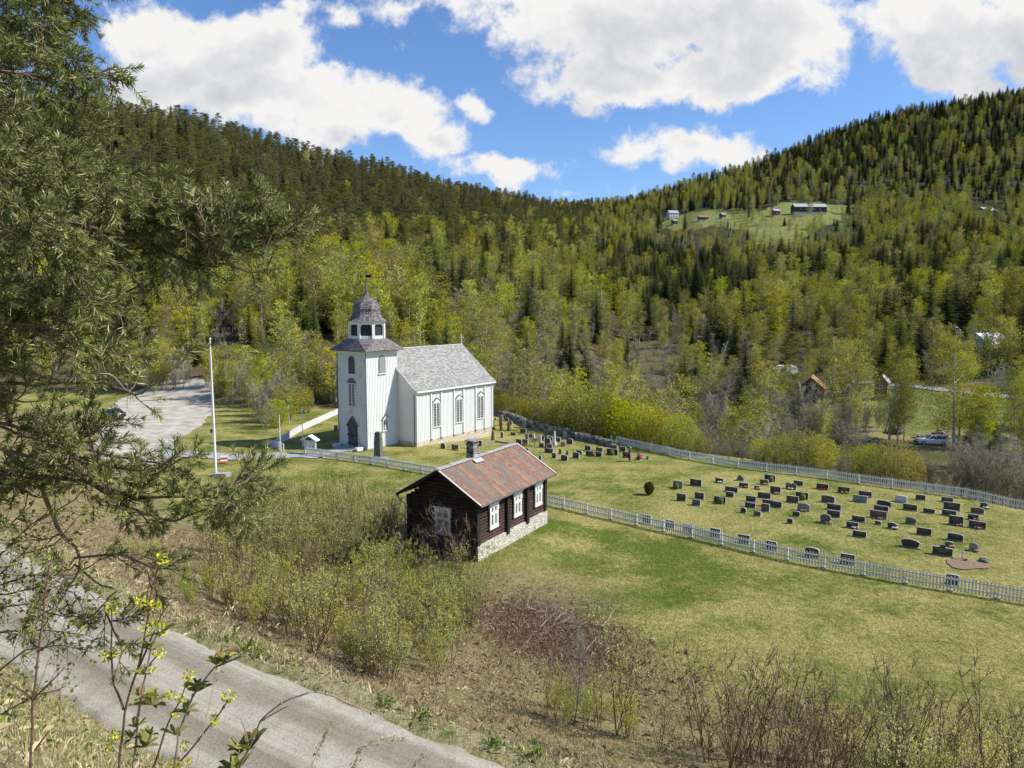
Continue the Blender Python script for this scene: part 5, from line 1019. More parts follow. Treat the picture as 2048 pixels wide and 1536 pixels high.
def put(kind,X,Y,Z,h,rz,var,label,group,wide=1.0):
    t=bpy.data.objects.new({'big_birch':'birch'}.get(kind,kind),None); C.objects.link(t); t.location=(X,Y,Z-.15); s=h/BH[kind]; t.scale=(s*wide,s*wide,s); t.rotation_euler=(0,0,rz); tag(t,label,WORD[kind][0],group)
    tm,cm=PROTO[kind][var%len(PROTO[kind])]; a=bpy.data.objects.new('trunk',tm); c=bpy.data.objects.new('crown',cm)
    for o in (a,c): C.objects.link(o); o.parent=t
    return t
# hand-placed trees that the photograph shows one by one: kind,u,v of foot,height px,width factor,label
for kind,u,v,hp,wd,var,lab in [(('big_birch' if q_[0]=='birch' else q_[0]),)+q_[1:] for q_ in [('spruce',1366,846,150,1.5,0,'dark spruce standing alone before the grey alders right of centre'),('spruce',1254,742,84,1.1,1,'slim dark spruce between birches above the bright bushes'),
 ('spruce',1942,888,50,1.9,2,'small dark spruce behind the parked white car'),('spruce',1996,700,90,1.3,0,'dark spruce behind the white house on the right'),('spruce',1787,695,66,1.0,3,'thin dark spruce tip among the pale birches at right'),
 ('birch',1907,895,235,1.25,1,'tall twin-stemmed birch right of the parked car'),('birch',1917,890,215,1.0,3,'second stem birch leaning by the tall birch near the car'),('birch',1795,884,190,1.0,0,'slim birch left of the parked car with high crown'),('birch',1778,885,200,1.1,4,'birch with dark trunk at the stream bank'),('birch',1808,880,170,.9,2,'slender birch rightmost of the three at the stream bank'),
 ('birch',1662,822,170,1.35,3,'broad yellow green birch beside the brown shed'),('birch',1648,900,105,1.2,1,'light green round-topped birch before the brown shed'),
 ('willow_bush',1698,786,112,.85,0,'bright yellow green maple in front of the lane'),('birch',2030,895,180,1.2,2,'large birch at the right edge beside the field'),('birch',1975,895,110,1.1,0,'birch with low branches near the small spruce'),('spruce',1985,900,95,1.0,1,'thin pine-like spruce at the right edge field'),
 ('pine',1578,800,140,1.1,1,'dark pine left of the pale shed roof'),('pine',1536,790,130,1.0,2,'dark pine before the hidden caravan')]]:
    X,Y,Z=hit(u,v); px=F/Y; put(kind,X,Y,Z,hp/px*1.0,u*.37,var,lab,None,wd)
# bushes in a row behind the stone wall and the back fence
rng=NP(77)
def brow(lst,kind,grp,lab):
    for u,v,hp,wd in lst:
        X,Y,Z=g0(u,v)+(0,); 
        Y2=Y+1.8; X2=X*Y2/Y; Z=hz(X2,Y2); px=F/Y2; put(kind,X2,Y2,Z,(hp*(1.25 if kind=='willow_bush' else 1))/px-Z,rng.uniform(0,6.28),int(rng.integers(3)) if kind!='alder_bush' or u<1830 else 2-int(rng.integers(2)),lab,grp,wd)
brow([(1092,842,34,1.3),(1118,852,44,1.4),(1146,856,62,1.25),(1172,862,74,1.2),(1202,872,70,1.2)],'willow_bush','bright willow bushes behind the stone wall','bright yellow green willow bush behind the stone wall, one of a row')
brow([(1000,822,30,1.2),(1032,828,34,1.3),(1062,838,34,1.2)],'willow_bush','pale bushes at the wall end beside the church','pale green bush just right of the church behind the stone wall')
brow([(1236,878,62,1.2),(1262,884,66,1.3),(1294,890,62,1.2),(1326,898,60,1.3),(1358,908,62,1.2),(1384,914,44,1.1),(1408,915,30,1.1)],'willow_bush','ochre green bushes behind the back fence','ochre green bush behind the left end of the back fence')
brow([(1560,935,50,1.2),(1600,940,62,1.3),(1638,946,56,1.2),(1520,930,40,1.0)],'willow_bush','yellow bushes behind the middle of the back fence','yellow green bush behind the middle of the back fence')
brow([(1740,956,50,1.1),(1782,966,66,1.25),(1812,975,56,1.1)],'willow_bush','bright green bushes behind the right part of the back fence','bright green bush behind the right part of the back fence')
brow([(1432+k*26,924+k*3.2,36+8*(k%3),1.0) for k in range(4)]+[(1675+k*24,950+k*3,34,1.0) for k in range(3)]+[(1834+k*17,974+k*2.6,44+16*(k>4)+10*(k%3),.8) for k in range(14)]+[(1922+k*22,972+k*3,84+10*(k%3),.7) for k in range(7)],'alder_bush','leafless bushes behind the back fence','thin grey brown bush behind the back fence')
def edgerow(pl,n,seed,mix,grp,lab):
    r=NP(seed); k=0; P=np.array(pl)
    while k<n:
        u,v=r.uniform(P[:,0].min(),P[:,0].max()),r.uniform(P[:,1].min(),P[:,1].max())
        if not inpoly(np.array([u]),np.array([v]),pl)[0]: continue
        kd,h0,lb=mix[int(r.integers(len(mix)))]; X,Y,Z=hit(u,v); put(kd,X,Y,Z,h0*r.uniform(.7,1.25),r.uniform(0,6.28),int(r.integers(5)),lb+' '+lab,lb+('es ' if lb[-1]=='h' else 's ')+grp,r.uniform(.85,1.2)); k+=1
edgerow([(436,800),(470,812),(500,845),(532,872),(560,866),(620,832),(672,810),(676,786),(440,776)],58,5,[('alder_bush',5.5,'grey brown bush'),('bare_tree',8,'leafless tree'),('birch',9,'light green birch'),('alder_bush',4.5,'grey brown bush'),('willow_bush',4.5,'yellow green bush')],'between parking place and tower','between the parking place and the tower')
edgerow([(60,792),(200,786),(330,782),(432,780),(436,764),(330,766),(60,774)],46,6,[('alder_bush',4,'brown bush'),('bare_tree',7,'leafless tree'),('birch',9,'light green birch')],'along the back of the parking place','along the back of the parking place')
for pl_,n_,sd_ in (([(1366,419),(1402,416),(1402,450),(1366,452)],9,21),([(1452,408),(1530,408),(1520,440),(1460,440)],16,22),([(1480,446),(1700,440),(1700,462),(1610,482),(1490,478)],30,23),([(1655,405),(1715,405),(1705,430),(1660,430)],8,24)):
    edgerow(pl_,n_,sd_,[('birch',11,'light green birch'),('bare_tree',9,'leafless grey tree'),('bare_tree',7,'small leafless tree')],'on the hillside farm meadow','on the hillside farm meadow')
edgerow([(1000,800),(1100,820),(1200,850),(1330,870),(1480,900),(1640,920),(1640,870),(1400,820),(1200,790),(1010,765)],95,17,[('alder_bush',7,'tall grey brown alder bush'),('bare_tree',9,'leafless grey tree'),('alder_bush',6,'grey brown alder bush')],'in the thicket beyond the bright bushes','in the thicket beyond the bright bushes')
edgerow([(1640,835),(1720,830),(1790,868),(1760,880),(1680,868),(1630,860)],16,7,[('alder_bush',4.5,'grey brown bush'),('bare_tree',7,'leafless tree'),('birch',7,'light green birch')],'by the stream left of the slim birches','by the stream left of the slim birches')
edgerow([(1880,735),(2040,740),(2048,765),(1880,760)],13,8,[('birch',9,'light green birch'),('alder_bush',4,'grey brown bush'),('birch',11,'tall light green birch')],'in front of the white house','in front of the white house')
edgerow([(1950,880),(2060,875),(2060,905),(1950,905)],12,9,[('birch',9,'light green birch'),('alder_bush',4,'grey brown bush'),('bare_tree',7,'leafless tree')],'at the right edge behind the fence','at the right edge behind the fence')
# ------------------------------------------------------------ the wooded slopes
pts=[]; Y=98.0; rg=NP(2024)
BUILD=[(-1,-1,0)]
while Y<1080:
    s=3.3 if Y<150 else 4.9 if Y<210 else 5.5 if Y<330 else 5.9 if Y<480 else 6.4 if Y<700 else 7.2
    X=-.80*Y
    while X<.78*Y: pts.append((X+rg.uniform(-.45,.45)*s,Y+rg.uniform(-.45,.45)*s)); X+=s
    Y+=s
A=np.array(pts); Xs,Ys_=A[:,0],A[:,1]; Zs=height(Xs,Ys_)
yc_=Ys_*math.cos(PITCH)-(Zs-CAMZ)*math.sin(PITCH); Us=1024+F*Xs/yc_; Vs=768-F*(Ys_*math.sin(PITCH)+(Zs-CAMZ)*math.cos(PITCH))/yc_
qq=Xs/Ys_; edge=np.interp(qq,_q,_Y[:,1])
ok=(Ys_>edge+3.0)&(Us>-60)&(Us<2110)
ok&=~(inpoly(Us,Vs,FIELD)&(Ys_>400)&(rg.random(len(Us))<.9)); ok&=~(inpoly(Us,Vs,CLEAR)&(Ys_>100)&(Ys_<260)); ok&=~(inpoly(Us,Vs,MEADL)&(Ys_>150)&(rg.random(len(Us))<.93))
ok&=~((Us<660)&(Us>430)&(Ys_<150)&(Vs>815))                       # grass bank left of the gate
ok&=~((Us<450)&(Ys_<165))
ok&=~(inpoly(Us,Vs,[(1880,655),(2048,655),(2048,770),(1880,760)])&(Ys_>150)&(Ys_<215)&(rg.random(len(Us))<.75))
ok&=~((np.abs(Us-1616)<60)&(Vs>405)&(Vs<520)&(Ys_>560)&(rg.random(len(Us))<.6))
ok&=~((Us>1320)&(Us<1365)&(Vs>430)&(Vs<470)); ok&=~((Us>1380)&(Us<1440)&(Vs>430)&(Vs<462)); ok&=~((np.abs(Us-1972)<34)&(Vs>412)&(Vs<450))
Xs,Ys_,Zs,Us,Vs=[a[ok] for a in (Xs,Ys_,Zs,Us,Vs)]; n=len(Xs); rd=rg.random(n); r2_=rg.random(n); pat=fbm(Xs,Ys_,38,61,3)+(rg.random(n)-.5)*.22
kinds=np.empty(n,dtype=object); hts=np.zeros(n)
KN=['birch','spruce','pine','bare_tree','alder_bush','willow_bush']
# probabilities by place in the valley (slope side, height up the slope)
def probs(u,v,Y,p):
    if Y<128 and u>1000: return (.10,.02,0,.18,.58,.12)
    if u<1180:
        lim=505-.04*(u-500) if u>300 else 520
        if u>1000: lim=500-.15*(u-1000)
        if v<lim: 
            return (.05,.16,.77,.02,0,0) if u<900 else (.12,.36,.47,.05,0,0)
        if 940<u and v>640: return (.34,.05,.0,.40,.14,.07)
        if v<lim+60: return (.50,.17,.18,.15,0,0) if p>.45 else (.28,.22,.30,.20,0,0)
        if v<690: return (.64,.19,.0,.17,0,0) if p>.44 else (.34,.36,.03,.27,0,0)
        return (.40,.04,0,.22,.24,.10)
    if u<1500:
        if v>690: return (.13,.02,0,.42,.36,.07)
        if u<1330 and v>640: return (.36,.06,0,.38,.16,.04)
        if v<450: return (.42,.40,.08,.10,0,0)
        if v<500: return (.40,.22,.0,.38,0,0)
        if v<640: return (.13,.78,.02,.07,0,0) if p<.60 else (.56,.32,.0,.12,0,0)
        if v<720: return (.45,.22,0,.33,0,0)
        return (.14,.03,0,.30,.46,.07)
    if v<330: return (.11,.74,.12,.03,0,0) if p<.54 else (.34,.50,.10,.06,0,0)
    if v<400: return (.36,.44,.02,.18,0,0)
    if v<480: return (.44,.20,0,.36,0,0)
    if v<600: return (.18,.72,0,.10,0,0) if p<.55 else (.50,.34,0,.16,0,0)
    if u<1640 and v>690: return (.22,.03,0,.38,.30,.07)
    if v<760: return (.64,.21,0,.15,0,0) if p>.42 else (.42,.36,0,.22,0,0)
    return (.22,.04,0,.28,.36,.10)
for i in range(n):
    pr=probs(Us[i],Vs[i],Ys_[i],pat[i]); c=np.cumsum(pr); k=int(np.searchsorted(c,rd[i]*c[-1])); kinds[i]=KN[k]
    H_={'birch':14.5,'spruce':16,'pine':16,'bare_tree':9.5,'alder_bush':5,'willow_bush':3.8}[KN[k]]*(.58+.72*r2_[i])
    if Vs[i]>690 and k in(0,3): H_*=.72
    if Ys_[i]<150 and Us[i]<700: H_*=.8
    if Ys_[i]>700: H_*=.92
    if 440<Ys_[i]<640 and 1310<Us[i]<1720 and Vs[i]<520:
        H_*=.5
        if KN[k]=='spruce' and rg.random()<.7: kinds[i]='bare_tree'; H_*=.8
    hts[i]=H_
# keep the view to the shed, car and clearing open
keep=~((kinds!='alder_bush')&(kinds!='willow_bush')&(Us>1640)&(Us<2048)&(Ys_<118))
keep&=~((Us>1655)&(Ys_<122)&(Ys_>104)&(Us<2100)&(rg.random(n)<.8))
keep&=~((np.abs(Us-1366)<28)&(Vs>838)&(Vs<885))
keep&=~((Us>1800)&(Us<1905)&(Ys_<122)); 
keep&=~((np.abs(Us-1625)<35)&(Ys_>108)&(Ys_<162)&(kinds!='alder_bush'))
keep&=~((Us>1930)&(Us<2048)&(Ys_>135)&(Ys_<185)&(rg.random(n)<.7))
Xs,Ys_,Zs,Us,Vs,kinds,hts=[a[keep] for a in (Xs,Ys_,Zs,Us,Vs,kinds,hts)]; n=len(Xs)
app=hts/Ys_; rot=rg.random(n)*6.28; var=rg.integers(0,60,n); wid=rg.uniform(.9,1.45,n)
SECT=[(-99,230,'above the left end of the car park'),(230,330,'above the middle of the car park'),(330,440,'above the right end of the car park'),(440,520,'right of the flagpole on the slope'),(520,600,'above the churchyard gate'),(600,690,'just left of the tower'),(690,780,'rising behind the tower'),(780,860,'above the left roof half'),(860,950,'above the right roof half'),(950,1040,'just right of the nave'),(1040,1120,'above the stone wall'),(1120,1200,'above the brightest bushes'),(1200,1300,'above the left end of the back fence'),(1300,1400,'below the small white farmhouse'),(1400,1500,'below the farm meadow'),(1500,1600,'below the red farm shed'),(1600,1700,'below the long dark barn'),(1700,1800,'above the far clearing'),(1800,1920,'left of the white house'),(1920,2200,'at the right edge')]
rest={}
def near_word(v): return 'by the ridge' if v<330 else 'high up' if v<450 else 'halfway up' if v<570 else 'low down' if v<700 else 'at the foot'
for kd in KN:
    idx=np.where(kinds==kd)[0]; idx=idx[np.argsort(-app[idx])]; lim_={'willow_bush':240,'alder_bush':120,'birch':260,'bare_tree':250}.get(kd,290)
    for i in idx[:lim_]:
        sec=[s for a,b_,s in SECT if a<=Us[i]<b_][0]; nw=near_word(Vs[i])
        lab='%s %s, %s'%(WORD[kd][1],sec,nw); put(kd,Xs[i],Ys_[i],Zs[i],hts[i],rot[i],int(var[i]),lab,'%ss %s %s'%({'birch':'birche','bare_tree':'leafless tree','alder_bush':'alder bushe','willow_bush':'willow bushe'}.get(kd,kd),sec,nw),wid[i])
    rest[kd]=idx[lim_:]
def scatter(name,label,cat,kd,idx):
    me=bpy.data.meshes.new(name); m=len(idx); me.vertices.add(m); me.vertices.foreach_set('co',np.column_stack([Xs[idx],Ys_[idx],Zs[idx]-.2]).astype(np.float32).ravel())
    for nm,ty,val in (('rz','FLOAT',rot[idx]),('sc','FLOAT',hts[idx]/BH[kd]),('vi','INT',var[idx]%len(PROTO[kd]))):
        a=me.attributes.new(nm,ty,'POINT'); a.data.foreach_set('value',val.astype(np.int32 if ty=='INT' else np.float32))
    o=link(name,me); tag(o,label,cat,None,'stuff')
    g=bpy.data.node_groups.new(name+'_nodes','GeometryNodeTree'); g.interface.new_socket('Geometry',in_out='INPUT',socket_type='NodeSocketGeometry'); g.interface.new_socket('Geometry',in_out='OUTPUT',socket_type='NodeSocketGeometry')
    gi=g.nodes.new('NodeGroupInput'); go=g.nodes.new('NodeGroupOutput'); fin=g.nodes.new('GeometryNodeJoinGeometry'); L=g.links.new
    def at(nm,ty):
        a=g.nodes.new('GeometryNodeInputNamedAttribute'); a.data_type=ty; a.inputs['Name'].default_value=nm; return a.outputs[0]
    cmb=g.nodes.new('ShaderNodeCombineXYZ'); L(at('rz','FLOAT'),cmb.inputs[2]); 
    srcs=[]
    for part in (0,1):
        gg=g.nodes.new('GeometryNodeGeometryToInstance')
        for pr in reversed(PROTO[kd]):
            ob=[q for q in bpy.data.objects if q.data==pr[part]][0]; oi=g.nodes.new('GeometryNodeObjectInfo'); oi.transform_space='ORIGINAL'; oi.inputs['Object'].default_value=ob; oi.inputs['As Instance'].default_value=True
            srcs.append((part,oi))
        jn=g.nodes.new('GeometryNodeJoinGeometry')
        for p_,oi in srcs:
            if p_==part: L(oi.outputs['Geometry'],jn.inputs[0])
        ip=g.nodes.new('GeometryNodeInstanceOnPoints'); L(gi.outputs[0],ip.inputs['Points']); L(jn.outputs[0],ip.inputs['Instance']); ip.inputs['Pick Instance'].default_value=True
        L(at('vi','INT'),ip.inputs['Instance Index']); L(cmb.outputs[0],ip.inputs['Rotation']); L(at('sc','FLOAT'),ip.inputs['Scale']); L(ip.outputs[0],fin.inputs[0]); g.nodes.remove(gg)
    L(fin.outputs[0],go.inputs[0]); md=o.modifiers.new('scatter','NODES'); md.node_group=g; return o
for kd,nm,lb in (('birch','birch_wood','light green birches covering the far slopes'),('spruce','spruce_wood','dark spruces covering the far hillsides'),('pine','pine_wood','dull green pines covering the left hillside'),('bare_tree','bare_wood','grey leafless trees on the far slopes'),('alder_bush','alder_scrub','grey leafless scrub in the valley bottom'),('willow_bush','willow_scrub','yellow green scrub scattered in the valley')):
    if len(rest[kd])>3: scatter(nm,lb,'wood',kd,rest[kd])
print('TREES',n,{k:len(v) for k,v in rest.items()})
# ============================================================ NEAR VEGETATION
proto('leafy_sapling',[mk_bare(s,4,7,lf,.27,170,.08,34) for s,lf in ((61,2100),(62,2900),(63,1600),(64,2500))],stemr,[stemr,Mf['leafy']])
proto('thin_sapling',[mk_bare(s,5,4,lf,.15,120,.08,22) for s,lf in ((71,500),(72,800),(73,300))],stemr,[stemr,Mf['leafy']])
proto('bare_sapling',[mk_bare(s,4,5,lf,.17,100,.06,15,.13) for s,lf in ((81,0),(82,30),(83,80))],stemr,[stemr,Mf['leafy']])
BH.update({'leafy_sapling':4,'thin_sapling':5,'bare_sapling':4}); WORD.update({'leafy_sapling':('bush','x'),'thin_sapling':('sapling','x'),'bare_sapling':('bush','x')})
rg=NP(99)
def inside(pl,n,seed):
    r=NP(seed); P=np.array(pl); o=[]
    while len(o)<n:
        u,v=r.uniform(P[:,0].min(),P[:,0].max()),r.uniform(P[:,1].min(),P[:,1].max())
        if inpoly(np.array([u]),np.array([v]),pl)[0]: o.append((u,v))
    return o
def grow(kind,pl,n,seed,hm,lab,grp,wide=1.0):
    r=NP(seed)
    for u,v in inside(pl,n,seed):
        X,Y,Z=hit(u,v); s,_=road_sd(np.array([X]),np.array([Y]))
        if s[0]<1.6 and s[0]>-RW-1: continue
        put(kind,X,Y,Z,hm*r.uniform(.7,1.2),r.uniform(0,6.28),int(r.integers(4)),lab,grp,wide*r.uniform(.8,1.15))
grow('leafy_sapling',[(430,1215),(560,1160),(700,1170),(820,1180),(940,1210),(960,1280),(880,1350),(800,1375),(700,1345),(600,1300),(500,1262)],58,1,2.6,'small-leaved green bush in the roadside thicket below the cabin','green bushes of the roadside thicket')
grow('leafy_sapling',[(200,1110),(330,1090),(440,1150),(480,1230),(400,1230),(300,1190)],16,12,1.7,'low green bush by the road under the pine','low bushes under the pine')
grow('leafy_sapling',[(640,1120),(760,1090),(860,1150),(940,1190),(820,1190),(660,1180)],8,2,3.0,'tall light green bush between the thicket and the cabin gable','tall green bushes before the cabin')
grow('thin_sapling',[(440,1060),(560,1010),(700,1010),(800,1060),(820,1110),(600,1180),(420,1160)],125,3,4.7,'slender budding sapling in the thicket left of the cabin','slender saplings left of the cabin')
grow('thin_sapling',[(400,1190),(560,1150),(800,1160),(945,1190),(955,1270),(880,1350),(760,1370),(600,1310),(480,1260)],62,31,3.9,'slender light green sapling in the roadside thicket','slender saplings of the roadside thicket')
grow('bare_sapling',[(400,1190),(560,1150),(800,1160),(945,1190),(955,1270),(880,1350),(760,1370),(600,1310),(480,1260)],22,32,3.6,'leafless upright bush in the roadside thicket','leafless bushes of the roadside thicket',.7)
grow('bare_sapling',[(430,1000),(600,1000),(780,1040),(820,1120),(640,1170),(420,1120)],46,4,3.6,'brown leafless bush in the thicket left of the cabin','leafless bushes left of the cabin')
grow('bare_sapling',[(790,1110),(860,1112),(945,1135),(950,1165),(880,1160),(800,1150)],8,5,4.4,'tall leafless bush growing against the cabin gable','leafless bushes against the cabin gable',.8)
grow('bare_sapling',[(800,1120),(860,1118),(948,1140),(952,1160),(880,1165),(800,1150)],16,15,2.3,'low leafless bush at the foot of the cabin gable','low leafless bushes at the foot of the cabin')
grow('leafy_sapling',[(1100,1420),(1240,1440),(1290,1470),(1200,1490),(1100,1460)],6,6,1.5,'low bright green bush beside the lone thin tree','low bushes by the lone thin tree')
grow('thin_sapling',[(960,1330),(1100,1390),(1250,1440),(1330,1500),(1200,1480),(1040,1420)],7,7,2.6,'thin sapling on the brown bank right of the thicket','thin saplings on the brown bank')
for u,v,hh,k,lab in ((1233,1470,5.6,'thin_sapling','tall budding sapling on the bank, tallest right of the lone tree'),(1250,1478,4.6,'thin_sapling','budding sapling close behind the tallest one on the bank'),(1148,1450,4.6,'bare_tree','lone thin leafless tree standing on the road bank'),(1322,1500,3.2,'bare_sapling','leafless sapling at the bottom, right of the budding saplings')):
    X,Y,Z=hit(u,v); put(k,X,Y,Z,hh,u*.3,1 if k!='bare_tree' else 0,lab,None,.75)
grow('bare_sapling',[(1400,1500),(1560,1512),(1780,1530),(2060,1545),(2060,1640),(1760,1640),(1420,1600)],34,8,4.9,'tall leafless reddish bush at the bottom edge','leafless bushes at the bottom edge',.8)
grow('thin_sapling',[(1690,1590),(1900,1620),(2040,1640),(2080,1720),(1800,1700)],14,9,4.2,'budding sapling in the bottom right corner','budding saplings in the bottom right corner')
grow('bare_sapling',[(1800,1600),(2080,1650),(2080,1740),(1850,1700)],7,10,3.2,'leafless bush in the bottom right corner','leafless bushes in the bottom right corner')
# dry stalks, brush and grass: nobody could count them
def blades(name,label,n,region,size,stops,lean=.6,width=.012,seed=0,curve=True,kinds=None,tr=.15):
    r=NP(seed); X,Y=region(r,n); Z=height(X,Y); n=len(X); L=size[0]+(size[1]-size[0])*r.random(n)**1.6
    az=r.uniform(0,6.28,n); ln=np.abs(r.normal(size=n))*lean; d=np.stack([np.cos(az)*np.sin(ln),np.sin(az)*np.sin(ln),np.cos(ln)],1)
    sd=np.stack([-np.sin(az+r.normal(size=n)*.8),np.cos(az),np.zeros(n)],1)*(width*(.5+r.random(n)))[:,None]
    P=np.stack([X,Y,Z-.02],1); mid=P+d*L[:,None]*.55; tip=P+d*L[:,None]; tip[:,2]-=L*np.clip(ln,0,1.2)*.35
    V=np.stack([P-sd,P+sd,mid+sd*.7,tip,mid-sd*.7],1).reshape(-1,3); b=MB(); b.add(V,np.arange(n*5).reshape(-1,5),0,np.repeat(np.clip(r.random(n)*.98+.01,.01,1),5))
    return tag(b.build(name,foliage(name+'_mat',stops,tr,0,0,False)),label,'grass',None,'stuff')
straws=[(0,(.24,.18,.10)),(.4,(.50,.42,.24)),(.75,(.70,.62,.38)),(.86,(.16,.21,.04)),(1,(.20,.27,.05))]
def reg_s(s0,s1,x0=-30,x1=14,y0=9,y1=40,far=None):
    def f(r,n):
        X=r.uniform(x0,x1,n*4);Y=r.uniform(y0,y1,n*4); s,_=road_sd(X,Y); m=(s>s0)&(s<s1); w_=fbm(X,Y,1.6,int(s1*7)%50,3); m&=(r.random(len(X))<np.clip((w_-.3)*3.2,.06,1)); return X[m][:n],Y[m][:n]
    return f
blades('dry_grass','dry straw-coloured grass along the far road verge',52000,reg_s(.25,3.6),(.10,.42),straws,.75,.011,1)
blades('bank_grass','dry grass and weeds on the near road bank',62000,reg_s(-12,-RW-.1,-22,6,2,26),(.08,.34),straws,.8,.0055,2)
brw=[(0,(.13,.08,.055)),(.4,(.32,.22,.145)),(.7,(.50,.39,.26)),(.9,(.64,.55,.38)),(1,(.24,.28,.06))]
blades('dry_brush','brown dead stalks and twigs covering the bank',90000,reg_s(2.2,23,-32,16,12,56),(.15,.6),brw,1.1,.0055,3)
blades('bank_straw','pale dead grass lying over the brown bank',60000,reg_s(2.0,24,-32,16,12,56),(.10,.38),straws,1.0,.006,6)
def reg_m(r,n):
    Y=24+46*r.random(n*3)**1.2; X=r.uniform(-.25,.75,n*3)*Y; s,_=road_sd(X,Y); m=(s>17)&((fbm(X,Y,1.1,5,2)+r.random(len(X))*.25)>.5); return X[m][:n],Y[m][:n]
blades('meadow_grass','short straw and green grass of the near meadow',190000,reg_m,(.05,.19),[(0,(.20,.25,.04)),(.35,(.30,.36,.07)),(.5,(.50,.43,.20)),(1,(.68,.60,.33))],.9,.013,4,tr=.4)
hx_=hit(1100,1270)
def reg_e(r,n):
    a=r.normal(size=n)*1.9; c=r.normal(size=n)*3.4; X=hx_[0]+a*.75+c*.65; Y=hx_[1]+a*.65-c*.75; s,_=road_sd(X,Y); m=s>4; return X[m],Y[m]
blades('earth_bank_twigs','reddish brown dead twigs on the earth bank below the cabin',26000,reg_e,(.15,.7),[(0,(.13,.075,.05)),(.5,(.30,.19,.13)),(.85,(.50,.38,.28)),(1,(.66,.56,.44))],1.15,.006,9)
# heap of cut branches on the bank
r=NP(8); b=MB(); X0,Y0,Z0=hit(1075,1240)
for k in range(420):
    x_=X0+r.normal()*2.6; y_=Y0+r.normal()*2.4; z_=hz(x_,y_)+abs(r.normal())*.18; az=r.normal()*.7+.9; L=r.uniform(.5,2.4); P=limb(r,(x_,y_,z_),az,L,r.normal()*.25-.05,4,.15,.14); b.tube(P,np.linspace(r.uniform(.008,.022),.003,5),4,cv=min(1,max(.02,r.normal()*.25+.5)),cap=False)
t=tag(b.build('brush_heap',foliage('cut_branch',[(0,(.10,.065,.05)),(.5,(.26,.19,.145)),(1,(.52,.46,.38))],0,0,0,False)),'heap of cut grey-brown branches on the bank below the cabin','branches',None,'stuff')
# tufts of fresh green along the verge
r=NP(5); b=MB()
for u,v in inside([(560,1380),(700,1390),(900,1440),(1100,1500),(1250,1536),(1100,1536),(900,1500),(700,1420)],26,55)+inside([(330,1210),(560,1300),(560,1330),(380,1260)],12,56):
    X,Y,Z=hit(u,v); m=90
    if road_sd(np.array([X]),np.array([Y]))[0][0]<.5: continue
    P=np.array([X,Y,Z])+r.normal(size=(m,3))*np.array([.13,.13,0]); P[:,2]=Z+r.random(m)*.16; V,Fq=leafquads(P,.085,r,.45,np.tile([0,0,.6],(m,1))); b.add(V,Fq,0,np.repeat(r.random(m)*.9+.05,4))
tag(b.build('green_weeds',foliage('weed_leaf',[(0,(.06,.11,.015)),(1,(.16,.26,.04))],.3,0,0,False)),'fresh green weeds dotted along the road verge','weeds',None,'stuff')
# ------------------------------------------------------------ the big pine at the left
r=NP(31)
def shoot_template(seed,L=.125,nn=36):
    q=NP(seed); V=[];cv=[]
    for k in range(nn):
        t=q.random()**.8; p=np.array([0,0,t*L]); az=k*2.4+q.normal()*.3; el=R(38+q.normal()*12+22*(1-t)); l=.060*q.uniform(.75,1.2)*(1 if t<.9 else .8); d=np.array([math.cos(az)*math.sin(el),math.sin(az)*math.sin(el),math.cos(el)])
        sd=np.cross(d,q.normal(size=3)); sd/=np.linalg.norm(sd); w_=.0027; V+=[p-sd*w_,p+sd*w_,p+d*l*.6+sd*w_,p+d*l+sd*w_*.3,p+d*l*.6-sd*w_]; c=q.random()*.9+.05; cv+=[c]*5
    return np.array(V),np.array(cv)
TPL=[shoot_template(s) for s in range(6)]; NB=MB(); WB=MB(); CON=[]
def frame(d,r):
    d=d/np.linalg.norm(d); a=np.cross(d,r.normal(size=3)); a/=np.linalg.norm(a); return np.stack([a,np.cross(d,a),d],0)
def add_shoot(p,d,s=1.0):
    V,c=TPL[int(r.integers(6))]; NB.add(V*s@frame(d,r)+p,np.arange(len(V)).reshape(-1,5),0,np.clip(c*.75+r.normal()*.13+.1,.01,1))
    WB.tube([p,p+d/np.linalg.norm(d)*.15*s],[.0035,.002],3,cap=False)
def twig(p,d,L,dens=1.0):
    n=4; L=L*.8; P=[p]; dd=d/np.linalg.norm(d)
    for k in range(n): dd=dd+r.normal(size=3)*.16+np.array([0,0,.045]); dd/=np.linalg.norm(dd); P.append(P[-1]+dd*L/n)
    P=np.array(P); WB.tube(P,np.linspace(.0055,.0028,n+1),4,cap=False)
    add_shoot(P[-1],dd,r.uniform(.8,1.15))
    for k in range(1,n+1):
        for _ in range(int(r.integers(1,3)) if r.random()<dens else 0):
            d2=dd*.8+r.normal(size=3)*.55; q=P[k]; l=r.uniform(.02,.10); WB.tube([q,q+d2/np.linalg.norm(d2)*l],[.003,.0025],3,cap=False); add_shoot(q+d2/np.linalg.norm(d2)*l,d2,r.uniform(.7,1.1))
    if r.random()<.035: CON.append(P[2].copy())
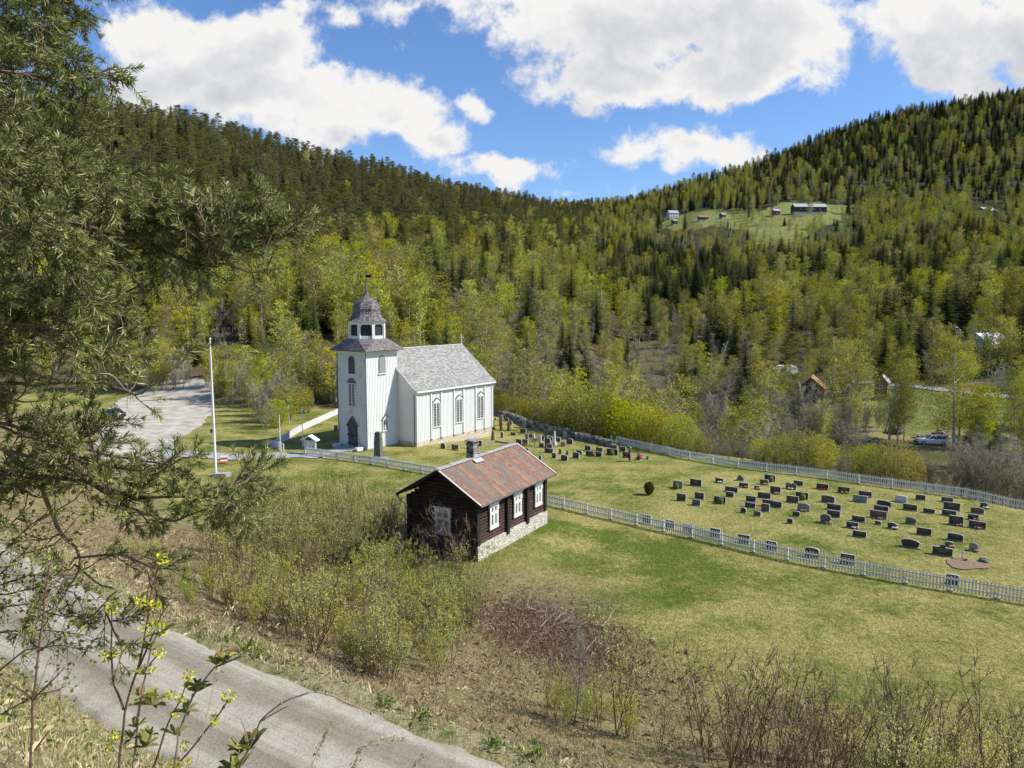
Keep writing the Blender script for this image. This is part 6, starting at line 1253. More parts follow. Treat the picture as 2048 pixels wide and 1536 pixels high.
def bough(px,r0,r1=.008,dens=1.0,start=0.0,tw=.24,step=.10,sub=True):
    P=np.array([atY(*q) for q in px]); P=resample(P,.06); P=P+np.cumsum(r.normal(size=P.shape)*.004,axis=0); WB.tube(P,np.linspace(r0,r1,len(P)),7,mi=1 if r0>.02 else 0,cap=False)
    Ls=len(P)*.06; s=start*Ls
    while s<Ls:
        k=min(len(P)-2,int(s/.06)); d=P[k+1]-P[k]; d/=np.linalg.norm(d)
        if r.random()<dens:
            dd=d*.55+r.normal(size=3)*.62+np.array([0,0,.18]); dd/=np.linalg.norm(dd)
            if sub and r.random()<.42:
                Q=[P[k]]; e=dd
                for _ in range(5): e=e+r.normal(size=3)*.14; e/=np.linalg.norm(e); Q.append(Q[-1]+e*.075)
                Q=np.array(Q); WB.tube(Q,np.linspace(.008,.005,6),4,cap=False)
                for i in range(1,6): twig(Q[i],(Q[i]-Q[i-1])/.075*.7+r.normal(size=3)*.5,r.uniform(.08,.18),dens)
            else: twig(P[k],dd,r.uniform(.5,1.1)*tw,dens)
        s+=step
    twig(P[-1],P[-1]-P[-3],.22)
    # a few dead grey twigs
    for _ in range(int(Ls*2.2)):
        k=int(r.integers(0,len(P)-1)); d=r.normal(size=3); d/=np.linalg.norm(d); Q=[P[k]]
        for _ in range(4): d=d+r.normal(size=3)*.3; d/=np.linalg.norm(d); Q.append(Q[-1]+d*r.uniform(.04,.09))
        WB.tube(np.array(Q),np.linspace(.005,.0015,5),3,mi=2,cap=False)
PB=[([(-260,-110,6),(-60,-60,5.8),(90,-40,5.6),(200,-8,5.4)],.02,1),([(-300,50,6.2),(-80,60,6),(60,90,5.8),(140,135,5.6),(195,150,5.5)],.02,1),([(-100,60,6),(40,50,5.9),(135,62,5.7)],.012,1),([(-300,130,5.6),(-60,110,5.5),(100,150,5.3)],.014,1),
([(-300,200,5.8),(-60,190,5.6),(90,200,5.5),(195,225,5.3)],.02,1),([(-300,290,6.4),(-40,300,6.2),(110,290,6),(215,255,5.9)],.016,1),([(-300,250,5),(-80,250,4.9),(60,270,4.8),(130,300,4.8)],.014,1),
([(-300,380,5.6),(-40,360,5.4),(120,370,5.2),(215,385,5.2)],.02,1),([(-300,330,5),(-60,330,5),(70,350,4.9),(170,330,4.9)],.014,1),([(-300,430,5),(-60,420,5),(70,440,4.9),(170,450,4.9),(240,430,4.8)],.014,1),
([(-300,480,6),(-20,450,5.9),(150,440,5.8),(300,475,5.7),(420,500,5.6),(500,500,5.5),(565,470,5.4)],.026,1),([(100,450,5.8),(220,400,5.7),(320,400,5.6),(395,425,5.5)],.012,1),([(200,450,5.8),(300,440,5.7),(400,460,5.7),(470,455,5.6)],.012,1),([(280,480,5.7),(380,530,5.6),(450,530,5.5),(500,540,5.4)],.010,.8),
([(240,480,5.7),(285,540,5.7),(275,590,5.6),(240,620,5.6)],.012,.7),([(275,570,5.7),(215,600,5.6),(195,590,5.6)],.008,.6),
([(-300,560,5.2),(-30,530,5.1),(120,545,5.0),(185,590,5)],.02,1),([(-300,500,5.4),(-40,490,5.3),(100,500,5.2),(200,520,5.2)],.014,1),([(-300,640,5.8),(-20,610,5.6),(90,630,5.5),(170,665,5.4),(215,690,5.4)],.018,.9),([(-300,600,5),(-60,590,5),(60,590,5),(130,610,5)],.012,1),
([(-300,720,5.2),(-40,690,5.1),(90,690,5),(160,730,5)],.016,.9),([(-200,800,5),(0,770,5),(110,770,5),(200,762,5),(290,792,4.9),(340,752,4.9)],.018,.45,.13),([(-100,740,5),(30,735,5),(110,750,5)],.010,.8,.2),
([(-200,870,5.2),(0,840,5.2),(120,870,5.2),(230,905,5.2),(330,925,5.1)],.018,1,.2),([(-200,850,5.4),(0,885,5.3),(65,950,5.2),(85,1000,5.2),(110,1060,5.1),(148,1098,5),(153,1130,5),(118,1182,5)],.034,.10),
([(60,950,5.2),(160,955,5.2),(260,990,5.1),(360,985,5.1),(430,985,5),(485,960,5)],.018,.9,.2),([(120,900,5.2),(220,930,5.2),(300,950,5.1),(350,915,5.1)],.014,1,.16),([(160,955,5.2),(250,1015,5.1),(330,1045,5.1),(400,1020,5)],.012,.8,.18),([(-60,830,5.1),(60,870,5),(150,890,5),(200,870,5)],.014,1,.16),([(20,900,5),(120,930,5),(200,960,5),(220,1000,5)],.012,.8),
([(150,1115,5),(200,1110,5),(250,1108,5),(285,1135,5)],.009,.45),([(150,1130,5),(200,1170,5),(240,1180,5),(200,1218,5)],.007,.4),([(-60,940,5),(20,960,5),(60,990,5)],.01,.6),([(100,1180,5),(60,1210,5),(110,1230,5)],.006,.5),([(400,975,5),(440,990,5),(470,985,4.9)],.008,.9)]
PB+=[([(-300,-160,5.2),(-100,-120,5.1),(40,-90,5),(130,-60,5)],.014,1),([(-300,20,5.2),(-100,10,5.1),(20,20,5),(90,40,5)],.014,1),([(-300,-60,4.8),(-120,-40,4.8),(-10,-30,4.8),(60,-10,4.8)],.012,1),([(-300,90,4.8),(-100,110,4.8),(0,120,4.7),(70,140,4.7)],.012,1),([(-300,170,4.6),(-100,180,4.6),(30,210,4.6)],.012,1),([(-300,350,4.5),(-120,330,4.5),(10,320,4.5)],.012,1),([(-300,460,4.6),(-120,470,4.6),(30,470,4.6),(110,500,4.6)],.012,1),([(-250,540,4.7),(-80,570,4.7),(40,560,4.7)],.012,1),([(-250,660,4.7),(-80,660,4.7),(40,650,4.7),(120,660,4.7)],.012,1),([(-250,780,4.7),(-80,800,4.7),(40,810,4.7)],.012,1)]
for q_ in PB:
    if max(a[1] for a in q_[0])<405: q_=([(a[0]-48,)+tuple(a[1:]) for a in q_[0]],)+tuple(q_[1:])
    bough(q_[0],q_[1],.006,q_[2]*(.8 if q_[2]>.6 else 1),start=0 if q_[0][0][0]>-150 else .12,tw=q_[3] if len(q_)>3 else .24,sub=len(q_)<4)
gx,gy,gz=atY(-420,900,6); gz=hz(gx,gy)
pine_t=thing('pine','large near pine reaching in from the left edge, with cones and long needles','pine',(gx,gy,gz))
b=MB(); b.tube([(gx,gy,gz-.3),(gx-.05,gy,gz+3),(gx+.1,gy,gz+6),(gx+.1,gy,gz+10)],[.24,.2,.15,.05],14)
def rel(b,name,mats,par,o,smooth=False):
    for v in b.V: v-=np.array(o)
    return b.build(name,mats,par,smooth)
rel(b,'trunk',barkp,pine_t,(gx,gy,gz),True)
gt_=nmat('twig_bark',[(.3,(.10,.065,.045)),(.7,(.24,.17,.12))],30,5,rough=.9,bump=.3); dead=nmat('lichen_twig',[(.3,(.26,.24,.21)),(.7,(.46,.45,.40))],30,5,rough=.9,bump=.3); bkn=nmat('orange_pine_bark',[(.3,(.14,.085,.06)),(.5,(.34,.20,.13)),(.7,(.46,.34,.26))],14,5,rough=.9,bump=.5,bd=.01)
rel(WB,'branches',[gt_,bkn,dead],pine_t,(gx,gy,gz)); 
rel(NB,'needles',foliage('near_pine_needle',[(0,(.055,.07,.022)),(.45,(.19,.22,.07)),(.75,(.37,.39,.15)),(1,(.66,.63,.34))],.25,0,0,False),pine_t,(gx,gy,gz))
cb_=MB(); cb_.lathe((0,0,-.04),[(.004,0),(.016,.012),(.020,.022),(.014,.036),(.005,.047)],9); cme=cb_.mesh('cone',nmat('cone_scale',[(.3,(.04,.03,.022)),(.7,(.12,.09,.06))],60,rough=.9))
for c in CON[:60]: o=link('cone',cme,pine_t); o.location=(c[0]-gx,c[1]-gy,c[2]-gz)
# ------------------------------------------------------------ young birch twigs at the lower left
r=NP(44); tb=MB(); lb=MB(); root=atY(-200,1330,5.2); rz_=hz(root[0],root[1]); L_=[]
tb.tube([(root[0],root[1],rz_-.1),(root[0]+.02,root[1],rz_+.7),atY(-120,1150,5.2)],[.022,.018,.012],6)
for px in ([(-120,1150,5.2),(0,1110,5.1),(60,1050,5),(150,1000,5),(180,960,4.9)],[(-120,1150,5.2),(0,1150,5.1),(40,1110,5),(110,1090,4.9),(150,1040,4.9)],[(-120,1250,5.2),(0,1215,5),(80,1205,5),(150,1240,4.9)],[(-120,1210,5.2),(0,1170,5),(60,1150,5),(150,1150,4.9),(190,1200,4.9)],[(-120,1330,5.2),(0,1340,5),(50,1300,5),(120,1290,4.9),(170,1300,4.9)],[(-120,1100,5.2),(10,1060,5),(50,1020,5),(60,960,5)],[(-100,1280,5.2),(20,1262,5),(90,1260,5),(170,1270,4.9)],[(-100,1000,5.1),(20,1000,5),(70,960,5),(110,930,5)],[(-120,1400,5.1),(0,1430,4.8),(70,1390,4.7),(120,1380,4.7)],[(-120,1180,5.2),(10,1190,5),(90,1170,5),(150,1185,5),(170,1230,5)]):
    P=resample(np.array([atY(*q) for q in px]),.06); tb.tube(P,np.linspace(.008,.003,len(P)),4,cap=False)
    for k in range(3,len(P)):
        for _ in range(2):
            d=(P[k]-P[k-1])/.06*.7+r.normal(size=3)*.7; d/=np.linalg.norm(d); Q=np.array([P[k],P[k]+d*.09,P[k]+d*.18+r.normal(size=3)*.03,P[k]+d*.26+r.normal(size=3)*.04]); tb.tube(Q,[.0025,.002,.0015,.001],3,cap=False)
            m=4; c=Q[r.integers(1,4,m)]+r.normal(size=(m,3))*.015; L_.append(c)
A=np.vstack(L_); V,Fq=leafquads(A,.030,r,.7); lb.add(V,Fq,0,np.repeat(r.random(len(A))*.9+.05,4))
t=thing('young_birch','thin young birch with tiny new leaves under the near pine','birch',(root[0],root[1],rz_)); rel(tb,'branches',gt_,t,(root[0],root[1],rz_)); rel(lb,'leaves',foliage('new_birch_leaf',[(0,(.16,.20,.03)),(.5,(.32,.36,.06)),(1,(.50,.50,.10))],.4,0,0,False),t,(root[0],root[1],rz_))
# ------------------------------------------------------------ flowering shoots close to the camera
r=NP(13)
flm=foliage('yellow_blossom',[(0,(.42,.42,.03)),(.5,(.62,.60,.05)),(1,(.80,.76,.12))],.3,0,0,False); lfm=foliage('opening_leaf',[(0,(.11,.14,.035)),(.5,(.24,.25,.07)),(.8,(.34,.33,.10)),(1,(.36,.20,.09))],.3,0,0,False)
shm=nmat('red_brown_shoot',[(.3,(.09,.045,.035)),(.7,(.22,.12,.09))],40,rough=.6,bump=.1); shg=nmat('grey_shoot',[(.3,(.20,.15,.12)),(.7,(.40,.33,.27))],40,rough=.7,bump=.1)
def shoots(name,label,cat,stems,flowers,leaves,mat,r0=.0065,foot=None):
    P0=atY(*stems[0][0]); fx,fy=P0[0],P0[1]; fz=hz(fx,fy); t=thing(name,label,cat,(fx,fy,fz)); tb=MB()
    for k,st in enumerate(stems):
        P=[atY(*q) for q in st]
        if k==0: P=[(fx,fy,fz-.05)]+P
        P=np.array(P); Pr=resample(P,.03); Pr=Pr+np.sin(np.arange(len(Pr))[:,None]*np.array([.9,1.3,1.1]))*.0015; f=1 if k==0 else .65; tb.tube(Pr,np.linspace(r0*f,r0*f*.42,len(Pr)),6,cap=False)
        for q in Pr[4::5]: tb.lathe(q,[(.001,-.006),(r0*f*.95,0),(.001,.008)],5)
    rel(tb,'stem',mat,t,(fx,fy,fz))
    for (u,v,y,s) in flowers:
        c=np.array(atY(u,v,y)); m=46; d=r.normal(size=(m,3)); d/=np.linalg.norm(d,axis=1)[:,None]; P=c+d*(.55+.45*r.random(m))[:,None]*np.array([.026,.026,.022])*s; b=MB(); V,Fq=leafquads(P,.011*s,r,.9,d); b.add(V,Fq,0,np.repeat(r.random(m)*.9+.05,4)); rel(b,'blossom',flm,t,(fx,fy,fz))
    if leaves:
        b=MB()
        for (u,v,y,s) in leaves:
            c=np.array(atY(u,v,y))
            for k in range(7):
                az=k*.9+r.normal()*.3; el=r.uniform(.1,1.1); d=np.array([math.cos(az)*math.cos(el),math.sin(az)*math.cos(el),math.sin(el)]); sd=np.cross(d,[0,0,1.]); sd/=np.linalg.norm(sd)+1e-6; L=.055*s*r.uniform(.7,1.2); w_=L*.2; cvv=min(1,max(.02,r.normal()*.25+.55)); up=np.array([0,0,w_*.5])
                q=[c,c+d*L*.35+sd*w_+up,c+d*L*.75+sd*w_*.7+up,c+d*L-up*.6,c+d*L*.75-sd*w_*.7+up,c+d*L*.35-sd*w_+up,c+d*L*.5]
                b.add(q,[[0,1,6],[1,2,6],[2,3,6],[3,4,6],[4,5,6],[5,0,6]],0,cvv)
        rel(b,'leaves',lfm,t,(fx,fy,fz))
shoots('maple_shoot','reddish bare shoot with forked twigs at the far lower left','shoot',[[(60,1560,2.6),(66,1400,2.6),(80,1280,2.6),(98,1130,2.6)],[(66,1400,2.6),(0,1352,2.6)],[(67,1398,2.6),(130,1335,2.6)],[(70,1500,2.6),(97,1462,2.6)],[(80,1300,2.6),(38,1268,2.6)],[(80,1300,2.6),(124,1272,2.6)]],[],[],shm)
shoots('maple_shoot','shoot with yellow blossom clusters, tallest at the lower left','shoot',[[(235,1560,2.5),(250,1420,2.5),(288,1290,2.5),(297,1215,2.5),(318,1125,2.5)],[(247,1420,2.5),(228,1370,2.5),(222,1300,2.5),(224,1220,2.5)],[(297,1222,2.5),(283,1205,2.5)],[(297,1222,2.5),(311,1210,2.5)],[(222,1318,2.5),(211,1313,2.5)],[(222,1318,2.5),(234,1308,2.5)],[(275,1340,2.5),(330,1215,2.5),(338,1208,2.5)],[(258,1410,2.5),(340,1390,2.5)],[(290,1340,2.5),(318,1306,2.5)]],[(322,1119,2.5,1),(226,1216,2.5,1.05),(284,1202,2.5,.95),(299,1212,2.5,.7),(311,1209,2.5,.8),(210,1311,2.5,.9),(236,1307,2.5,.8),(293,1255,2.5,1),(310,1250,2.5,.8),(328,1258,2.5,.9),(319,1305,2.5,.9),(282,1338,2.5,.8),(302,1337,2.5,.8),(340,1390,2.5,.9)],[],shm)
shoots('rowan_shoot','pale-stemmed shoot with opening leaves in the lower left','shoot',[[(266,1560,2.35),(275,1440,2.35),(290,1350,2.35),(305,1290,2.35),(318,1262,2.35)]],[],[(300,1300,2.35,.9),(318,1268,2.35,1),(288,1350,2.35,.7),(282,1395,2.35,1),(306,1410,2.35,1.1),(272,1455,2.35,.8),(290,1495,2.35,1.1),(262,1478,2.35,.7),(300,1470,2.35,.6)],shg,.007)
shoots('rowan_shoot','leaning leafy shoot ending right over the road','shoot',[[(345,1560,2.3),(358,1470,2.3),(385,1390,2.3),(430,1335,2.3),(480,1312,2.3)]],[],[(370,1425,2.3,1),(350,1470,2.3,.9),(393,1385,2.3,.9),(432,1330,2.3,1),(455,1322,2.3,.9),(490,1308,2.3,1.1),(395,1372,2.3,.7)],shg,.007)
shoots('maple_shoot','shoot with small yellow blossoms, rightmost flowering one','shoot',[[(330,1560,2.5),(380,1500,2.5),(430,1440,2.5),(455,1400,2.5)],[(305,1540,2.5),(335,1450,2.5),(362,1395,2.5),(377,1355,2.5)]],[(456,1393,2.5,1.05),(428,1437,2.5,.8),(430,1446,2.5,.7),(378,1350,2.5,.95),(360,1397,2.5,.85),(350,1430,2.5,.75),(368,1492,2.5,.9),(352,1523,2.5,.8),(372,1526,2.5,.8),(232,1470,2.5,.9),(220,1492,2.5,.8)],[],shm)
shoots('bramble_stem','arching bare bramble stem over the road at the bottom','stem',[[(470,1560,2.2),(500,1490,2.2),(522,1440,2.2),(570,1400,2.2),(625,1383,2.2),(670,1392,2.2),(742,1428,2.2)],[(522,1442,2.2),(575,1412,2.2)],[(498,1492,2.2),(482,1436,2.2)]],[],[(480,1508,2.2,1.5),(500,1500,2.2,1.3),(470,1545,2.2,1.2)],shg,.0055)
# straw stalks with plumes
stm=foliage('straw_stalk',[(0,(.42,.33,.19)),(1,(.72,.60,.38))],.3,0,0,False)
for k,(px,lab) in enumerate((([(385,1570,2.4),(405,1470,2.4),(432,1350,2.4),(440,1290,2.4),(460,1215,2.4)],'tall straw stalk crossing the road at lower left'),([(600,1590,2.2),(640,1490,2.2),(660,1450,2.2)],'short straw plume at the bottom edge on the road'),([(690,1590,2.2),(720,1497,2.2),(760,1478,2.2),(815,1480,2.2)],'bent straw plume over the road at the bottom'),([(810,1580,2.3),(830,1530,2.3),(848,1512,2.3)],'small straw tuft at the bottom edge, rightmost plume'))):
    P=np.array([atY(*q) for q in px]); f=P[0].copy(); fz=hz(f[0],f[1]); t=thing('straw_stalk',lab,'grass stalk',(f[0],f[1],fz)); b=MB(); Pr=resample(np.vstack([[f[0],f[1],fz],P]),.02); b.tube(Pr,np.linspace(.0022,.001,len(Pr)),4,cv=.7,cap=False); rel(b,'stem',stm,t,(f[0],f[1],fz))
    q=Pr[-14:]; m=110; A=q[r.integers(0,len(q),m)]+r.normal(size=(m,3))*.006; V,Fq=leafquads(A,.014,r,.35,np.tile((q[-1]-q[0])/np.linalg.norm(q[-1]-q[0]),(m,1))); b=MB(); b.add(V,Fq,0,np.repeat(r.random(m)*.9+.05,4)); rel(b,'plume',stm,t,(f[0],f[1],fz))
# ============================================================ DISTANT BUILDINGS
redw=nmat('red_board',[(.3,(.11,.025,.02)),(.7,(.2,.05,.035))],2,stretch=(4,4,.4)); brownw=nmat('brown_board',[(.3,(.03,.022,.017)),(.7,(.09,.065,.05))],2,stretch=(4,4,.4))
rustr=nmat('rust_roof',[(.3,(.22,.10,.055)),(.7,(.42,.24,.14))],1.2,rough=.7); greyr=nmat('grey_sheet_roof',[(.3,(.30,.31,.31)),(.7,(.46,.47,.47))],1,rough=.6); palew=nmat('pale_board',[(.3,(.60,.60,.58)),(.7,(.72,.72,.70))],1.5); greyw=nmat('greyed_board',[(.3,(.20,.19,.18)),(.7,(.34,.32,.30))],2)
def house(name,lab,cat,u,v,L,W,hw,hr,az,wall,roof,wins=(),plinth=0.4,door=None,ov=.35,chim=False,XYZ=None):
    X,Y,Z=XYZ or hit(u,v); t=thing(name,lab,cat,(X,Y,Z),R(90-az)); W2=W/2
    b=MB(); b.extr([(-W2,plinth),(W2,plinth),(W2,hw),(0,hr-.05),(-W2,hw)],(-L/2,0,0),(0,1,0),(0,0,1),(1,0,0),L); wl=b.build('wall',wall,t)
    b=MB(); b.box((0,0,plinth/2-.8),(L-.1,W-.1,plinth+1.6)); b.build('foundation',concrete,t)
    b=MB(); s=(hr-hw)/W2; P=[(0,hr+.12),(W2+ov,hw-s*ov+.12),(W2+ov,hw-s*ov),(0,hr)]
    b.extr(P,(-L/2-ov,0,0),(0,1,0),(0,0,1),(1,0,0),L+2*ov); b.extr([(-p,q) for p,q in P][::-1],(-L/2-ov,-.003,0),(0,1,0),(0,0,1),(1,0,0),L+2*ov); rf=b.build('roof',roof,t)
    if chim: b=MB(); b.box((L*.1,0,hr+.4),(.6,.6,1.2)); b.build('chimney',grey_stone,rf)
    for (face,c,z,w_,h_) in wins:
        b=MB(); g=MB()
        if face=='s': b.box((c,-W2-.03,z),(w_+.2,.08,h_+.2)); g.box((c,-W2-.08,z),(w_,.03,h_)); b.box((c,-W2-.1,z),(.06,.03,h_))
        elif face=='w': b.box((-L/2-.03,c,z),(.08,w_+.2,h_+.2)); g.box((-L/2-.08,c,z),(.03,w_,h_)); b.box((-L/2-.1,c,z),(.03,.06,h_))
        else: b.box((L/2+.03,c,z),(.08,w_+.2,h_+.2)); g.box((L/2+.08,c,z),(.03,w_,h_)); b.box((L/2+.1,c,z),(.03,.06,h_))
        f=b.build('window',palew,t); g.build('pane',glassd,f)
    if door: face,c,w_,h_=door; b=MB(); b.box((c,-W2-.04,plinth+h_/2) if face=='s' else (-L/2-.04,c,plinth+h_/2),(w_,.08,h_) if face=='s' else (.08,w_,h_)); b.build('door',brownw if wall!=brownw else greyw,t)
    return t
house('barn','long dark barn with a pale grey roof on the hillside meadow','barn',1617,427,28,9,5.2,8.2,88,brownw,greyr,[('s',c,3.4,1.2,.9) for c in (-9,-4,3,8)],.8,('s',-1,3.5,3.2))
house('farmhouse','small white two-storey farmhouse at the left of the hillside meadow','house',1345,437,9.5,7,5.2,7.8,78,palew,greyr,[('s',c,z,.9,1.1) for c in (-3,0,3) for z in (1.7,4.1)]+[('w',0,4.2,.9,1.1)],.5,None,.4,True)
house('shed','dark little shed right below the white farmhouse','shed',1349,449,4.5,4,3.2,4.6,75,brownw,greyw,[('s',0,1.8,.6,.6)],.3,('w',0,1.1,1.9))
house('shed','low shed with a rusty roof on the hillside meadow','shed',1406,440,8.5,4.5,2.4,4.0,85,redw,rustr,[('s',2,1.5,.8,.7)],.3,('s',-2,1.6,1.9))
house('shed','small dark shed in the middle of the hillside meadow','shed',1445,436,4,4,2.8,4.4,70,brownw,greyw,[('s',0,1.7,.6,.6)],.3,('w',0,1.1,1.8))
house('shed','red farm shed with a whitish roof left of the long barn','shed',1551,432,5.5,5,4.2,5.8,80,redw,greyr,[('s',0,2.6,.8,.8)],.5,('s',-1.2,1.4,2))
house('cottage','grey cottage with a pale roof half hidden in the upper right forest','cottage',1972,430,17,8,3.8,6.4,65,greyw,greyr,[('s',c,2.3,1.5,1.2) for c in (-5,-1,3)]+[('w',0,2.3,1.2,1.2)],.8,None,.6,True)
house('house','white house with a white roof gable showing behind birches on the right','house',1972,716,9,6,4.0,6.2,62,palew,nmat('white_roof',[(.3,(.50,.51,.52)),(.7,(.62,.63,.64))],1,rough=.5),[('s',c,2.6,1.1,1.2) for c in (-2.8,0,2.8)]+[('w',0,2.4,1.1,1.2),('w',0,4.6,.7,.7)],.6,('s',1.6,1.0,2.1),.5,True)
house('house','second white house left of the first, mostly behind a birch','house',1890,688,6.5,5,3.6,5.4,70,palew,greyr,[('s',c,2.6,1.1,1.2) for c in (-1.6,1.6)],.6,None,.5)
house('cabin','low ochre-roofed outbuilding in front of the white house','outbuilding',2016,722,8,4,2.6,3.8,88,greyw,nmat('ochre_roof',[(.3,(.30,.24,.12)),(.7,(.45,.38,.2))],1),[('s',c,1.6,1.2,.9) for c in (-2,1)],.4,None,.4)
house('shed','weathered brown shed with red roof edge behind leafless bushes','shed',1622,806,6.5,5.2,3.4,5.6,25,brownw,rustr,[('w',0,2.0,.8,.8)],.4,('s',0,1.2,1.9),.3)
house('outhouse','narrow brown outhouse with a grey roof between the slim birches','outhouse',1763,797,2.6,2.4,3.6,5.0,35,nmat('ochre_board',[(.3,(.16,.09,.04)),(.7,(.3,.19,.09))],2),greyr,[('w',0,2.6,.5,.5)],.3,('s',0,.8,1.9),.25)
lane=[hit(u,v)[:2] for u,v in [(1672,762),(1700,757),(1745,765),(1800,768),(1860,775),(1940,783),(2010,790),(2060,796)]]
lane2=[hit(u,v)[:2] for u,v in [(2060,803),(2010,797),(1940,789),(1860,781),(1800,774),(1745,771),(1700,764),(1672,768)]]
tag(sheet('lane',lane+lane2,gravg,.12,1.5,px=False,jit=.1),kind='structure')
# ------------------------------------------------------------ vehicles
tyre=nmat('rubber',[(.3,(.015,.015,.015)),(.7,(.03,.03,.03))],5,rough=.9); rimm=nmat('alloy',[(.3,(.4,.4,.41)),(.7,(.55,.55,.56))],5,rough=.35,metal=.6); lampm=nmat('lamp_glass',[(.3,(.6,.6,.6)),(.7,(.8,.8,.8))],5,rough=.15); redl=nmat('rear_lamp',[(.3,(.35,.02,.02)),(.7,(.5,.04,.03))],5,rough=.2)
def vehicle(lab,X,Y,Z,az,paint,L=4.7,wagon=True):
    t=thing('parked_car',lab,'car',(X,Y,Z+.02),R(90-az)); W=.88; h=L/2
    st=[(-h,.42,.62,.70),(-h+.05,.28,.84,.80),(-h+.7,.24,.95,.88),(-h+1.35,.22,.99,.90),(-.3,.22,1.0,.90),(h-1.4,.22,1.0,.90),(h-.35,.26,.99,.87),(h-.03,.30,.92,.82),(h,.45,.70,.74)]
    b=MB(); V=[]
    for x_,z0,z1,w_ in st: V+=[(x_,-w_*.92,z0),(x_,-w_,z0+.15),(x_,-w_,z1-.16),(x_,-w_*.93,z1),(x_,0,z1+.03),(x_,w_*.93,z1),(x_,w_,z1-.16),(x_,w_,z0+.15),(x_,w_*.92,z0)]
    n=9; Fc=[[i*n+j,i*n+j+1,(i+1)*n+j+1,(i+1)*n+j] for i in range(len(st)-1) for j in range(n-1)]; b.add(V,Fc); b.add(V[:9],[list(range(9))]); b.add(V[-9:],[list(range(9))[::-1]])
    b.build('body',paint,t,True)
    x0,x1,x2,x3=(-.95,-.25,h-.75,h-.18) if wagon else (-.95,-.2,h-1.5,h-.75)
    b=MB(); q=[(x0,.82,.99),(x1,.66,1.43),(x2,.66,1.45),(x3,.80,.98)]; V=[]
    for x_,w_,z_ in q: V+=[(x_,-w_,z_),(x_,w_,z_)]
    V+=[(x0,-.82,.97),(x3,-.8,.97),(x0,.82,.97),(x3,.8,.97)]
    b.add(V,[[0,1,3,2],[4,5,7,6]]); b.add(V,[[0,2,4,6],[7,5,3,1]]); b.build('glasshouse',glassd,t)
    b=MB(); b.add([(x1-.05,-.67,1.43),(x2+.03,-.67,1.45),(x2+.03,.67,1.45),(x1-.05,.67,1.43),(x1+.05,-.60,1.50),(x2-.05,-.60,1.51),(x2-.05,.60,1.51),(x1+.05,.60,1.50)],[[0,1,5,4],[1,2,6,5],[2,3,7,6],[3,0,4,7],[4,5,6,7],[0,3,2,1]]); rf=b.build('roof',paint,t)
    for s in (-1,1):
        for (xa,za,xb,zb) in ((x0,.98,x1,1.44),(x3,.98,x2,1.46),((x1+x2)/2-.3,.98,(x1+x2)/2-.3,1.45),((x1+x2)/2+.55,.98,(x1+x2)/2+.55,1.45)):
            b=MB(); b.tube([(xa,s*.83,za),(xb,s*.685,zb)],.035,5); b.build('pillar',paint,t)
        for wx_ in (-h+.85,h-.95):
            b=MB(); pr=[(.20,-.1),(.32,-.1),(.33,-.05),(.33,.05),(.32,.1),(.20,.1)]; an=np.arange(18)*2*math.pi/18; V=[(wx_+r_*math.cos(a),s*.80+y_,.33+r_*math.sin(a)) for r_,y_ in pr for a in an]; b.add(V,[[i*18+j,i*18+(j+1)%18,(i+1)*18+(j+1)%18,(i+1)*18+j] for i in range(5) for j in range(18)]); w0=b.build('wheel',tyre,t)
            b=MB(); V=[(wx_+r_*math.cos(a),s*(.80+.07),.33+r_*math.sin(a)) for r_ in (.05,.21) for a in an]; b.add(V,[[j,(j+1)%18,18+(j+1)%18,18+j] for j in range(18)]); b.add(V[:18],[list(range(18))]); b.build('rim',rimm,w0)
        b=MB(); b.box((-h+.08,s*.6,.74),(.12,.28,.16)); b.build('headlight',lampm,t); b=MB(); b.box((h-.05,s*.66,.84),(.1,.2,.26)); b.build('tail_light',redl,t)
        b=MB(); b.box((x0+.2,s*.95,1.02),(.12,.16,.12)); b.build('mirror',paint,t)
    b=MB(); b.box((-h+.0,0,.42),(.16,1.5,.2)); b.box((h+.0,0,.45),(.16,1.5,.2)); b.build('bumper',tyre,t); return t
X,Y,Z=hit(1863,889); vehicle('white estate car parked on the dirt beyond the back fence',X,Y,hz(X,Y),97,nmat('white_car_paint',[(.3,(.62,.62,.61)),(.7,(.74,.74,.73))],1,rough=.3,bump=0,spec=.6))
X,Y,Z=hit(228,836); vehicle('dark blue car parked on the gravel place under the pine boughs',X,Y,hz(X,Y)+.04,120,nmat('blue_car_paint',[(.3,(.012,.02,.035)),(.7,(.02,.035,.06))],1,rough=.2,bump=0,spec=.7),4.3,False)
X,Y,Z=hit(2000,850) if False else hit(1570,752); t=thing('caravan','pale rounded caravan half hidden by pines','caravan',(X,Y,hz(X,Y)),R(10)); b=MB(); b.extr([(-2.6,.5),(2.6,.5),(2.9,1.2),(2.6,2.4),(1.9,2.75),(-2.3,2.75),(-2.8,2.3),(-2.9,1.1)],(0,1.1,0),(1,0,0),(0,0,1),(0,-1,0),2.2); b.build('body',palew,t); b=MB(); b.box((-.9,-1.12,1.8),(1.3,.05,.6)); b.build('window',glassd,t); 
for s in (-1,1): b=MB(); b.lathe((0,0,0),[(.3,-.09),(.3,.09),(.1,.1)],14); o=b.build('wheel',tyre,t); o.location=(.2,s*.95,.3); o.rotation_euler=(R(90),0,0)
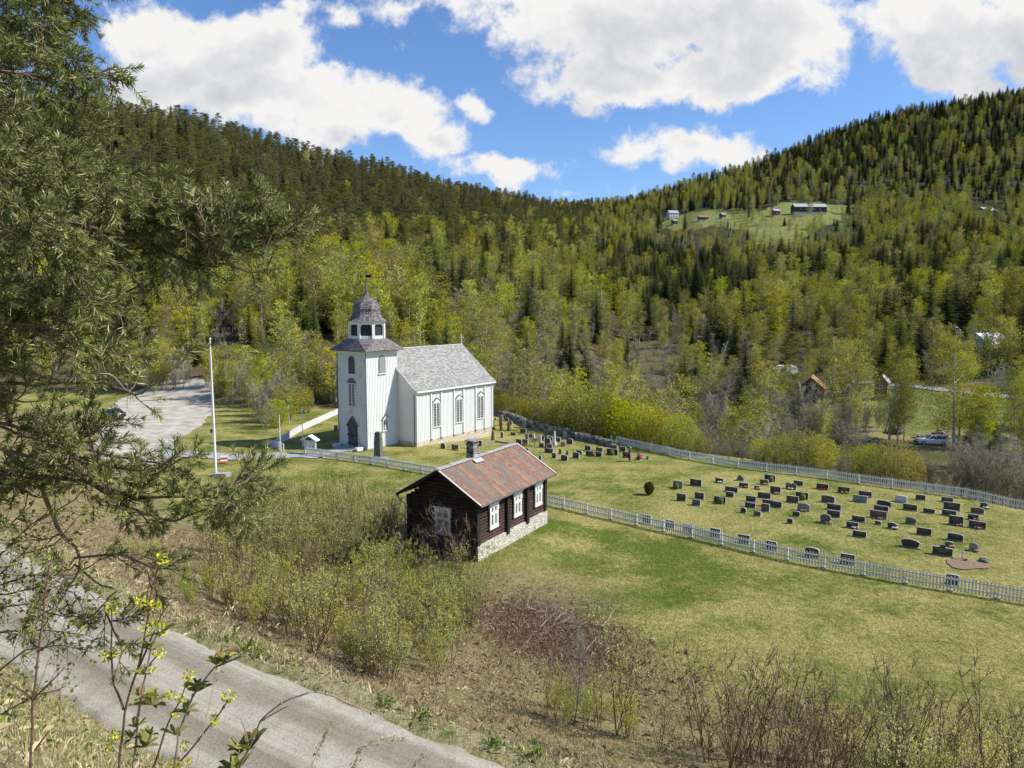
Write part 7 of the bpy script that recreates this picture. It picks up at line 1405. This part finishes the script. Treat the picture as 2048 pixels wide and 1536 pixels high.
# log pile and boulder beyond the fence
r=NP(6); X,Y,Z=hit(1855,875); t=thing('log_pile','heap of cut logs and roots behind the white car','log pile',(X,Y,hz(X,Y)))
lg=nmat('cut_log',[(.3,(.12,.09,.07)),(.7,(.40,.32,.25))],5,rough=.9)
for k in range(22):
    b=MB(); a=r.normal()*.4; x_=r.uniform(-2.2,2.2); y_=r.normal()*.3; z_=.15+r.random()*.55*(1-abs(x_)/2.6); L=r.uniform(.8,1.6); b.tube([(x_-L/2*math.cos(a),y_-L/2*math.sin(a),z_),(x_+L/2*math.cos(a),y_+L/2*math.sin(a),z_+r.normal()*.1)],r.uniform(.08,.17),8); b.build('log',lg,t)
X,Y,Z=hit(1792,866); t=thing('boulder','big mossy boulder beside the slim birches beyond the fence','boulder',(X,Y,hz(X,Y))); b=MB(); ball(b,(0,0,.5),1.2,.9,3,0,12); b.build('rock',SM['r'],t)
X,Y,Z=hit(1882,873); t=thing('tarp_heap','brown covered heap right of the log pile','heap',(X,Y,hz(X,Y))); b=MB(); ball(b,(0,0,.2),1.5,.8,5,0,10); b.build('cover',nmat('tarp',[(.3,(.10,.07,.055)),(.7,(.22,.16,.13))],2,rough=.7,bump=.6,bd=.1),t)
# ============================================================ PEOPLE
def skin(name,J,E,mat,par,sub=1,root=0):
    me=bpy.data.meshes.new(name); ks=list(J); ix={k:i for i,k in enumerate(ks)}; me.from_pydata([J[k][0] for k in ks],[(ix[a],ix[b_]) for a,b_ in E],[]); o=link(name,me,par)
    me.materials.append(mat); o.modifiers.new('skin','SKIN'); sv=me.skin_vertices[0].data if len(me.skin_vertices) else None
    if sv is None:
        bm_=None
    for k in ks: me.skin_vertices[0].data[ix[k]].radius=(J[k][1],J[k][1] if len(J[k])<3 else J[k][2])
    me.skin_vertices[0].data[root].use_root=True
    m_=o.modifiers.new('sub','SUBSURF'); m_.levels=sub; m_.render_levels=sub
    o.modifiers['skin'].use_smooth_shade=True; return o
def hand(J,E,wrist,pre,c,d,side):
    d=Vector(d).normalized(); s=Vector(side).normalized(); c=Vector(c); J[pre+'p']=(tuple(c+d*.06),.026,.014); E.append((wrist,pre+'p'))
    for i,(o_,L) in enumerate(((-.03,.062),(-.01,.075),(.01,.07),(.03,.055))):
        a=c+d*.1+s*o_; J[pre+'f%d'%i]=(tuple(a),.010); J[pre+'g%d'%i]=(tuple(a+d*L*.6+Vector((0,-.006,-.004))),.0085); J[pre+'h%d'%i]=(tuple(a+d*L+Vector((0,-.02,-.006))),.007); E+= [(pre+'p',pre+'f%d'%i),(pre+'f%d'%i,pre+'g%d'%i),(pre+'g%d'%i,pre+'h%d'%i)]
    a=c+d*.04-s*.04; J[pre+'t0']=(tuple(a),.011); J[pre+'t1']=(tuple(a+d*.04-s*.012),.009); E+=[(pre+'p',pre+'t0'),(pre+'t0',pre+'t1')]
flesh=nmat('skin_tone',[(.3,(.42,.25,.19)),(.7,(.52,.33,.25))],6,rough=.6,bump=0); jack=nmat('dark_grey_jacket',[(.3,(.03,.033,.042)),(.7,(.065,.07,.085))],8,rough=.85); trou=nmat('dark_trousers',[(.3,(.012,.016,.028)),(.7,(.03,.037,.055))],8,rough=.9); hairw=nmat('white_hair',[(.3,(.55,.54,.52)),(.7,(.75,.74,.72))],30,rough=.8); shoe=nmat('black_shoe',[(.3,(.01,.01,.01)),(.7,(.025,.025,.025))],8,rough=.6); pinkj=nmat('pink_jacket',[(.3,(.72,.07,.30)),(.7,(.85,.12,.40))],8,rough=.8); eye=nmat('eye_dark',[(.4,(.02,.02,.02)),(.6,(.03,.03,.03))],3,bump=0)
def face(J,E,neck,c,fw,up):
    """a head with chin, nose and ears grown into the body's surface"""
    c=Vector(c);f=Vector(fw).normalized();u=Vector(up).normalized();s=f.cross(u)
    J['hd0']=(tuple(c-u*.05+f*.015),.062,.055);J['hd1']=(tuple(c+u*.03),.082,.074);J['hd2']=(tuple(c+u*.095-f*.005),.058,.055);J['chin']=(tuple(c-u*.095+f*.05),.028);J['nose']=(tuple(c+f*.095-u*.012),.012);J['nose2']=(tuple(c+f*.115-u*.022),.008);J['earL']=(tuple(c+s*.083-u*.005),.014,.02);J['earR']=(tuple(c-s*.083-u*.005),.014,.02)
    E+=[(neck,'hd0'),('hd0','hd1'),('hd1','hd2'),('hd0','chin'),('hd1','nose'),('nose','nose2'),('hd1','earL'),('hd1','earR')]; return c,f,u,s
def face_bits(par,c,f,u,s,hair,short=True):
    for k in (-1,1): b=MB(); p=c+f*.076+s*.03*k+u*.012; b.lathe(tuple(p-Vector((0,0,.008))),[(.003,0),(.009,.005),(.009,.011),(.003,.016)],8); b.build('eye',eye,par)
    b=MB(); p=c+f*.083-u*.055; b.tube([tuple(p-s*.022),tuple(p+f*.004),tuple(p+s*.022)],.005,5); b.build('mouth',nmat('lip',[(.3,(.35,.12,.10)),(.7,(.4,.15,.12))],5,bump=0),par)
    b=MB(); r=NP(3); m_=16; V=[];pr=[]
    for i,t_ in enumerate(np.linspace(.03,1.75,8)):
        for k in range(m_):
            a=k*2*math.pi/m_; fr=math.cos(a); lim=1.0 if fr<.3 else 1-.38*max(0,fr-.3)/.7; tt=t_*lim; rr_=.098+.006*math.sin(k*3+i); q=c+u*.035+ (f*math.cos(a)+s*math.sin(a))*math.sin(tt)*rr_*.95+u*math.cos(tt)*rr_*1.02-f*.008; V.append(tuple(q))
    b.add(V,[[i*m_+j,i*m_+(j+1)%m_,(i+1)*m_+(j+1)%m_,(i+1)*m_+j] for i in range(7) for j in range(m_)]); b.add(V[:m_],[list(range(m_))]); b.build('hair',hair,par,True)
# standing man: local +x right, faces +x and slightly down
X,Y,Z=hit(1259,923); man=thing('person','person in a dark jacket with white hair standing among the graves, looking down','person',(X,Y,hz(X,Y)),R(-18))
J={};E=[]
J['pel']=((0,0,.93),.12,.10);J['sp1']=((.005,0,1.10),.125,.095);J['sp2']=((.0,0,1.30),.15,.10);J['nk0']=((.02,0,1.46),.075,.07);J['nk']=((.045,0,1.53),.05,.05)
E+=[('pel','sp1'),('sp1','sp2'),('sp2','nk0'),('nk0','nk')]
hc=face(J,E,'nk',(.085,0,1.635),(.86,0,-.5),(.5,0,.86))
for k,sx in (('L',1),('R',-1)):
    J['sh'+k]=((.0,.17*sx,1.42),.062);J['el'+k]=((-.03+.02*sx,.23*sx,1.14),.046);J['wr'+k]=((.10,.20*sx,.93),.030);E+=[('sp2','sh'+k),('sh'+k,'el'+k),('el'+k,'wr'+k)]
    hand(J,E,'wr'+k,'h'+k,(.10,.20*sx,.93),(.5,0,-.86),(.86,0,.5))
    J['hp'+k]=((0,.09*sx,.86),.095,.09);J['kn'+k]=((.03+.03*sx,.11*sx,.48),.062);J['an'+k]=((-.01+.05*sx,.12*sx,.09),.042);J['to'+k]=((.13+.05*sx,.13*sx,.045),.038);E+=[('pel','hp'+k),('hp'+k,'kn'+k),('kn'+k,'an'+k),('an'+k,'to'+k)]
skin('body',J,E,flesh,man); face_bits(man,*hc,hairw)
J2={'a':((0,0,.86),.165,.135),'b':((.005,0,1.10),.155,.13),'c':((0,0,1.32),.175,.13),'d':((.015,0,1.47),.085,.08)};E2=[('a','b'),('b','c'),('c','d')]
for k,sx in (('L',1),('R',-1)): J2['s'+k]=((0,.175*sx,1.42),.08);J2['e'+k]=((-.03+.02*sx,.235*sx,1.14),.065);J2['w'+k]=((.085,.203*sx,.96),.045);E2+=[('c','s'+k),('s'+k,'e'+k),('e'+k,'w'+k)]
skin('jacket',J2,E2,jack,man)
J3={'a':((0,0,.92),.15,.125)};E3=[]
for k,sx in (('L',1),('R',-1)): J3['h'+k]=((0,.09*sx,.84),.11,.105);J3['k'+k]=((.03+.03*sx,.11*sx,.48),.08);J3['n'+k]=((-.01+.05*sx,.12*sx,.10),.065);E3+=[('a','h'+k),('h'+k,'k'+k),('k'+k,'n'+k)]
skin('trousers',J3,E3,trou,man)
for k,sx in (('L',1),('R',-1)): skin('shoe',{'a':((-.03+.05*sx,.12*sx,.06),.055,.05),'b':((.06+.05*sx,.125*sx,.05),.05,.045),'c':((.17+.05*sx,.135*sx,.04),.042,.035)},[('a','b'),('b','c')],shoe,man)
# kneeling person bent over the flowers
X,Y,Z=hit(1278,919.5); kn=thing('person','person in a bright pink jacket kneeling and bending to the flowers on a grave','person',(X,Y,hz(X,Y)),R(-10))
J={};E=[]; J['pel']=((-.18,0,.42),.13,.12);J['sp1']=((-.02,0,.52),.12,.10);J['sp2']=((.16,0,.60),.14,.10);J['nk0']=((.27,0,.60),.065,.06);J['nk']=((.32,0,.61),.048,.048); E+=[('pel','sp1'),('sp1','sp2'),('sp2','nk0'),('nk0','nk')]
hc=face(J,E,'nk',(.41,0,.60),(.45,0,-.9),(.9,0,.45))
for k,sx in (('L',1),('R',-1)):
    J['sh'+k]=((.2,.15*sx,.60),.055);J['el'+k]=((.30+.04*sx,.2*sx,.36),.042);J['wr'+k]=((.46+.04*sx,.14*sx,.20),.028);E+=[('sp2','sh'+k),('sh'+k,'el'+k),('el'+k,'wr'+k)]; hand(J,E,'wr'+k,'h'+k,(.46+.04*sx,.14*sx,.20),(.75,0,-.65),(0,sx,0))
    J['hp'+k]=((-.14,.09*sx,.38),.09,.085);J['kn'+k]=((.14,.13*sx,.09),.065);J['an'+k]=((-.28,.12*sx,.07),.042);J['to'+k]=((-.38,.12*sx,.04),.032);E+=[('pel','hp'+k),('hp'+k,'kn'+k),('kn'+k,'an'+k),('an'+k,'to'+k)]
skin('body',J,E,flesh,kn); face_bits(kn,*hc,nmat('fair_hair',[(.3,(.35,.28,.2)),(.7,(.5,.42,.3))],30))
J2={'a':((-.16,0,.46),.155,.14),'b':((-.0,0,.54),.15,.13),'c':((.16,0,.61),.17,.13),'d':((.265,0,.61),.075,.07)};E2=[('a','b'),('b','c'),('c','d')]
for k,sx in (('L',1),('R',-1)): J2['s'+k]=((.2,.16*sx,.60),.075);J2['e'+k]=((.30+.04*sx,.205*sx,.36),.06);J2['w'+k]=((.44+.04*sx,.145*sx,.22),.042);E2+=[('c','s'+k),('s'+k,'e'+k),('e'+k,'w'+k)]
skin('jacket',J2,E2,pinkj,kn)
J3={'a':((-.2,0,.40),.14,.13)};E3=[]
for k,sx in (('L',1),('R',-1)): J3['h'+k]=((-.13,.09*sx,.34),.105,.1);J3['k'+k]=((.14,.13*sx,.10),.08);J3['n'+k]=((-.27,.12*sx,.08),.062);E3+=[('a','h'+k),('h'+k,'k'+k),('k'+k,'n'+k)]
skin('trousers',J3,E3,trou,kn)
for k,sx in (('L',1),('R',-1)): skin('shoe',{'a':((-.27,.12*sx,.07),.05,.045),'b':((-.36,.12*sx,.06),.045,.04),'c':((-.44,.12*sx,.04),.035,.03)},[('a','b'),('b','c')],shoe,kn)
X,Y,Z=hit(1295,919); t=thing('bucket','green bucket on the grass right of the kneeling person','bucket',(X,Y,hz(X,Y))); b=MB(); b.lathe((0,0,0),[(.14,0),(.19,.36),(.17,.36),(.13,.04)],18); b.build('pail',nmat('green_plastic',[(.3,(.03,.22,.14)),(.7,(.05,.32,.20))],4,rough=.4,bump=0),t); b=MB(); b.tube([(-.19,0,.34),(-.13,0,.5),(0,0,.56),(.13,0,.5),(.19,0,.34)],.008,5); b.build('handle',rimm,t)
